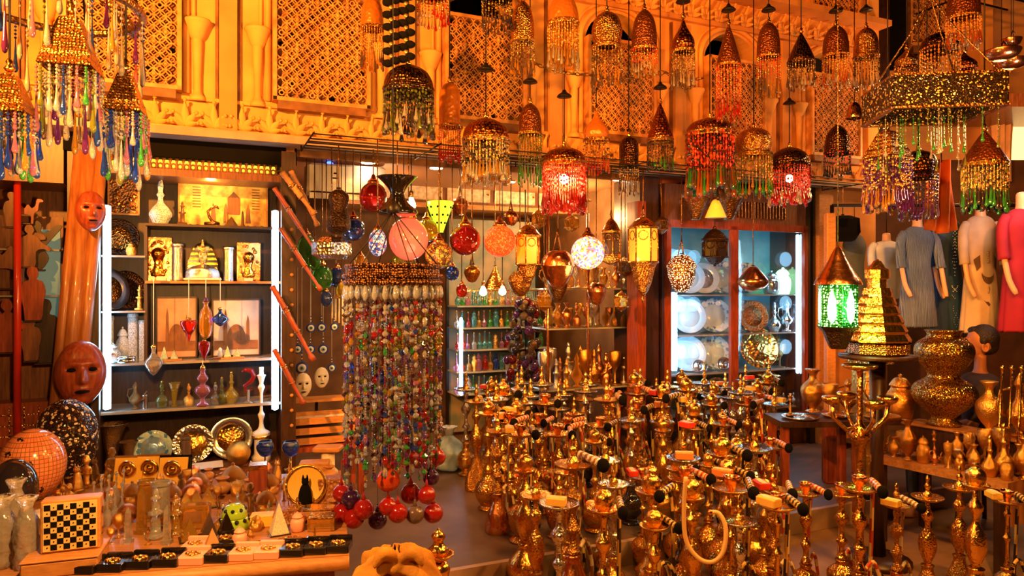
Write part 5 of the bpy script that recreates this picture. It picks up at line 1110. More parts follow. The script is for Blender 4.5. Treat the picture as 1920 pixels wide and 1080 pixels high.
for r_, y in enumerate(ys):
    for i in range(16):
        px = 857+10.4*i+R.uniform(-1.5, 1.5); m_, cn = cl[R.choice((0, 0, 1, 1, 2, 3, 4, 5, 6, 7))]; kd = R.choice(('bottle', 'longneck', 'jar', 'ewer' if False else 'bottle'))
        good('perfume_bottle', kd, m_, on(px, bo_+.05, zf(935, y, bo_)), R.uniform(27, 34)*FP(935, HY, bo_).y/FPX, '%s glass perfume bottle, %s along the %s glass shelf down in the doorway' % (cn, ORD[i+1], ORD[r_+1]), 'bottle', 'perfume bottles deep in the shop', stopper='gold', wide=.72 if kd != 'jar' else .5)
# fringe of price tags / crystal edging over them
t = thing('crystal_fringe', 'lit crystal bead fringe edging the top of the bottle shelves', 'fringe', FW((b0+b1)/2, bo_+.2, zf(935, 546, bo_)), YAW)
b = MB()
for i in range(44): b.drop((-(b1-b0)/2+(b1-b0)*i/43, 0, 0), R.uniform(.08, .14), .009, i % 3, 5)
obj('crystal_drops', b.mesh('crystal_drops', pal('g_clear', 'g_amber', 'g_white')), t); obj('fringe_rail', MB().box((0, 0, .006), (b1-b0, .015, .012)).mesh('fringe_rail', [M['brass']]), t)
# dark bunch of baubles
p = FP(985, 560, -1.0); t = thing('bauble_bunch', 'dark hanging bunch of small ornaments beside the bottle shelves', 'garland', p); k = p.y/FPX
b2 = MB(); om = [MB().ball((0, 0, 0), 1, 0, 9, 6).mesh('ornament', [M[x]]) for x in ('g_dark', 'g_violet', 'g_cherry', 'g_smoke', 'bronze')]
for i in range(96):
    h = R.uniform(0, 200); a = R.uniform(0, 6.28); rr = (16+26*min(1, h/110))*k*math.sqrt(R.random())
    obj('ornament', R.choice(om), t, (rr*math.cos(a), rr*math.sin(a), -h*k), scale=R.uniform(5, 10)*k)
b2.tube([(0, 0, -200*k), (0, 0, RAIL2-p.z)], .006, 5); obj('cord', b2.mesh('cord', [M['iron']]), t)
# ---- brass shelves inside by the far jamb
so = -.42
gs = thing('glass_shelf_unit', 'glass shelving with brass posts crowded with brass wares by the far door post', 'shelf unit', FW(0, 0, 0), YAW)
g0, g1 = sx(1012, so), sx(1192, so); gy = [540, 612, 722]
for y in gy: obj('shelf', MB().box(((g0+g1)/2, -so, zf(1100, y, so)-.009), (g1-g0, .34, .014)).mesh('shelf', [M['shelfglass']]), gs)
for x in (g0+.01, (g0+g1)/2-.1, g1-.01): obj('post', MB().lathe([(.014, 0), (.014, 2.3)], 10, 0, Matrix.Translation((x, -so-.15, 0))).mesh('post', [M['copper']]), gs)
kg = FP(1100, HY, so).y/FPX; n_ = 0
for r_, y in enumerate(gy):
    for rr in range(2):
        for i in range(9):
            px = 1024+18.5*i+R.uniform(-3, 3)+rr*7; kd = R.choice(('candlestick', 'ewer', 'goblet', 'amphora', 'minaret', 'bottle')); m_ = R.choice(('brass', 'gold', 'silver', 'oldgold', 'copper'))
            nm = {'candlestick': 'candlestick', 'ewer': 'ewer', 'goblet': 'goblet', 'amphora': 'vase', 'minaret': 'figurine', 'bottle': 'bottle'}[kd]
            good('brass_'+nm, kd, m_, on(px, so+.09-.2*rr, zf(1100, y, so)), (R.uniform(34, 46) if r_ != 2 else R.uniform(50, 78))*kg, '%s %s, %s in the %s row of the %s brass shelf' % ({'brass': 'brass', 'gold': 'bright gold', 'silver': 'silver', 'oldgold': 'engraved gilt', 'copper': 'copper'}[m_], nm, ORD[i+1], ('front', 'rear')[rr], ORD[r_+1]), nm, 'wares on the brass shelves', wide=.75)
# plastic bag on the shop floor
p = T(842, 880, 0); t = thing('plastic_bag', 'crumpled pale plastic bag lying on the floor inside the doorway', 'bag', p, .4); k = p.y/FPX
def crum(a, z): return 1+.16*math.sin(3*a+z*40)+.1*math.sin(7*a-z*25)
obj('bag_body', MB().lathe(cat([(.02, 0), (.13, .01), (.17, .08), (.15, .17), (.09, .25), (.05, .29), (.01, .31)], 3), 28, 0, None, True, 0, (1, .8), wob=crum).mesh('bag_body', [mat('bagplastic', (.55, .72, .78), 0, .25, trans=.25, coat=.6)]), t)
obj('tied_ear', MB().lathe([(.02, .28), (.05, .36), (.07, .38), (.01, .33)], 12, 0, wob=crum).mesh('tied_ear', [M['white']]), t)
# ================================================================ LEFT COUNTER AND ITS GOODS
ZC = .5
cq = [T(-60, 1098, ZC), T(655, 1040, ZC), T(640, 882, ZC), T(-60, 925, ZC)]
t = thing('display_counter', 'wooden counter crowded with trinkets in front of the display case', 'counter', (0, 0, -.15))
b = MB(); vs = [(q.x, q.y, zz) for zz in (ZC+.15-.05, ZC+.15) for q in cq]
b.add(vs, [(3, 2, 1, 0), (4, 5, 6, 7), (0, 1, 5, 4), (1, 2, 6, 5), (2, 3, 7, 6), (3, 0, 4, 7)], 0, False); obj('counter_top', b.mesh('counter_top', [M['tablewood']]), t)
ctr = sum(cq, Vector((0, 0, 0)))/4
b = MB(); vs = [(ctr.x+(q.x-ctr.x)*.93, ctr.y+(q.y-ctr.y)*.93, zz) for zz in (.0, ZC+.099) for q in cq]
b.add(vs, [(3, 2, 1, 0), (4, 5, 6, 7), (0, 1, 5, 4), (1, 2, 6, 5), (2, 3, 7, 6), (3, 0, 4, 7)], 0, False); obj('counter_body', b.mesh('counter_body', [M['redwood']]), t)
b = MB().tube([(q.x, q.y, ZC+.15-.033) for q in (cq[0], cq[1])], .03, 8); obj('front_edge', b.mesh('front_edge', [M['palewood']]), t)
k_ = lambda p: p.y/FPX
def ct(px, py): return T(px, py, ZC)
M['mos_orange'] = mat('mos_orange', (.85, .25, .1), 0, .2, coat=1)
def mosaic_sq(name, c1, c2, sc, grout, thr=.06):
    m = bpy.data.materials.new(name); m.use_nodes = True; nt = m.node_tree; b = nt.nodes['Principled BSDF']; b.inputs['Roughness'].default_value = .16; b.inputs['Coat Weight'].default_value = .6
    uv = nt.nodes.new('ShaderNodeTexCoord'); br = nt.nodes.new('ShaderNodeTexBrick'); br.offset = .0; br.inputs['Scale'].default_value = 1
    br.inputs['Color1'].default_value = (*c1, 1); br.inputs['Color2'].default_value = (*c2, 1); br.inputs['Mortar'].default_value = (*grout, 1)
    br.inputs['Mortar Size'].default_value = .0016; br.inputs['Brick Width'].default_value = sc; br.inputs['Row Height'].default_value = sc
    # angle round the axis and height as the two brick axes
    sp = nt.nodes.new('ShaderNodeSeparateXYZ'); nt.links.new(uv.outputs['Object'], sp.inputs[0])
    at = nt.nodes.new('ShaderNodeMath'); at.operation = 'ARCTAN2'; nt.links.new(sp.outputs[1], at.inputs[0]); nt.links.new(sp.outputs[0], at.inputs[1])
    mu = nt.nodes.new('ShaderNodeMath'); mu.operation = 'MULTIPLY'; mu.inputs[1].default_value = .15; nt.links.new(at.outputs[0], mu.inputs[0])
    cb = nt.nodes.new('ShaderNodeCombineXYZ'); nt.links.new(mu.outputs[0], cb.inputs[0]); nt.links.new(sp.outputs[2], cb.inputs[1])
    nt.links.new(cb.outputs[0], br.inputs['Vector']); nt.links.new(br.outputs['Color'], b.inputs['Base Color'])
    return m
M['mos_orange'] = mosaic_sq('mos_orange', (.85, .22, .08), (.95, .34, .14), .021, (.3, .1, .03))
M['mos_dark'] = cells('mos_dark', [(.03, .012, .008), (.05, .02, .01), (.75, .45, .25), (.08, .03, .02), (.03, .015, .01), (.9, .7, .5), (.02, .01, .008), (.04, .02, .01)], 62, (.012, .006, .004), .08, .12)
def egg(px, py, w_, h_, base, m, label, name='mosaic_globe'):
    p = ct(px, base); k = k_(p); r = w_*k; H = h_*2*k
    t = thing(name, label, 'globe', p, .6)
    pr = [(max(.004, r*math.sin(PI*i/20)), H/2-H/2*math.cos(PI*i/20)) for i in range(21)]
    obj('globe', MB().lathe(pr, 36).mesh('globe', [M[m]]), t); obj('foot_ring', MB().torus((0, 0, .012), r*.32, .014, 0, 24, 6).mesh('foot_ring', [M['bronze']]), t)
    return t
egg(125, 822, 54, 74, 896, 'mos_dark', 'large dark mosaic globe of brown and cream chips, hindmost of the globes')
eo = egg(62, 866, 55, 66, 936, 'mos_orange', 'orange mosaic globe with fine square tiles on the counter')
b = MB(); p = eo.location; k = k_(p)
for (px, py) in ((50, 838), (88, 856), (70, 880), (95, 905), (40, 890), (62, 815), (20, 850)):
    q = Vector(((px-62)*k, 0, (py-866)*-k)); rr = 54*k; y = -math.sqrt(max(.0001, rr*rr-q.x**2-(q.z*.83)**2)); s = .016
    for a in range(5): 
        a_ = a*2*PI/5; b.ball((q.x+math.cos(a_)*s*.7, y-.001, q.z+66*k+math.sin(a_)*s*.7), s*.45, 0, 6, 4)
st_ = obj('star_tile', b.mesh('star_tile', [M['darkmetal']]), eo, rz=-.6)
egg(26, 902, 40, 56, 972, 'g_dark', 'dark green glossy globe nearest the frame edge on the counter', 'glass_globe').children[0].data.materials[0] = mat('greengloss', (.02, .05, .012), 0, .08, coat=1)
# masks on the wooden post
mask(FP(170, 396, .16), 76*FP(170, 396, .16).y/FPX, 'redwood', 'small carved red wood mask hung high on the wooden post', .75)
mask(FP(152, 700, .2), 124*FP(152, 700, .2).y/FPX, 'redwood', 'large carved red wood mask above the dark mosaic globe', .62)
# chess box on a pale wooden crate
p = ct(122, 1074); k = k_(p)
t = thing('wooden_crate', 'pale wooden crate under the folding chess box', 'crate', p, .32); obj('crate_body', MB().bevbox((-.01, .06, .03), (.26, .2, .06), .006).mesh('crate_body', [M['palewood']]), t); obj('lid', MB().bevbox((-.01, .06, .064), (.265, .205, .008), .003).mesh('lid', [M['palewood']]), t)
t = thing('chess_box', 'folding wooden chess box standing upright with its board facing out', 'chess box', p+Vector((0, .03, .068)), .36)
S = .205; obj('box_body', MB().bevbox((-.0, .045, S/2), (S, .07, S), .004).mesh('box_body', [M['palewood']]), t)
b = MB(); b.box((0, .006, S/2), (S*.9, .006, S*.9), 0); q = S*.86/8
for i in range(8):
    for j in range(8):
        if (i+j) % 2: b.box(((i-3.5)*q, .0025, S/2+(j-3.5)*q), (q, .002, q), 1)
        else: b.lathe([(q*.12, 0), (q*.12, .002)], 8, 1, Matrix.Translation(((i-3.5)*q, .003, S/2+(j-3.5)*q)) @ RX)
obj('board', b.mesh('board', [mat('boardpale', (.8, .5, .16), 0, .4), M['black']]), t)
obj('hinge', MB().box((S/2+.001, .045, S*.7), (.004, .02, .03)).box((S/2+.001, .045, S*.3), (.004, .02, .03)).mesh('hinge', [M['brass']]), t)
p = ct(96, 1000); t = thing('round_tin', 'round pale wooden tin with a lid behind the chess box', 'tin', p, 0); obj('tin_body', MB().lathe([(.075, 0), (.077, .01), (.077, .08)], 24).mesh('tin_body', [M['palewood']]), t); obj('lid', MB().lathe([(.082, .07), (.083, .1), (.07, .104)], 24).mesh('lid', [M['paper']]), t)
# plastic-wrapped glass bottles
M['wrap'] = mat('wrap', (.92, .82, .72), 0, .12, trans=.75, coat=.8, bump=('n', 30, 1.0))
for i, (px, py, lab) in enumerate(((6, 1062, 'clear plastic-wrapped glass bottle nearest the frame edge'), (30, 1020, 'clear plastic-wrapped glass bottle with a dark stopper, second from the frame edge'), (50, 1064, 'clear plastic-wrapped glass bottle beside the chess box'))):
    p = ct(px, py); t = thing('wrapped_bottle', lab, 'bottle', p, 0, 'plastic-wrapped bottles')
    obj('bottle_body', MB().lathe(cat([(.034, 0), (.036, .02), (.034, .13), (.028, .17), (.018, .2), (.018, .22)], 2), 14).mesh('bottle_body', [M['g_clear']]), t)
    obj('plastic_wrap', MB().lathe(cat([(.042, .0), (.044, .1), (.04, .18), (.022, .235), (.038, .275), (.03, .28)], 3), 18, 0, capt=False, wob=lambda a, z: 1+.12*math.sin(5*a+z*60)).mesh('plastic_wrap', [M['wrap']]), t)
# small boxes of jewellery along the front edge
def jewel(px, py, m, label, w_=.1, amber=False):
    p = ct(px, py); t = thing('jewellery_box', label, 'box', p+Vector((0, .0, .001)), -.02+.06, 'jewellery boxes on the counter')
    obj('box_tray', MB().bevbox((0, 0, .015), (w_, .08, .034), .004).mesh('box_tray', [M[m]]), t)
    obj('lid', MB().bevbox((0, .05, .026), (w_, .02, .052), .004).mesh('lid', [M[m]]), t, rot=(-.12, 0, 0))
    b = MB(); b.torus((0, -.002, .033), .018, .006, 0, 14, 5); 
    for i in range(7): b.ball((.024*math.cos(i*.9), -.002+.014*math.sin(i*.9), .035), .008, 0, 6, 4)
    obj('jewel', b.mesh('jewel', [M['gold']]), t); obj('tag', MB().box((0, -.036, .015), (.018, .003, .01)).mesh('tag', [M['white']]), t)
M['pinkbox'] = mat('pinkbox', (.85, .38, .26), 0, .5); 
fr_ = [(160, 1079, 'blackgloss'), (212, 1075, 'blackgloss'), (263, 1070, 'blackgloss'), (315, 1066, 'blackgloss'), (362, 1062, 'pinkbox'), (409, 1058, 'blackgloss'), (456, 1054, 'pinkbox'), (503, 1051, 'pinkbox'), (549, 1047, 'blackgloss'), (592, 1043, 'blackgloss'), (634, 1040, 'blackgloss')]
for i, (px, py, m_) in enumerate(fr_): jewel(px, py-8, m_, '%s jewellery box, %s from the chess box along the front row' % ('pink' if m_ == 'pinkbox' else 'black', ORD[i+1]))
for i, (px, py, m_) in enumerate(((366, 1034, 'pinkbox'), (424, 1022, 'blackgloss'))): jewel(px, py, m_, '%s jewellery box behind the front row, before the pyramids' % ('pink' if m_ == 'pinkbox' else 'black'))
# open cases with amber cards
M['amber'] = mat('ambercard', (.95, .5, .05), 0, .5)
for px, py, lab in ((238, 915, 'amber card with a round gold brooch, first of the cards near the globes'), (279, 912, 'amber card with a gold sun brooch, second from the globes'), (322, 914, 'amber card in an open black case, third from the globes')):
    p = ct(px, py); t = thing('brooch_card', lab, 'card', p, .1, 'amber brooch cards', 1.35)
    obj('card', MB().box((0, .0, .06), (.11, .008, .12)).mesh('card', [M['amber']]), t, rot=(-.25, 0, 0)); b = MB(); b.torus((0, -.008, .075), .03, .009, 0, 20, 6, Matrix.Translation((0, -.09+.075-.0, .075)) @ RX @ Matrix.Translation((0, 0, -.0)) if False else None) ; b = MB()
    b.torus((0, 0, 0), .028, .008, 0, 18, 6, Matrix.Translation((0, .004, .075)) @ RX); b.ball((0, .004, .075), .015); 
    obj('brooch', b.mesh('brooch', [M['gold']]), t); obj('case_back', MB().box((0, .02, .06), (.13, .008, .14)).mesh('case_back', [M['blackgloss'] if px == 322 else M['backwood']]), t, rot=(-.25, 0, 0))
# jewelled eggs/boxes, figurines, bottles, pyramids
def trinket(px, py, label, s=.09):
    p = ct(px, py); t = thing('jewelled_box', label, 'box', p, R.uniform(0, 1), 'jewelled trinket boxes')
    obj('box_body', MB().lathe(cat([(.3, 0), (.42, .06), (.45, .3), (.42, .42)], 3), 18).mesh('box_body', [M['gold']]), t, scale=s)
    b = MB().lathe(cat([(.46, .42), (.44, .55), (.25, .8), (.05, .92)], 3), 18); b.ball((0, 0, .96), .07); obj('lid', b.mesh('lid', [M['oldgold']]), t, scale=s)
    b = MB()
    for i in range(12): b.ball((.45*math.cos(i*PI/6), .45*math.sin(i*PI/6), .36), .06, i % 2, 6, 4)
    obj('gem', b.mesh('gem', pal('g_red', 'g_white')), t, scale=s)
for px, py, lab in ((373, 922, 'round jewelled gold box next to the open black case'), (437, 918, 'large jewelled gold box beside the red canister'), (322, 948, 'jewelled gold box before the amber cards'), (248, 945, 'jewelled gold box among the glass vials'), (505, 925, 'jewelled gold box below the blue goblets'), (498, 960, 'domed jewelled box between the canister and the cat plate')): trinket(px, py, lab, .145 if px == 437 else .115)
def statuette(px, py, h, m, label, kind):
    h *= 1.3; p = ct(px, py); t = thing('statuette', label, 'statuette', p, R.uniform(-.4, .4), 'gilt statuettes on the counter'); 
    obj('plinth', MB().bevbox((0, 0, .05), (.34, .3, .1), .03).mesh('plinth', [M['oldgold']]), t, scale=h)
    b = MB()
    if kind == 'cat': b.lathe(cat([(.13, .1), (.16, .2), (.14, .4), (.1, .58), (.07, .66)], 3), 14); b.ball((0, -.03, .76), .1, 0, 12, 8); b.lathe([(.035, 0), (.004, .12)], 6, 0, Matrix.Translation((.055, -.03, .82))); b.lathe([(.035, 0), (.004, .12)], 6, 0, Matrix.Translation((-.055, -.03, .82))); b.tube([(.1, .1, .12), (.2, .0, .12), (.12, -.14, .12)], .03, 6)
    elif kind == 'dog': b.tube([(-.22, 0, .3), (.15, 0, .34)], [.1, .12], 10); b.tube([(.14, 0, .36), (.2, 0, .6)], [.09, .06], 8); b.tube([(.17, 0, .63), (.36, 0, .58)], [.065, .03], 8); [b.tube([(x, y, .32), (x, y, .1)], [.04, .03], 6) for x in (-.18, .14) for y in (-.06, .06)]; [b.lathe([(.03, 0), (.004, .16)], 6, 0, Matrix.Translation((.17, y, .66))) for y in (-.035, .035)]
    else: b.lathe(cat([(.1, .1), (.09, .3), (.13, .5), (.15, .62), (.06, .68), (.05, .7)], 3), 14, 0, None, True, 0, (1, .7)); b.ball((0, 0, .79), .085, 0, 12, 8, 1.2); b.lathe([(.1, .78), (.12, .82), (.07, .98), (.03, 1.0)], 12); b.tube([(.14, 0, .6), (.18, -.05, .45), (.05, -.13, .45)], .03, 6); b.tube([(-.14, 0, .6), (-.18, -.05, .45), (-.05, -.13, .45)], .03, 6)
    obj('figure', b.mesh('figure', [M[m]]), t, scale=h)
STT = [(145, 925, .13, 'gold', 'gilt seated cat statuette just past the dark mosaic globe', 'cat'), (162, 915, .14, 'gold', 'gilt standing king statuette behind the seated cat', 'king'), (178, 905, .12, 'bronze', 'dark bronze cat statuette beside the standing king', 'cat'), (192, 912, .12, 'gold', 'gilt pointed-ear dog statuette by the wooden edge', 'dog'),
       (110, 940, .11, 'gold', 'gilt dog statuette at the foot of the orange globe', 'dog'), (130, 955, .10, 'gold', 'small gilt king statuette at the foot of the orange globe', 'king'), (210, 898, .14, 'oldgold', 'tall engraved king statuette before the flared bronze vases', 'king'), (300, 950, .13, 'gold', 'gilt king statuette before the second amber card', 'king'),
       (266, 950, .10, 'copper', 'coppery dog statuette before the amber cards', 'dog'), (340, 935, .12, 'bronze', 'dark cat statuette by the open black case', 'cat'), (470, 965, .12, 'bronze', 'dark bronze king statuette beside the green jewelled box', 'king'), (520, 905, .11, 'gold', 'gilt cat statuette before the cat plate', 'cat')]
for a in STT: statuette(*a)
vi = 0
for px, py in ((176, 970), (190, 963), (204, 956), (218, 949), (232, 943), (186, 994), (201, 987), (215, 980), (229, 973)):
    vi += 1; good('glass_vial', 'longneck', 'g_clear', ct(px, py), .165, 'clear glass vial, %s of the vials beside the tin and chess box' % ORD[vi], 'vial', 'clear glass vials on the counter', stopper='g_clear', wide=.55)
b_ = [(240, 1018, 'obelisk', 'g_clear', .12, 'clear crystal obelisk in front of the vials'), (265, 1000, 'obelisk', 'g_amber', .16, 'amber crystal obelisk in the counter middle'), (292, 1008, 'minaret', 'g_clear', .17, 'clear crystal minaret beside the amber obelisk'), (313, 1020, 'obelisk', 'g_clear', .13, 'clear crystal obelisk before the crystal block'), (302, 985, 'cylinder', 'g_clear', .15, 'clear glass column behind the crystal minaret'), (275, 975, 'cylinder', 'g_amber', .14, 'amber glass column behind the crystal minaret'), (330, 1000, 'minaret', 'g_amber', .14, 'amber crystal minaret beside the crystal block')]
for px, py, kd, m_, h, lab in b_: good('crystal_figure', kd, m_, ct(px, py), h*1.3, lab, 'figurine', 'crystal figures on the counter')
for px, py, m_, h, lab in ((348, 955, 'gold', .07, 'gilt pyramid, first of three behind the crystal block'), (368, 952, 'gold', .075, 'gilt pyramid, middle of three behind the crystal block'), (390, 950, 'gold', .08, 'gilt pyramid, last of three behind the crystal block'), (392, 1008, 'g_smoke', .09, 'smoky glass pyramid before the crystal block'), (425, 1004, 'darkmetal', .085, 'black pyramid with pale edges beside the smoky pyramid'), (356, 1012, 'g_amber', .075, 'amber glass pyramid before the crystal block'), (523, 1000, 'paper', .11, 'tall cream pyramid in the counter middle'), (398, 1035, 'palewood', .08, 'wooden pyramid right behind the front jewellery boxes'), (490, 930, 'oldgold', .06, 'tiny gilt pyramid under the blue goblets')):
    t = thing('pyramid_figure', lab, 'figurine', ct(px, py), .5); obj('pyramid', lm('pyramid', m_), t, scale=(.075, .075, h*1.25)); obj('base', MB().box((0, 0, .003), (.09, .09, .006)).mesh('base', [M['blackgloss']]), t, rz=0)
p = ct(366, 990); t = thing('crystal_block', 'clear crystal block with a picture etched inside, behind the pyramids', 'crystal', p, .2); obj('block', MB().bevbox((0, 0, .055), (.13, .06, .11), .006).mesh('block', [M['g_amber']]), t); obj('etching', MB().box((0, -.032, .06), (.07, .002, .05)).mesh('etching', [M['backwood']]), t)
p = ct(440, 992); t = thing('green_jewelled_box', 'yellow green enamel box shaped like a squat turtle dome', 'box', p, .2)
M['greenenamel'] = mat('greenenamel', (.35, .55, .03), 0, .12, coat=1)
obj('box_body', MB().lathe(cat([(.062, 0), (.068, .02), (.06, .05), (.055, .055)], 3), 18).mesh('box_body', [M['greenenamel']]), t); b = MB().lathe(cat([(.056, .055), (.054, .08), (.035, .11), (.01, .118)], 3), 18); obj('lid', b.mesh('lid', [M['greenenamel']]), t)
b = MB(); [b.ball((.06*math.cos(i*PI/5), .06*math.sin(i*PI/5), .045), .011, 0, 6, 4) for i in range(10)]; [b.ball((.046*math.cos(i*PI/4), .046*math.sin(i*PI/4), .092), .01, 0, 6, 4) for i in range(8)]; obj('gem', b.mesh('gem', [M['blackgloss']]), t)
# cat plate, carved box, books and others near the chandelier
p = ct(574, 948); t = thing('cat_plate', 'round cream plate with a black cat standing on it', 'plate', p, .15); rr = .105
MX = Matrix.Translation((0, 0, rr)) @ Matrix.Rotation(PI/2-.2, 4, 'X'); obj('plate_disc', MB().lathe([(.02, -.004), (rr*.7, -.002), (rr*.95, .006), (rr, .014), (rr*.9, .012), (rr*.72, .003), (.01, .002)], 30, 0, MX).mesh('plate_disc', [M['amber']]), t)
obj('plate_border', MB().torus((0, 0, .012), rr*.92, .008, 0, 30, 5, MX).mesh('plate_border', [M['gold']]), t)
b = MB(); Mc = Matrix.Translation((0, -.035, .025)); b.lathe(cat([(.034, 0), (.034, .03), (.026, .07), (.016, .09)], 3), 14, 0, Mc); b.ball((0, 0, .105), .018, 0, 12, 8, 1, Mc); b.lathe([(.008, 0), (.002, .025)], 6, 0, Mc @ Matrix.Translation((.01, 0, .115))); b.lathe([(.008, 0), (.002, .025)], 6, 0, Mc @ Matrix.Translation((-.01, 0, .115))); obj('cat_figure', b.mesh('cat_figure', [M['black']]), t)
def bx(name, px, py, d_, m, label, cat_, rz=.1, lid=None, dz=0):
    t = thing(name, label, cat_, ct(px, py)+Vector((0, 0, dz)), rz); obj('box_body', MB().bevbox((0, 0, d_[2]/2), d_, min(d_)*.08).mesh('box_body', [M[m]]), t); obj('lid', MB().bevbox((0, 0, d_[2]), (d_[0]*1.02, d_[1]*1.02, d_[2]*.16), .003).mesh('lid', [M[lid or m]]), t); return t
M['carved'] = mat('carved', (.4, .14, .04), 0, .4, bump=('v', 60, 1))
bx('carved_box', 618, 942, (.11, .09, .12), 'carved', 'brown carved wooden box beside the cat plate', 'box', .2)
bx('wooden_box', 600, 972, (.15, .1, .05), 'palewood', 'flat pale wooden box before the carved brown box', 'box', .1, 'gold'); bx('wooden_box', 532, 968, (.12, .09, .035), 'carved', 'small carved box before the domed jewelled box', 'box', .4)
bx('crystal_casket', 604, 992, (.12, .08, .06), 'g_amber', 'amber crystal casket under the red glass balls', 'casket', .1, 'gold'); bx('gold_box', 492, 985, (.1, .07, .05), 'amber', 'amber boxed set beside the cream pyramid', 'box', .2)
bx('red_canister', 484, 935, (.09, .09, .17), 'redwood', 'tall dark red canister beside the white candlestick', 'canister', .3, 'copper'); bx('cardboard_box', 590, 900, (.16, .1, .10), 'palewood', 'tan cardboard box standing behind the cat plate', 'box', .15)
bx('wooden_crate', 690, 1003, (.26, .16, .06), 'tablewood', 'shallow wooden crate between the counter and the mustard cloth', 'crate', .1) if False else None
p = ct(615, 890); t = thing('stone_pedestal', 'cream stone pedestal behind the carved box', 'pedestal', p); obj('column', MB().lathe([(.06, 0), (.06, .02), (.04, .04), (.04, .14)], 14).mesh('column', [M['paper']]), t); obj('top_slab', MB().bevbox((0, 0, .155), (.16, .12, .03), .008).mesh('top_slab', [M['palewood']]), t)
M['necklace'] = M['gold']
for i, (px, py, lab) in enumerate(((545, 1015, 'heap of a shell and bead necklace behind the front boxes'), (570, 1020, 'gold bead necklace lying by the crystal casket'), (480, 1025, 'bead bracelet lying between the pyramids and the front boxes'), (605, 1020, 'gold shell brooch set at the corner of the counter'))):
    t = thing('bead_necklace', lab, 'necklace', ct(px, py), 0, 'bead necklaces on the counter'); b = MB()
    for j in range(26): a = j*2*PI/26; b.ball((.045*math.cos(a)+R.uniform(-.006, .006), .028*math.sin(a)+R.uniform(-.006, .006), .008), .009, j % 2, 6, 4)
    obj('beads', b.mesh('beads', [M['gold'], M['g_amber']]), t); obj('pendant', MB().ball((0, -.03, .012), .014, 0, 10, 6, .5).mesh('pendant', [M['g_red']]), t)
for px, lab in ((497, 'dark blue glass goblet beside the white candlestick'), (545, 'dark blue glass goblet at the door jamb')):
    p = ct(px, 880); kk = k_(p); t = thing('glass_goblet', lab, 'goblet', p); r = 16*kk; h = 42*kk
    obj('bowl', MB().lathe(cat([(.004, h-r*1.2), (r*.6, h-r*.9), (r, h-r*.1), (r*.8, h+r*.6), (r*.72, h+r*.62), (r*.9, h-r*.1), (.004, h-r*.9)], 3), 18).mesh('bowl', [M['g_blue']]), t); obj('stem', MB().lathe([(r*.8, 0), (r*.8, .004), (.006, .01), (.006, h-r)], 12).mesh('stem', [M['brass']]), t)
# the crowd of small trinkets between the larger pieces
placed = [o.location.copy() for o in bpy.data.objects if o.parent is None and abs(o.location.z-ZC) < .02 and o.get('category')]
tm = {}
for r_ in range(10):
    py = 1022-13.5*r_; n_ = 0
    for c_ in range(18):
        px = 205+25*c_+R.uniform(-6, 6)+(12 if r_ % 2 else 0); q = ct(px, py+R.uniform(-3, 3))
        if px > 640-.2*r_ or any((q-o).length < .062 for o in placed): continue
        placed.append(q); n_ += 1
        kd, m_, cn, nm = R.choice((('jar', 'gold', 'gold', 'pot'), ('ewer', 'brass', 'brass', 'ewer'), ('goblet', 'gold', 'gold', 'cup'), ('minaret', 'oldgold', 'gilt', 'tower'), ('bottle', 'g_amber', 'amber glass', 'bottle'), ('jar', 'pinkbox', 'pink', 'pot'), ('obelisk', 'gold', 'gold', 'obelisk'), ('ball', 'copper', 'copper', 'ball'), ('bottle', 'g_clear', 'clear glass', 'bottle'), ('candlestick', 'brass', 'brass', 'candlestick'), ('potbelly', 'palewood', 'wooden', 'pot')))
        good('trinket_'+nm, kd, m_, q, R.uniform(.055, .10), '%s %s, %s from the chess box in the %s trinket row from the front' % (cn, nm, ORD[n_], ORD[r_+1]), nm, 'small trinkets on the counter', R.uniform(0, 6), stopper='gold')
# mustard cloth bundle and gilt stands at the counter's end
p = P(742, 1060, 2.75); t = thing('cloth_bundle', 'mustard cloth bundle knotted over the end of the counter', 'cloth', p, .1); k = k_(p)
vs, fs, nu, nv = [], [], 72, 30
for j in range(nv+1):
    for i in range(nu+1):
        u, v = i/nu*2-1, j/nv; a = u*PI
        rr = (.02+.17*v**.6)*(1+(.13*math.sin(6*a+5*v)+.10*math.sin(11*a-6*v+1)+.07*math.sin(19*a+9*v))*(.3+v))
        vs.append((rr*math.sin(a)*1.1, -rr*math.cos(a)*.75, .06-.26*v**1.7+.03*math.sin(3*a+4*v)*v+.018*math.sin(8*a+14*v)))
for j in range(nv):
    for i in range(nu): a = j*(nu+1)+i; fs.append((a, a+1, a+nu+2, a+nu+1))
M['mustard'] = mat('mustard', (.62, .27, .025), 0, .85, vary=(10, (.42, .16, .012)), bump=('n', 60, .3))
obj('cloth_folds', MB().add(vs, fs).mesh('cloth_folds', [M['mustard']]), t)
b = MB(); b.ball((.01, -.10, .035), .042, 0, 14, 10, .8)
for q in range(7):                                # folds gathered into the knot from both sides
    a = -1.2+.4*q; b.tube(cat([(.01+.03*math.sin(a), -.11, .035), (-.07, -.12+.02*math.sin(a), .03+.022*a), (-.15, -.13+.03*math.sin(a), -.05+.03*a), (-.20+.01*q, -.13, -.16+.02*q)], 4), [.012, .013, .014, .015, .016, .017, .018, .018, .018, .018, .017, .016, .014], 8)
    b.tube(cat([(.01+.03*math.sin(a), -.11, .035), (.08, -.12+.02*math.sin(a), .035+.02*a), (.15, -.12+.03*math.sin(a), -.03+.03*a), (.20-.008*q, -.11, -.15+.02*q)], 4), [.012, .013, .014, .015, .016, .017, .018, .018, .018, .018, .017, .016, .014], 8)
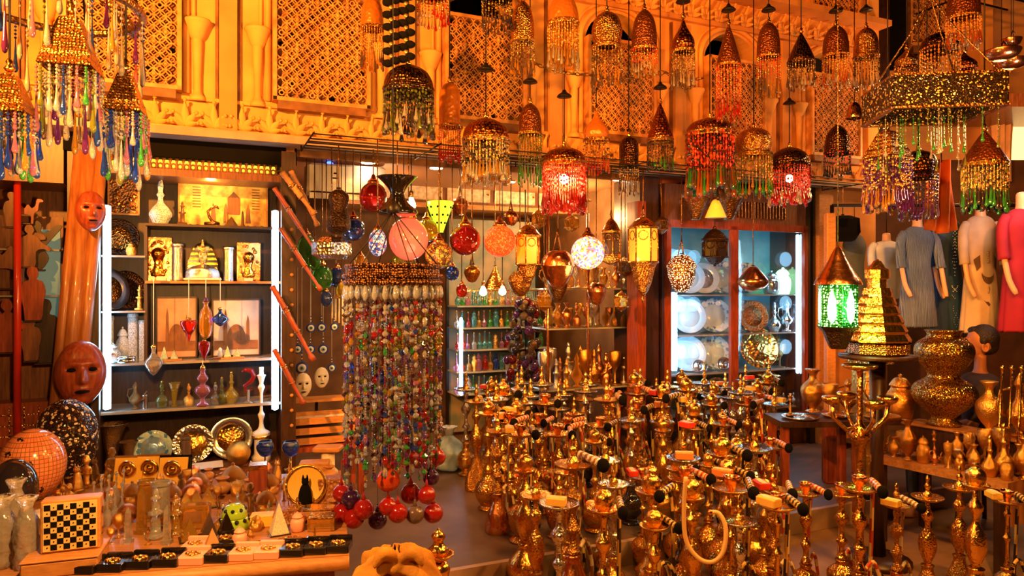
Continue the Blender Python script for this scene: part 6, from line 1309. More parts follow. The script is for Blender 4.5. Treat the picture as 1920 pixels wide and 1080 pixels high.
for sg in (-1, 1): b.tube(cat([(.01, -.11, .05), (.03*sg+.02, -.12, .085), (.065*sg+.02, -.13, .09), (.09*sg+.02, -.15, .05)], 4), [.014, .016, .019, .022, .024, .026, .027, .027, .025, .022, .018, .012, .006], 10)
kn = obj('knot', b.mesh('knot', [M['mustard']]), t); kr = kn.modifiers.new('fuse', 'REMESH'); kr.mode = 'VOXEL'; kr.voxel_size = .0055; kr.use_smooth_shade = True; kr = kn.modifiers.new('soft', 'SMOOTH'); kr.iterations = 3
p = T(742, 1110, .36); t = thing('wooden_stool', 'low wooden stool under the mustard cloth', 'stool', Vector((P(742, 1062, 2.75).x, 2.78, -.15))); obj('seat', MB().bevbox((0, 0, .44), (.34, .3, .04), .02).mesh('seat', [M['wood']]), t)
for x in (-.13, .13):
    for y in (-.11, .11): obj('leg', MB().lathe([(.018, 0), (.024, .42)], 10, 0, Matrix.Translation((x, y, 0))).mesh('leg', [M['wood']]), t)
def dishstand(px, py, d_, h, w_, label, z0=-.15):
    p = P(px, py, d_); base = Vector((p.x, d_, z0)); H = p.z-z0; t = thing('dish_stand', label, 'dish stand', base)
    obj('pedestal', MB().lathe(cat([(.10, 0), (.1, .02), (.04, .05), (.025, H*.4), (.045, H*.55), (.02, H*.7), (.05, H-.06), (.03, H-.03)], 2), 16).mesh('pedestal', [M['gold']]), t)
    obj('dish', MB().lathe(cat([(.02, H-.03), (w_*.6, H-.02), (w_, H), (w_*.97, H+.008), (w_*.5, H-.008), (.01, H-.012)], 2), 28, 0, wob=lambda a, z: 1+.06*abs(math.sin(8*a)) if z > H-.015 else 1).mesh('dish', [M['gold']]), t)
    b = MB(); b.lathe(cat([(.03, H-.01), (.045, H+.02), (.02, H+.05), (.03, H+.08), (.004, H+.11)], 3), 12); obj('finial', b.mesh('finial', [M['brass']]), t)
dishstand(822, 1040, 2.95, .5, .062, 'gold scalloped dish on a tall stand beside the mustard cloth')
good('ribbed_bowl', 'jar', 'brass', Vector((P(775, 990, 3.15).x, 3.15, -.0)), .001, 'x', 'x') if False else None
t = thing('rubbish_bin', 'brown ribbed woven basket below the red glass balls', 'basket', Vector((P(772, 1000, 3.0).x, 3.0, -.15))); obj('basket_body', MB().lathe([(.07, 0), (.09, .55)], 28, 0, None, False, wob=lambda a, z: 1+.05*math.sin(14*a)).mesh('basket_body', [M['bronze']]), t); obj('rim', MB().torus((0, 0, .55), .092, .012, 0, 24, 6).mesh('rim', [M['oldgold']]), t); t.name = 'woven_basket'
# wooden cut-out figures in the outer case
oc = thing('outer_case', 'tall red-framed glass case of wooden cut-outs at the frame edge', 'display case', FP(62, 680, -.05), 0)
a, c = FP(-60, 700, -.3), FP(118, 340, -.3)
base = oc.location.copy()
b = MB(); w_ = (FS(118, -.3, 0)-FS(-60, -.3, 0)).length; mid = (FS(118, -.3, 0)+FS(-60, -.3, 0))/2; oc.location = (mid.x, mid.y, 0); oc.rotation_euler = (0, 0, YAW)
M['tealglass'] = mat('tealglass', (.30, .50, .46), 0, .15, emit=(.35, .7, .62), es=.12)  # backing glows faintly by itself, light put into the material
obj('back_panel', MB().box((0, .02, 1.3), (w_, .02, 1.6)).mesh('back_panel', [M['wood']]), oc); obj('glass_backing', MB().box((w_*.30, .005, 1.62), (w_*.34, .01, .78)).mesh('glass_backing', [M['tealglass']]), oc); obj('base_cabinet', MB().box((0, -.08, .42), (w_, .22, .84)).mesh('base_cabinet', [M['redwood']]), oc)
b = MB(); [b.box((0, -.19, z), (w_*.98, .006, .006)) for z in (.55, .62, .69, .76)]; [b.box((x*w_, -.19, .62), (.006, .006, .4)) for x in (-.3, -.15, 0, .15, .3)]; obj('wire_guard', b.mesh('wire_guard', [M['bronze']]), oc)
for y in (470, 555, 640): obj('shelf', MB().box((0, -.05, zf(60, y, -.3)), (w_, .16, .012)).mesh('shelf', [M['shelfglass']]), oc)
xr = sx(34, -.1); obj('red_post', MB().lathe([(.022, .6), (.022, 2.35)], 10, 0, Matrix.Translation((( FS(34, -.1, 0)-mid).dot(U), -.22, 0))).mesh('red_post', [mat('redpaint', (.55, .03, .015), 0, .3, coat=.5)]), oc)
FIG = {'robed': [(-.1, 0), (.1, 0), (.13, .3), (.16, .55), (.12, .72), (.05, .76), (.07, .86), (.05, .97), (-.02, 1), (-.07, .95), (-.07, .84), (-.04, .76), (-.12, .7), (-.16, .5), (-.12, .25)],
       'musician': [(-.12, 0), (.08, 0), (.1, .35), (.22, .42), (.3, .36), (.34, .44), (.2, .56), (.12, .7), (.04, .75), (.07, .85), (.03, .98), (-.05, .97), (-.08, .85), (-.03, .75), (-.14, .66), (-.2, .4), (-.14, .3)],
       'camel': [(-.3, 0), (-.24, 0), (-.22, .3), (.1, .3), (.12, 0), (.18, 0), (.2, .36), (.3, .5), (.34, .8), (.44, .84), (.42, .92), (.28, .94), (.24, .7), (.14, .58), (.04, .72), (-.06, .56), (-.16, .7), (-.26, .55), (-.34, .4)],
       'dancer': [(-.06, 0), (.06, 0), (.16, .22), (.1, .42), (.2, .62), (.34, .86), (.28, .9), (.12, .74), (.05, .78), (.06, .9), (0, .98), (-.06, .9), (-.05, .78), (-.14, .7), (-.3, .62), (-.3, .56), (-.1, .55), (-.1, .4), (-.18, .2)]}
def rnd_poly(pl):
    q = [(x, z) for x, z in pl]+[pl[0]]; return cat([pl[-1]]+q, 3)[3:-1]
for px, y0, y1, kd, m_, off, lab in ((56, 420, 500, 'musician', 'wood', -.12, 'dark wooden musician cut-out, upper middle of the outer case'), (62, 500, 600, 'robed', 'redwood', -.10, 'reddish wooden robed figure cut-out, largest in the outer case'), (70, 412, 505, 'dancer', 'darkwood', -.16, 'black wooden dancer cut-out against the teal glass'), (58, 592, 676, 'robed', 'wood', -.13, 'dark wooden robed figure cut-out on the lowest shelf'), (84, 560, 680, 'robed', 'darkwood', -.17, 'black robed figure cut-out by the wooden post'), (14, 430, 540, 'camel', 'wood', -.14, 'wooden camel cut-out beyond the red post'), (14, 560, 660, 'musician', 'redwood', -.14, 'reddish musician cut-out beyond the red post'), (50, 370, 418, 'camel', 'redwood', -.13, 'small wooden camel cut-out at the top of the outer case'), (22, 360, 425, 'robed', 'wood', -.15, 'small robed figure cut-out at the top beyond the red post')):
    p = FP(px, y1, off); h = (y1-y0)*p.y/FPX; t = thing('wooden_cutout', lab, 'cut-out figure', p, YAW, 'wooden cut-out figures in the outer case')
    obj('figure', MB().prism([(x*1.25*h, z*h) for x, z in rnd_poly(FIG[kd])], -.009, .009).mesh('figure', [M[m_]]), t)
    b = MB().bevbox((0, 0, -.006), (.22*h+.02, .05, .012), .003); obj('foot_bar', b.mesh('foot_bar', [M['darkwood']]), t)
# ================================================================ HOOKAHS
def stripes(name, c1, c2): return [mat(name+'a', c1, 0, .35, coat=.4), mat(name+'b', c2, 0, .35, coat=.4)]
HS = [stripes('hose_gold', (.85, .5, .12), (.02, .01, .006)), stripes('hose_red', (.55, .04, .02), (.85, .6, .25)), stripes('hose_cream', (.9, .7, .4), (.3, .1, .03))]
BASES = {
 'bulb': [(.10, 0), (.12, .015), (.09, .04), (.13, .09), (.155, .16), (.13, .23), (.07, .29), (.055, .33), (.065, .345)],
 'bell': [(.13, 0), (.14, .02), (.135, .08), (.11, .17), (.07, .25), (.05, .31), (.06, .34)],
 'urn': [(.10, 0), (.105, .02), (.05, .05), (.09, .09), (.12, .17), (.125, .24), (.09, .28), (.05, .31), (.06, .34)],
 'ball': [(.09, 0), (.095, .02), (.05, .045), (.10, .09), (.115, .15), (.10, .21), (.05, .26), (.045, .34)],
}
STEMS = {
 'knobs': [(.028, .33), (.05, .36), (.03, .39), (.022, .44), (.045, .48), (.05, .50), (.025, .53), (.02, .6), (.04, .63), (.055, .66), (.06, .69), (.03, .73), (.022, .78), (.03, .82), (.02, .86)],
 'vase': [(.03, .33), (.035, .37), (.07, .44), (.08, .5), (.07, .57), (.03, .63), (.025, .68), (.05, .72), (.055, .75), (.025, .79), (.02, .86)],
 'thin': [(.025, .33), (.03, .36), (.018, .4), (.016, .55), (.04, .58), (.018, .61), (.016, .74), (.035, .77), (.016, .8), (.016, .86)],
}
BOWLS = {
 'cap': [(.03, .86), (.055, .88), (.07, .92), (.07, .96), (.045, .985), (.02, 1.0), (.025, 1.02), (.004, 1.03)],
 'cup': [(.025, .86), (.03, .89), (.055, .93), (.06, .96), (.05, .955), (.03, .92)],
 'spire': [(.03, .86), (.045, .89), (.03, .92), (.015, .94), (.03, .97), (.012, 1.0), (.018, 1.03), (.003, 1.06)],
}
TRAYW = {'wide': .145, 'mid': .125, 'small': .10}
HPROTO = []
def proto(base, stem, bowl, tray, bm_, sm_, hose, desc):
    t = thing('hookah', desc, 'hookah', (0, 0, -50), 0, 'brass hookahs crowding the shop floor')
    obj('water_base', MB().lathe(cat(BASES[base], 3), 18).mesh('water_base', [M[bm_]]), t)
    obj('stem', MB().lathe(cat(STEMS[stem], 2), 12).mesh('stem', [M[sm_]]), t)
    w_ = TRAYW[tray]
    obj('tray', MB().lathe([(.02, .855), (w_*.7, .862), (w_*.96, .88), (w_, .886), (w_*.98, .89), (w_*.7, .87), (.02, .866)], 22, 0, wob=lambda a, z: 1+.03*math.sin(12*a)).mesh('tray', [M[sm_]]), t)
    obj('bowl', MB().lathe(cat(BOWLS[bowl], 2), 14).mesh('bowl', [M['gold' if bowl != 'cup' else 'copper']]), t)
    b = MB()
    for i in range(8 if bowl == 'cap' else 0): b.torus((0, 0, 0), .012, .003, 0, 8, 4, Matrix.Rotation(i*PI/4, 4, 'Z') @ Matrix.Translation((.07, 0, .94)) @ Matrix.Rotation(PI/2, 4, 'Y'))
    if hose is not None:
        s = HS[hose]; h = MB()
        h.tube(cat([(.05, 0, .36), (.12, .02, .40), (.18, .04, .3), (.20, .05, .15), (.17, .09, .06), (.14, .13, .15), (.15, .12, .5), (.14, .08, .8), (.12, .02, .91)], 4), .016, 8, 0, 4)
        ho = obj('hose', h.mesh('hose', s), t)
        g = MB(); g.tube(cat([(.15, .11, .905), (.12, -.04, .908), (.10, -.15, .9)], 10), .026, 8, 0, 4); obj('hose_handle', g.mesh('hose_handle', s), ho)
        g = MB(); g.ball((.097, -.185, .898), .042, 0, 12, 8); obj('mouthpiece_knob', g.mesh('mouthpiece_knob', [M['black']]), ho)
    HPROTO.append((t, desc)); return t
proto('bulb', 'knobs', 'cap', 'mid', 'brass', 'gold', 0, 'brass hookah with a capped bowl and a gold-black striped hose')
proto('bell', 'vase', 'spire', 'wide', 'oldgold', 'brass', None, 'engraved gilt hookah with a wide tray and spire top')
proto('urn', 'knobs', 'cup', 'wide', 'brass', 'brass', 1, 'brass hookah with a red striped hose over a wide tray')
proto('ball', 'thin', 'spire', 'mid', 'g_dark', 'silver', None, 'silver-stemmed hookah with a dark glass base')
proto('bulb', 'vase', 'cap', 'small', 'gold', 'gold', None, 'bright gold hookah with a vase stem and capped bowl')
proto('bell', 'knobs', 'spire', 'mid', 'copper', 'oldgold', 2, 'coppery hookah with a cream striped hose')
proto('urn', 'thin', 'cup', 'wide', 'brass', 'gold', 0, 'slim gold hookah with a striped handle across its wide tray')
proto('ball', 'knobs', 'spire', 'wide', 'gold', 'silver', None, 'gold-based hookah with a silver knobbed stem and wide tray')
M['box_yellow'] = mat('box_yellow', (.9, .5, .08), 0, .55); M['box_orange'] = mat('box_orange', (.85, .25, .05), 0, .5); M['box_red'] = mat('box_red', (.7, .04, .02), 0, .4)
pk = {}
for m_ in ('box_yellow', 'box_orange', 'box_red'): pk[m_] = (MB().bevbox((0, 0, .02), (.1, .065, .04), .004).mesh('carton_body', [M[m_]]), MB().box((0, 0, .0405), (.1, .03, .002)).mesh('paper_band', [M['paper']]))
first = [True]*len(HPROTO); nh = 0
rows = [round(-.22+.235*i, 3) for i in range(15)]
hpl = []
e0, e1 = T(1632, 852, .44), T(1890, 906, .44); en = Vector((.86, .5, 0))
keep = [(2.33, 4.5, .42), (2.02, 4.3, .33), (1.95, 5.1, .34), (T(1556, 905, 0).x, T(1556, 905, 0).y, .22), (2.1, 5.1, .34), (2.3, 5.15, .34)]
for ri, off in enumerate(rows):
    s0 = -.32-.20*(off+.22) if off < 1.7 else -.70-(off-1.7)*.25
    n_ = 0; s = s0+(.11 if ri % 2 else 0)
    zf_ = 0 if off < 1.6 else -.148
    while True:
        jit = (R.uniform(-.025, .025), R.uniform(-.025, .025))
        q = FW(s+jit[0], off+jit[1], zf_); px = HX+q.x/q.y*FPX
        if px > (1225 if off < .2 else 1460 if off < 1.55 else 1960): break
        if 1.6 < off+jit[1] < 1.76: q += N*.14; zf_ = -.148; q.z = zf_      # clear of the step edge
        s += R.uniform(.235, .275) if px < 1500 else R.uniform(.26, .31)
        if px < 965 and off > 1.4: continue
        if (off < -.02 and px > 985) or (off < .1 and px > 1140): continue
        if px > 1490 and (q-e0).dot(en) > -.28: continue
        if q.y < 3.3 or (px > 1500 and q.y < 3.6): continue
        if any((q.x-a)**2+(q.y-b_)**2 < c_*c_ for a, b_, c_ in keep): continue
        if any((q.x-a.x)**2+(q.y-a.y)**2 < .203**2 for a in hpl): s -= .2 if px < 1500 else .23; continue
        hpl.append(q.copy())
        n_ += 1; nh += 1
        v = R.choice((0, 1, 2, 3, 4, 5, 6, 7, 0, 2)) if off > .7 else R.choice((1, 3, 3, 7, 4, 7, 0))
        h = R.uniform(.72, .88) if off < 1.0 else R.uniform(.62, .80)
        if off > 1.7: h = R.uniform(.72, .92)
        if off > 2.3: h = R.uniform(.66, .82)
        row_ = len(rows)-ri
        lab = '%s, %s from the walkway, %s row from the street' % (HPROTO[v][1], ORD[n_], ORD[row_])
        lab = lab.replace('brass hookah with a capped bowl and a gold-black striped hose', 'brass capped hookah, gold-black hose').replace('engraved gilt hookah with a wide tray and spire top', 'gilt hookah with spire top').replace('brass hookah with a red striped hose over a wide tray', 'brass hookah, red striped hose').replace('silver-stemmed hookah with a dark glass base', 'silver-stemmed dark glass hookah').replace('bright gold hookah with a vase stem and capped bowl', 'bright gold vase-stemmed hookah').replace('coppery hookah with a cream striped hose', 'coppery hookah, cream hose').replace('slim gold hookah with a striped handle across its wide tray', 'slim gold hookah, striped handle').replace('gold-based hookah with a silver knobbed stem and wide tray', 'silver-stemmed gold hookah')
        rz = R.uniform(-.6, .6) if v in (0, 2, 5, 6) else R.uniform(0, 6)
        root = HPROTO[v][0]; rt = root if first[v] else None
        wd_ = R.uniform(.78, .92)
        if rt is not None: first[v] = False; rt.location = q; rt.rotation_euler = (0, 0, rz); rt.scale = (h*wd_, h*wd_, h); rt['label'] = lab
        else: rt = dup(root, q, rz, lab, None, (h*wd_, h*wd_, h))
        if v != 4 and R.random() < (.2 if off > .5 else .08):
            m_ = R.choice(('box_yellow', 'box_yellow', 'box_orange', 'box_red')); a = rz+PI+R.uniform(-.5, .5)
            t = thing('small_carton', '%s carton on a hookah tray, %s from the walkway, %s row from the street' % (m_[4:], ORD[n_], ORD[row_]), 'carton', q+Vector((math.cos(a)*.068, math.sin(a)*.068, h*.897)), 0, 'cartons on hookah trays', rot=(0, 0, a+PI/2), scale=R.uniform(.8, 1.05))
            obj('carton_body', pk[m_][0], t); obj('paper_band', pk[m_][1], t)
for (t, d), f in zip(HPROTO, first):
    if f: 
        for c in list(t.children_recursive): bpy.data.objects.remove(c)
        bpy.data.objects.remove(t)
# big loop of cream hose in front
p = P(1320, 975, 3.25); t = thing('loose_hose', 'loose cream hose looped in a ring among the front hookahs', 'hose', p); k = k_(p)
pts = [(-34, 80), (-36, 20), (-32, -40), (-10, -72), (15, -76), (34, -55), (40, -15), (30, 10), (14, 12)]
obj('hose_tube', MB().tube(cat([(x*k, .02*math.sin(i), z*k) for i, (x, z) in enumerate(pts)], 5), 4.2*k, 8).mesh('hose_tube', [mat('creamhose', (.85, .5, .18), 0, .4)]), t); obj('end_cap', MB().ball((14*k, .02*math.sin(8), 12*k), .014).mesh('end_cap', [M['copper']]), t)
# ================================================================ RIGHT SIDE: tables of brass, stand, person
zt_ = .44
def tb(px, v, dz=0.0):
    best = min((abs(HX+FPX*(w.x/w.y)-px), u) for u in [i/200-.2 for i in range(281)] for w in [e0+(e1-e0)*u+en*(.62*v)])[1]
    return e0+(e1-e0)*best+en*(.62*v)+Vector((0, 0, dz))
tq = [T(1632, 852, zt_), T(1890, 906, zt_)]
t = thing('goods_table', 'brown cloth-covered table of brass wares by the clothes shop', 'table', (0, 0, 0))
q0, q1 = tq; e = Vector((1.5, .35, 0)); nn = Vector((.86, .5, 0)); poly = [q0, q1, q1+nn*.62, q0+nn*.62]
b = MB(); vs = [(q.x, q.y, zz) for zz in (zt_-.05, zt_-.0012) for q in poly]; b.add(vs, [(3, 2, 1, 0), (4, 5, 6, 7), (0, 1, 5, 4), (1, 2, 6, 5), (2, 3, 7, 6), (3, 0, 4, 7)], 0, False); obj('table_top', b.mesh('table_top', [M['tablewood']]), t)
for q in poly:
    c_ = sum(poly, Vector((0, 0, 0)))/4; w_ = q+(c_-q)*.12; obj('leg', MB().box((w_.x, w_.y, (zt_-.05-.15)/2), (.06, .06, zt_-.05+.15)).mesh('leg', [M['darkwood']]), t)
b = MB(); d_ = q1-q0
vs, fs = [], []
for i in range(25):
    u = i/24*.0+i/24; 
    for j in range(6):
        v = j/5; w_ = q1+nn*(.62*u)+(q1-q0).normalized()*(.012+.02*math.sin(i*1.6)*v); vs.append((w_.x, w_.y, zt_+.004-v*.26))
for i in range(24):
    for j in range(5): a = i*6+j; fs.append((a, a+6, a+7, a+1))
obj('cloth_drop', b.add(vs, fs).mesh('cloth_drop', [mat('browncloth', (.5, .2, .06), 0, .8, vary=(8, (.32, .11, .03)))]), t)
t2 = thing('goods_table', 'dark small table with silver trays in front of the plate cabinet', 'table', (0, 0, 0)); z5 = .66
q0, q1 = T(1470, 790, z5), T(1570, 790, z5); b = MB().box(((q0.x+q1.x)/2+.1, q0.y+.16, z5-.02), (q1.x-q0.x+.25, .36, .04)); obj('table_top', b.mesh('table_top', [M['darkwood']]), t2)
for x in (q0.x+.02, q1.x+.16):
    for y in (.04, .28): obj('leg', MB().box((x, q0.y+y, (z5-.04)/2), (.05, .05, z5-.04)).mesh('leg', [M['redwood']]), t2)
t = thing('wooden_post', 'square pale wooden post standing by the small dark table', 'post', T(1556, 905, 0)+Vector((0, .0, 0))); h = CZ-(400-HY)/FPX*t.location.y
obj('shaft', MB().bevbox((0, 0, h/2), (.075, .075, h), .008).mesh('shaft', [M['palewood']]), t); obj('footing', MB().bevbox((0, 0, .3), (.10, .10, .6), .01).mesh('footing', [M['redwood']]), t)
# platform to lift the rear brass: two-step riser on the table
t = thing('display_riser', 'wooden riser box at the back of the brass table', 'riser', (e0+e1)/2+en*.46, math.atan2((e1-e0).y, (e1-e0).x)); obj('riser_top', MB().bevbox((0, 0, .19), (.84, .24, .02), .006).mesh('riser_top', [M['tablewood']]), t); obj('riser_body', MB().box((0, 0, .09), (.80, .20, .18)).mesh('riser_body', [M['darkwood']]), t)
tpl = []
def brass(px, py, z, hpx, kind, m_, label, cat_, wide=1.0, group='brass wares on the tables', name=None, p=None):
    p = T(px, py, z) if p is None else p
    r = max(q[0] for q in PR[kind])*wide*hpx*p.y/FPX; r = r*1.35 if kind == 'ewer' else r; dz = (e1-e0).normalized()
    for k in range(40):
        c = p+dz*(.012*((k+1)//2)*(1 if k % 2 else -1))
        if all((c.x-a.x)**2+(c.y-a.y)**2 > (r+b_)**2 or (abs(c.z-a.z) > .1 and r < .2 and b_ < .2) for a, b_ in tpl): break
    else: return None
    p = c; tpl.append((p, r))
    return good(name or ('brass_'+cat_.replace(' ', '_')), kind, m_, p, hpx*p.y/FPX, label, cat_, group, R.uniform(0, 6) if kind != 'ewer' else R.uniform(-.4, .4), wide=wide)
M['urnmetal'] = cells('urnmetal', [(1, .75, .15), (.6, .3, .05), (.95, .55, .1), (.8, .6, .1)], 46, (.15, .06, .01), .08, .2, 0, 1)
PR['doubleurn'] = [(.26, 0), (.3, .03), (.2, .09), (.46, .22), (.55, .32), (.5, .42), (.3, .5), (.28, .55), (.42, .66), (.5, .76), (.46, .86), (.28, .94), (.33, 1)]
M['gold_rough'] = mat('gold_rough', (.92, .52, .12), 1, .36, bump=('n', 40, .6))
brass(1770, 0, 0, 178, 'doubleurn', 'urnmetal', 'huge pierced double-bellied gold urn, biggest piece on the brass table', 'urn', .56, p=tb(1770, .74, .201))
brass(1712, 0, 0, 84, 'jar', 'gold', 'round gold lidded jar on the riser beside the huge pierced urn', 'jar', .8, p=tb(1716, .72, .201))
brass(1852, 0, 0, 96, 'amphora', 'gold_rough', 'broad gold amphora on the riser below the seated man', 'vase', .9, p=tb(1856, .74, .201))
brass(1900, 0, 0, 120, 'ewer', 'brass', 'tall brass ewer on the riser next to the leaning rods', 'ewer', .8, p=tb(1905, .74, .201))
brass(1664, 0, 0, 86, 'ewer', 'gold', 'gold ewer on the riser end nearest the shop', 'ewer', .8, p=tb(1676, .72, .201))
brass(1640, 0, 0, 64, 'dish', 'gold', 'gold footed dish at the near corner of the brass table', 'dish', .6, p=tb(1652, .35))
brass(1690, 0, 0, 140, 'dish', 'copper', 'tall copper tray on a stem before the stepped tower lantern', 'dish', .36, p=tb(1684, .2))
BR = [(1650, 842, 62, 'ewer', 'brass', 'brass ewer at the shop end of the brass table', 'ewer', 1), (1676, 850, 46, 'amphora', 'gold', 'gold vase second along the table front', 'vase', 1.2), (1702, 858, 92, 'amphora', 'brass', 'tall brass amphora at the table front', 'vase', 1), (1728, 862, 62, 'jar', 'gold', 'round gold jar beside the tall brass amphora', 'jar', .9), (1752, 868, 44, 'ewer', 'copper', 'little copper ewer before the huge urn', 'ewer', 1), (1778, 872, 56, 'goblet', 'gold', 'gold goblet in front of the huge urn', 'goblet', 1), (1800, 878, 40, 'jar', 'brass', 'small brass jar before the huge urn', 'jar', 1),
      (1826, 880, 66, 'amphora', 'gold', 'gold vase below the seated man', 'vase', 1), (1852, 890, 88, 'longneck', 'brass', 'long-necked brass bottle near the table end', 'bottle', 1.2), (1880, 892, 58, 'jar', 'gold', 'gold lidded jar close to the frame edge', 'jar', .9), (1742, 838, 70, 'candlestick', 'brass', 'brass candlestick behind the copper ewer', 'candlestick', 1), (1814, 846, 84, 'ewer', 'oldgold', 'engraved gilt ewer at the seated man\'s side', 'ewer', 1), (1868, 846, 112, 'longneck', 'gold', 'tallest long-necked gold bottle near the frame edge', 'bottle', 1.1), (1906, 850, 96, 'amphora', 'brass', 'brass amphora cut by the frame edge', 'vase', 1), (1902, 905, 70, 'amphora', 'gold', 'gold vase at the front end of the table by the frame edge', 'vase', 1.1),
      (1660, 818, 54, 'goblet', 'gold', 'gold goblet behind the shop-end ewer', 'goblet', 1), (1838, 868, 38, 'dish', 'silver', 'small silver dish below the engraved gilt ewer', 'dish', .5), (1770, 850, 50, 'bottle', 'gold', 'gold bottle between the candlestick and the urn foot', 'bottle', 1.1)]
for n_, (px, py, hp, kd, m_, lab, cat_, wd) in enumerate(BR): brass(px, py, zt_, hp*.82, kd, m_, lab, cat_, wd*.72, p=tb(px+(0 if n_ < 10 else 10), .12 if n_ < 10 else .29))
for i in range(13):
    px = 1680+21*i; kd, m_, cn, nm = R.choice((('jar', 'gold', 'gold', 'jar'), ('ewer', 'brass', 'brass', 'ewer'), ('amphora', 'gold_rough', 'gold', 'vase'), ('longneck', 'brass', 'brass', 'bottle'), ('goblet', 'gold', 'gold', 'goblet')))
    brass(px, 0, 0, R.uniform(54, 84), kd, m_, '%s %s, %s from the shop end of the back row on the brass table' % (cn, nm, ORD[i+1]), nm, .7, p=tb(px, .45))
plate(T(1500, 785, z5), .13, 'silver', 'round silver tray lying on the small dark table', 0, flat=True, name='silver_tray'); plate(T(1555, 783, z5)+Vector((.06, .02, 0)), .10, 'brass', 'round brass tray lying on the small dark table', 0, flat=True, name='brass_tray')
for px, py, hp, kd, lab in ((1482, 778, 40, 'candlestick', 'brass candlestick at the near end of the small dark table'), (1524, 772, 80, 'amphora', 'tall brass vase with a flat dish top on the small dark table'), (1545, 776, 58, 'goblet', 'brass goblet beside the pale wooden post'), (1590, 775, 66, 'ewer', 'brass ewer on the small dark table past the wooden post')): brass(px, py, z5+.012, hp, kd, 'brass' if hp != 58 else 'gold', lab, {'candlestick': 'candlestick', 'amphora': 'vase', 'goblet': 'goblet', 'ewer': 'ewer'}[kd])
for (px, y, d_, w_, lab) in ((1612, 640, 4.3, .05, 'tall gold floor candelabrum in front of the stepped lantern'),):
    p = P(px, 690, d_); H = p.z+.15; t = thing('floor_candelabrum', lab, 'candelabrum', Vector((p.x, d_, -.15)))
    obj('stem', MB().lathe(cat([(.13, 0), (.13, .02), (.04, .06), (.02, H*.3), (.05, H*.42), (.02, H*.5), (.03, H*.62), (.07, H*.68), (.02, H*.74), (.02, H)], 2), 14).mesh('stem', [M['brass']]), t)
    for a in (0, 1.57, 3.14, 4.71): 
        b = MB().tube([(0, 0, H*.72), (.08*math.cos(a), .08*math.sin(a), H*.70), (.16*math.cos(a), .16*math.sin(a), H*.76), (.17*math.cos(a), .17*math.sin(a), H*.82)], .014, 6); b.lathe(cat([(.012, 0), (.05, .02), (.06, .05), (.03, .06)], 2), 10, 0, Matrix.Translation((.17*math.cos(a), .17*math.sin(a), H*.82))); obj('arm', b.mesh('arm', [M['gold']]), t)
    obj('top_dish', MB().lathe(cat([(.02, H-.02), (.09, H), (.1, H+.02), (.02, H+.01)], 2), 16).mesh('top_dish', [M['gold']]), t)
# gilt tower box on the riser (yellow)
t = thing('gilt_casket', 'tall yellow gilt house-shaped casket behind the brass table', 'casket', tb(1738, 1.12)*0+P(1738, 780, 5.5)*0+Vector((3.02, 5.95, -.15)), .3); k = k_(t.location); obj('casket_body', MB().bevbox((0, 0, .56), (.22, .2, 1.12), .02).mesh('casket_body', [M['gold_rough']]), t); obj('roof', MB().lathe([(.19, 1.12), (.15, 1.18), (.004, 1.34)], 4, 0, None, False, PI/4).mesh('roof', [M['hammered']]), t)
# right-hand front hookah stand-ins are part of the rows above; bundle of sticks at the frame edge
for i in range(4):
    x0, x1 = 1850+18*i, 1880+10*i
    a = tb(x0+20, .30+.08*i, .012); c = P(x1+8*i, 690, a.y+.12); d_ = c-a; t = thing('brass_rod', 'thin brass rod, %s of four leaning at the seated man\'s shoulder' % ORD[i+1], 'rod', a, 0, 'leaning brass rods', rot=d_.to_track_quat('Z', 'Y').to_euler()); obj('rod', MB().lathe([(.008, 0), (.008, d_.length)], 8).mesh('rod', [M['brass']]), t); obj('knob', MB().ball((0, 0, d_.length), .016).mesh('knob', [M['gold']]), t)
# ---------------------------------------------------------------- clothes shop
cr = thing('clothes_rail', 'steel rail the dresses hang from beyond the brass table', 'rail', P(1760, 388, 6.1)); a, c = P(1560, 385, 6.25), P(2010, 385, 5.95)
obj('rail_tube', MB().tube([a-cr.location, c-cr.location], .015, 8).mesh('rail_tube', [M['iron']]), cr)
for w_ in (a, c): obj('upright', MB().tube([w_-cr.location, Vector((w_.x, w_.y, -.15))-cr.location], .018, 8).mesh('upright', [M['iron']]), cr)
def fabric(name, c, wave=None):
    m = mat(name, c, 0, .8, vary=(5, tuple(v*.72 for v in c)))
    if wave:
        nt = m.node_tree; b = nt.nodes['Principled BSDF']; tc = nt.nodes.new('ShaderNodeTexCoord'); wv = nt.nodes.new('ShaderNodeTexWave'); wv.inputs['Scale'].default_value = wave; wv.inputs['Distortion'].default_value = 1.2
        nt.links.new(tc.outputs['Object'], wv.inputs['Vector']); bp = nt.nodes.new('ShaderNodeBump'); bp.inputs['Strength'].default_value = .8; bp.inputs['Distance'].default_value = .02; nt.links.new(wv.outputs['Fac'], bp.inputs['Height']); nt.links.new(bp.outputs[0], b.inputs['Normal'])
    return m
M['skin'] = mat('mannequin_skin', (.72, .42, .26), 0, .45)
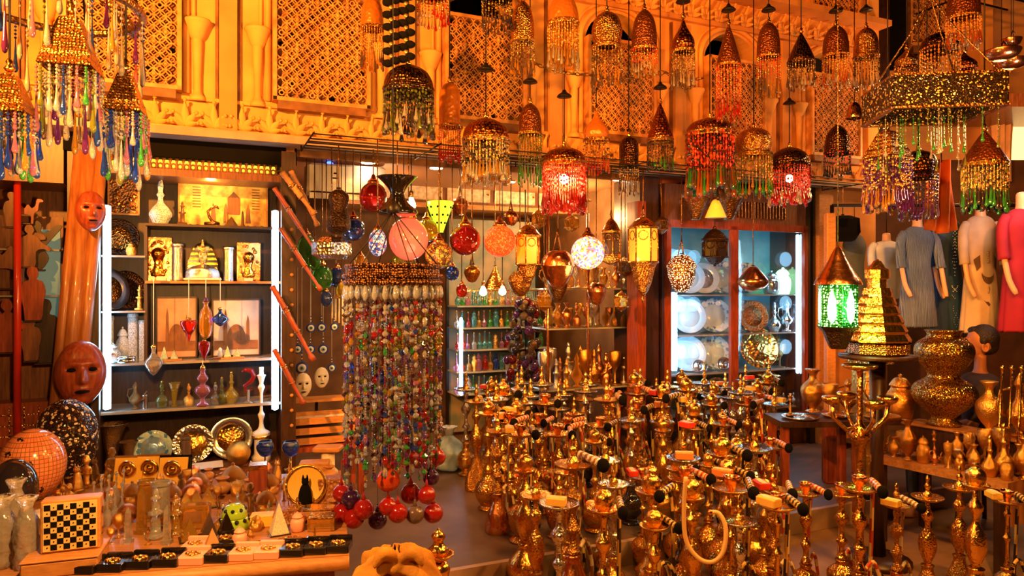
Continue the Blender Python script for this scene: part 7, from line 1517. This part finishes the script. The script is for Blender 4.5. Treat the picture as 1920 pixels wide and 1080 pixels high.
def dress(px, y0, y1, d_, w_, m, label, pat=None, arms=True, hem=1.15, torso=True):
    p = P(px, y1, d_); k = d_/FPX; h = (y1-y0)*k; r = w_/2*k
    t = thing('dress_on_mannequin', label, 'dress', p, .12)
    wf = lambda a, z: 1+(.05*math.sin(9*a+1.3)+.03*math.sin(17*a))*max(0, 1-z/(h*.7))
    obj('dress', MB().lathe(cat([(r*hem*.96, 0), (r*hem, .01), (r*1.02, h*.25), (r*.92, h*.45), (r*.78, h*.62), (r*.9, h*.78), (r*.98, h*.88), (r*.7, h*.97), (r*.38, h*1.0)], 3), 44, 0, None, True, 0, (1, .6), capb=False, wob=wf).mesh('dress', [m]), t)
    for sd in (-1, 1):
        if arms: obj('sleeve', MB().tube(cat([(sd*r*.8, 0, h*.93), (sd*r*1.1, -.01, h*.86), (sd*r*1.22, -.03, h*.70), (sd*r*1.24, -.05, h*.58)], 3), [r*.26]*4+[r*.25]*5+[r*.28], 12).mesh('sleeve', [m]), t)
        if arms: obj('mannequin_arm', MB().tube(cat([(sd*r*1.24, -.05, h*.60), (sd*r*1.22, -.09, h*.42), (sd*r*1.1, -.14, h*.30)], 3), [r*.13]*6+[r*.1], 10).mesh('mannequin_arm', [M['skin']]), t)
    obj('mannequin_neck', MB().lathe(cat([(r*.34, h*.97), (r*.26, h*1.03), (r*.25, h*1.12), (r*.1, h*1.14)], 3), 16).mesh('mannequin_neck', [M['skin']]), t)
    if pat: pat(t, r, h)
    obj('hanger_wire', MB().tube([(0, 0, h*1.12), (0, 0, P(px, 385, d_).z-p.z+.01), (0, .12, P(px, 385, d_).z-p.z+.03)], .004, 5).mesh('hanger_wire', [M['iron']]), t)
    return t
def front(r, h, x, z):                            # a point on the front of a dress
    u = z/h; rr = r*(1.1-.9*u if u < .35 else .80+.2*abs(u-.62)); return -.6*math.sqrt(max(.0001, rr*rr*1.15-x*x))-.006
def motif(t, r, h, lst, m, name='embroidery_stitching'):
    b = MB()
    for x, z, s in lst: b.ball((x*r, front(r, h, x*r, z*h), z*h), s*r, 0, 8, 5)
    obj(name, b.mesh(name, [m]), t)
wht = mat('white_thread', (.8, .82, .85), 0, .7)
dress(1720, 425, 612, 6.05, 64, fabric('ribblue', (.20, .28, .50), 26), 'slate blue ribbed dress, nearest the stepped tower lantern')
dress(1778, 412, 622, 6.3, 58, fabric('navy', (.015, .06, .17)), 'navy dress with white embroidery down the front', lambda t, r, h: motif(t, r, h, [(0, .95-.03*i, .035) for i in range(16)]+[(s*(.05+.03*(i % 4)), .93-.028*i, .03) for i in range(14) for s in (-1, 1)]+[(s*.2*math.sin(i*.5), .30+.012*i, .03) for i in range(10) for s in (-1, 1)]+[(s*.15*math.sin(i*.6), .05+.02*i, .016) for i in range(10) for s in (-1, 1)], wht))
def beige_pat(t, r, h):
    mm = mat('dark_panel', (.10, .06, .035), 0, .8); b = MB()
    def patch(poly):
        b.add([(x*r, front(r, h, x*r, z*h)-.004, z*h) for x, z in poly], [tuple(range(len(poly)))], 0, False)
    for s in (-1, 1): patch([(s*.72, .62), (s*.45, .66), (s*.42, .56), (s*.6, .52)][::s])
    n_ = 12; outer = [(.38*math.cos(PI+PI*i/n_), .50+.09*math.sin(PI+PI*i/n_)) for i in range(n_+1)]; inner = [(.36*math.cos(2*PI-PI*i/n_), .51+.04*math.sin(2*PI-PI*i/n_)) for i in range(n_+1)]
    for i in range(n_): patch([outer[i], outer[i+1], inner[n_-i-1], inner[n_-i]])
    patch([(-.42, .30), (.0, .22), (.42, .30)]); obj('dark_panel', b.mesh('dark_panel', [mm]), t)
    motif(t, r, h, [(0, .7-.02*i, .07) for i in range(6)]+[(0, .38-.015*i, .06) for i in range(4)], mat('taupe', (.38, .27, .18), 0, .8))
dress(1838, 405, 622, 5.95, 66, fabric('beige', (.62, .52, .42)), 'beige dress with dark crescent panels under the brown cone lamp', beige_pat)
dress(1916, 392, 620, 5.5, 76, fabric('magenta', (.38, .012, .05)), 'magenta dress with gold embroidery at the frame edge', lambda t, r, h: motif(t, r, h, [(s*.16, .7-.03*i, .045) for i in range(20) for s in (-1, 1)]+[(.3*math.cos(i), .78+.05*math.sin(i), .05) for i in range(7)], M['gold']))
dress(1662, 452, 560, 6.9, 56, fabric('whitetee', (.72, .74, .78)), 'white shirt dress seen behind the stepped tower lantern', None)
dress(1602, 440, 600, 7.4, 46, fabric('greyblue', (.12, .15, .18)), 'grey blue long skirt outfit behind the green lit lantern', None, arms=False)
t = thing('hanging_scarf', 'orange scarf hanging above the slate blue dress', 'scarf', P(1765, 430, 5.3)); k = 5.3/FPX; h = 130*k
vs, fs = [], []
for i in range(21):
    for j in range(13): u, v = i/20, j/12; vs.append(((-26+52*u)*k*(.8+.3*v), .035*math.sin(u*14+v*2), h*(1-v)-.03*math.sin(u*3)*v))
for i in range(20):
    for j in range(12): a = i*13+j; fs.append((a, a+1, a+14, a+13))
so_ = obj('scarf_cloth', MB().add(vs, fs).mesh('scarf_cloth', [fabric('orangescarf', (.75, .16, .02))]), t); sm_ = so_.modifiers.new('thick', 'SOLIDIFY'); sm_.thickness = .006; obj('hanger_wire', MB().tube([(0, 0, h-.02), (0, 0, h+.6)], .004, 5).mesh('hanger_wire', [M['iron']]), t)
t = thing('hanging_curtain', 'peach curtain drawn beside the glowing far window', 'curtain', P(1878, 340, 8.9)); k = 8.9/FPX
vs, fs = [], []
for i in range(31):
    for j in range(13): u, v = i/30, j/12; vs.append(((-22+46*u)*k*(1-.25*math.sin(v*2)), .05*math.sin(u*22), 130*k*(1-v)))
for i in range(30):
    for j in range(12): a = i*13+j; fs.append((a, a+1, a+14, a+13))
co = obj('curtain_cloth', MB().add(vs, fs).mesh('curtain_cloth', [fabric('peach', (.75, .42, .2))]), t); obj('curtain_rod', MB().tube([(-.25, 0, 130*k), (.25, 0, 130*k)], .012, 6).mesh('curtain_rod', [M['wood']]), t)
# ---------------------------------------------------------------- the seated man
pe = thing('person', 'man with short dark hair in a dark shirt sitting behind the brass table', 'person', (P(1838, 650, 5.25).x, 5.25, -.15), -.45)
def capsule(b, a, c, r0, r1, seg=12):
    a, c = Vector(a), Vector(c); d_ = c-a; n_ = 5
    b.ball(a, r0, 0, seg, 8); b.ball(c, r1, 0, seg, 8); b.tube([a+d_*i/n_ for i in range(n_+1)], [r0+(r1-r0)*i/n_ for i in range(n_+1)], seg)
# axes: faces -x (to the shop), z up; seat height .5 m above the street
HZ = 1.33
b = MB()
for i, (z, rx, ry) in enumerate([(.56, .16, .13)]): pass
torso = [(.53, .15), (.62, .155), (.75, .15), (.9, .165), (1.02, .18), (1.09, .15), (1.13, .07), (1.2, .058), (1.25, .06)]
b.lathe(cat([(r, z) for z, r in torso], 3), 24, 0, None, True, 0, (.68, 1.12))
# head: skull, face, jaw, nose, ears, chin, lips and brow fused by the remesh below
b.ball((.012, 0, HZ+.04), .098, 0, 22, 16, 1.08, None); b.ball((-.03, 0, HZ-.02), .072, 0, 18, 12, 1.2); b.ball((-.05, 0, HZ-.078), .038, 0, 14, 10, .8)
b.tube([(-.095, 0, HZ+.03), (-.112, 0, HZ+.0), (-.128, 0, HZ-.025), (-.100, 0, HZ-.035)], [.012, .013, .017, .012], 10)
b.ball((-.093, 0, HZ-.055), .018, 0, 10, 8, .5); b.ball((-.090, 0, HZ-.072), .018, 0, 10, 8, .5); b.ball((-.08, 0, HZ-.105), .022, 0, 10, 8, .8)
b.tube([(-.078, -.05, HZ+.035), (-.096, 0, HZ+.04), (-.078, .05, HZ+.035)], .013, 8)
for s in (-1, 1): b.torus((0, 0, 0), .024, .009, 0, 14, 8, Matrix.Translation((.02, s*.092, HZ-.01)) @ Matrix.Rotation(PI/2, 4, 'X') @ Matrix.Diagonal((.8, 1.25, 1, 1)))
for s in (-1, 1):
    sh, el, wr = (.0, s*.19, 1.05), (-.08, s*.24, .78), (-.30, s*.13, .68)
    capsule(b, sh, el, .052, .042); capsule(b, el, wr, .042, .028)
    pm = Vector(wr)+Vector((-.055, -s*.01, -.005)); b.ball(pm, .038, 0, 14, 10, .5); capsule(b, wr, pm, .026, .03)
    for fi in range(4):
        y = pm.y+(fi-1.5)*.019; L = (.066, .076, .070, .056)[fi]
        capsule(b, (pm.x-.03, y, pm.z), (pm.x-.03-L*.55, y, pm.z-.006), .0095, .009, 8); capsule(b, (pm.x-.03-L*.55, y, pm.z-.006), (pm.x-.03-L*.9, y, pm.z-.03), .009, .0075, 8)
    capsule(b, (pm.x+.0, pm.y-s*.03, pm.z), (pm.x-.035, pm.y-s*.055, pm.z-.004), .011, .009, 8); capsule(b, (pm.x-.035, pm.y-s*.055, pm.z-.004), (pm.x-.06, pm.y-s*.052, pm.z-.012), .009, .008, 8)
    hip, kn, an = (.0, s*.09, .58), (-.42, s*.12, .58), (-.42, s*.12, .12)
    capsule(b, hip, kn, .082, .058); capsule(b, kn, an, .055, .036); capsule(b, (-.40, s*.12, .06), (-.55, s*.13, .04), .04, .034)
body = obj('body', b.mesh('body', [mat('human_skin', (.50, .22, .10), 0, .5)]), pe)
rm = body.modifiers.new('fuse', 'REMESH'); rm.mode = 'VOXEL'; rm.voxel_size = .0065; rm.use_smooth_shade = True; sm_ = body.modifiers.new('soft', 'SMOOTH'); sm_.iterations = 3; sm_.factor = .5
b = MB(); b.lathe(cat([(.17, .50), (.168, .62), (.162, .75), (.178, .9), (.192, 1.02), (.165, 1.09), (.085, 1.125)], 3), 24, 0, None, True, 0, (.70, 1.14))
for s in (-1, 1): capsule(b, (.0, s*.19, 1.045), (-.065, s*.232, .83), .064, .06)
sh_ = obj('shirt', b.mesh('shirt', [fabric('shirtdark', (.045, .03, .03))]), pe); rm = sh_.modifiers.new('fuse', 'REMESH'); rm.mode = 'VOXEL'; rm.voxel_size = .009; rm.use_smooth_shade = True; sm_ = sh_.modifiers.new('soft', 'SMOOTH'); sm_.iterations = 4
b = MB(); b.lathe(cat([(.12, .5), (.175, .53), (.172, .62)], 3), 20, 0, None, True, 0, (.72, 1.1))
for s in (-1, 1): capsule(b, (.0, s*.09, .58), (-.42, s*.12, .58), .096, .072); capsule(b, (-.42, s*.12, .58), (-.42, s*.12, .16), .07, .056)
tr_ = obj('trousers', b.mesh('trousers', [fabric('trouser', (.03, .03, .045))]), pe); rm = tr_.modifiers.new('fuse', 'REMESH'); rm.mode = 'VOXEL'; rm.voxel_size = .01; rm.use_smooth_shade = True
b = MB(); b.ball((.024, 0, HZ+.052), .1, 0, 24, 16, 1.04); b.ball((.052, 0, HZ+.0), .068, 0, 18, 12, 1.1); b.ball((-.03, 0, HZ+.108), .052, 0, 16, 10, .6); b.ball((.012, -.075, HZ+.04), .034, 0, 12, 8, 1.3); b.ball((.012, .075, HZ+.04), .034, 0, 12, 8, 1.3)
ha = obj('hair', b.mesh('hair', [mat('hair', (.014, .008, .006), 0, .5, bump=('n', 120, .8))]), pe); rm = ha.modifiers.new('fuse', 'REMESH'); rm.mode = 'VOXEL'; rm.voxel_size = .008; rm.use_smooth_shade = True
b = MB()
for s in (-1, 1): b.ball((-.086, s*.034, HZ+.014), .0115, 0, 12, 8, .8)
obj('eye', b.mesh('eye', [M['white']]), pe); b = MB()
for s in (-1, 1): b.ball((-.0945, s*.034, HZ+.014), .0055, 0, 10, 6)
obj('pupil', b.mesh('pupil', [M['black']]), pe); b = MB()
for s in (-1, 1): b.tube([(-.088, s*.058, HZ+.034), (-.098, s*.036, HZ+.043), (-.1, s*.014, HZ+.038)], .005, 6)
obj('eyebrow', b.mesh('eyebrow', [M['black']]), pe)
t = thing('wooden_stool', 'dark wooden stool the man behind the brass table sits on', 'stool', (pe.location.x+.0, pe.location.y, -.15)); obj('seat', MB().lathe([(.17, .405), (.18, .415), (.18, .44), (.16, .444)], 20).mesh('seat', [M['darkwood']]), t)
for a in (.8, 2.3, 3.9, 5.5): obj('leg', MB().tube([(.11*math.cos(a), .11*math.sin(a), .41), (.15*math.cos(a), .15*math.sin(a), 0)], .016, 8).mesh('leg', [M['darkwood']]), t)
# ================================================================ LIGHT, SKY, CAMERA
def light(name, kind, loc, energy, color, size=.1, target=None, spot=None):
    l = bpy.data.lights.new(name, kind); l.energy = energy; l.color = color
    if kind == 'AREA': l.size = size
    else: l.shadow_soft_size = size
    if spot: l.spot_size = spot; l.spot_blend = .6
    o = bpy.data.objects.new(name, l); COL.objects.link(o); o.location = loc
    if target is not None: o.rotation_euler = (Vector(target)-Vector(loc)).to_track_quat('-Z', 'Y').to_euler()
    return o
light('street_lamp_near', 'SPOT', (-2.4, 1.0, 3.3), 2300, (1, .34, .045), .06, (-.6, 5.8, 3.4), 1.5)
light('street_lamp_far', 'SPOT', (2.0, 1.2, 3.0), 700, (1, .22, .02), .08, (3.2, 7.4, 3.6), 1.3)
light('counter_fill', 'POINT', (-1.15, 2.1, 1.75), 160, (1, .48, .13), .05)  # added point light without a lamp, brightens the counter goods
light('hookah_fill', 'POINT', (.9, 2.7, 2.4), 125, (1, .40, .07), .05)  # unseen point light put in to brighten the hookahs
light('brass_fill', 'POINT', (2.3, 3.0, 2.1), 150, (1, .38, .06), .05)  # added light, gives the tower lantern and brass a lit face
light('walk_highlight', 'POINT', (.35, 3.3, 2.5), 60, (1, .44, .09), .05)  # added second angle for more highlights on the brass, no lamp there
light('row_highlight', 'POINT', (1.7, 3.6, 2.3), 60, (1, .4, .07), .05)  # another unseen light added for highlights on the hookah rows
for px, off, e_ in ((1272, -.06, 2.6), (1300, -.05, 1.6), (1470, -.06, 2.6), (206, -.03, 1.6), (494, -.03, 1.0)):
    for z in (1.0, 1.45, 1.9): light('tube_glow', 'POINT', FS(px, off, z), e_, (.30, .66, 1), .10)
light('mid_point_light', 'POINT', (.2, 1.2, 2.0), 40, (1, .42, .08), .06)  # bare point light without a lamp body
light('clothes_shop_lamp', 'POINT', (3.9, 5.0, 2.6), 30, (1, .72, .55), .1)
light('clothes_shop_lamp_deep', 'POINT', (4.9, 7.2, 3.2), 110, (1, .42, .12), .15)
for px, off in ((818, -.42), (1160, -.35), (1222, -.42), (690, -.4), (955, -.9)):
    light('ceiling_spot', 'SPOT', FS(px, off, 2.63), 30 if px != 690 else 7, (1, .62, .25), .05, FS(px, off, 0), 2.4)
light('shop_bulb', 'POINT', FP(925, 520, -.95), 26, (1, .72, .36), .05)
light('shop_bulb_far', 'POINT', FW(1.0, -.9, 2.35), 50, (1, .60, .22), .05)
light('shop_bulb_near', 'POINT', FW(-.9, -.9, 2.3), 18, (1, .55, .25), .05)
light('case_picture_lamp', 'POINT', FP(395, 345, -.12), 7, (1, .58, .16), .03)
w = bpy.data.worlds.new('night'); SC.world = w; w.use_nodes = True
nt = w.node_tree; bg = nt.nodes['Background']; tc = nt.nodes.new('ShaderNodeTexCoord'); sp = nt.nodes.new('ShaderNodeSeparateXYZ'); rp = nt.nodes.new('ShaderNodeValToRGB')
nt.links.new(tc.outputs['Generated'], sp.inputs[0]); nt.links.new(sp.outputs[2], rp.inputs[0]); rp.color_ramp.elements[0].color = (.10, .035, .010, 1); rp.color_ramp.elements[1].color = (.010, .005, .004, 1); rp.color_ramp.elements[1].position = .5
nt.links.new(rp.outputs[0], bg.inputs[0]); bg.inputs[1].default_value = .35
cam = bpy.data.cameras.new('camera'); cam.sensor_width = 36; cam.lens = 36*FPX/1920; cam.shift_y = 0.0005; cam.clip_start = .05
co_ = bpy.data.objects.new('camera', cam); COL.objects.link(co_); co_.location = (0, 0, CZ); co_.rotation_euler = (PI/2, 0, 0); SC.camera = co_
SC.view_settings.view_transform = 'Standard'; SC.view_settings.look = 'None'; SC.view_settings.gamma = 1; SC.view_settings.exposure = 0.0; SC.view_settings.use_curve_mapping = False
SC.cycles.max_bounces = 7; SC.cycles.diffuse_bounces = 3; SC.cycles.glossy_bounces = 3; SC.cycles.transmission_bounces = 5; SC.cycles.transparent_max_bounces = 8
SC.cycles.caustics_reflective = False; SC.cycles.caustics_refractive = False; SC.cycles.sample_clamp_indirect = 6
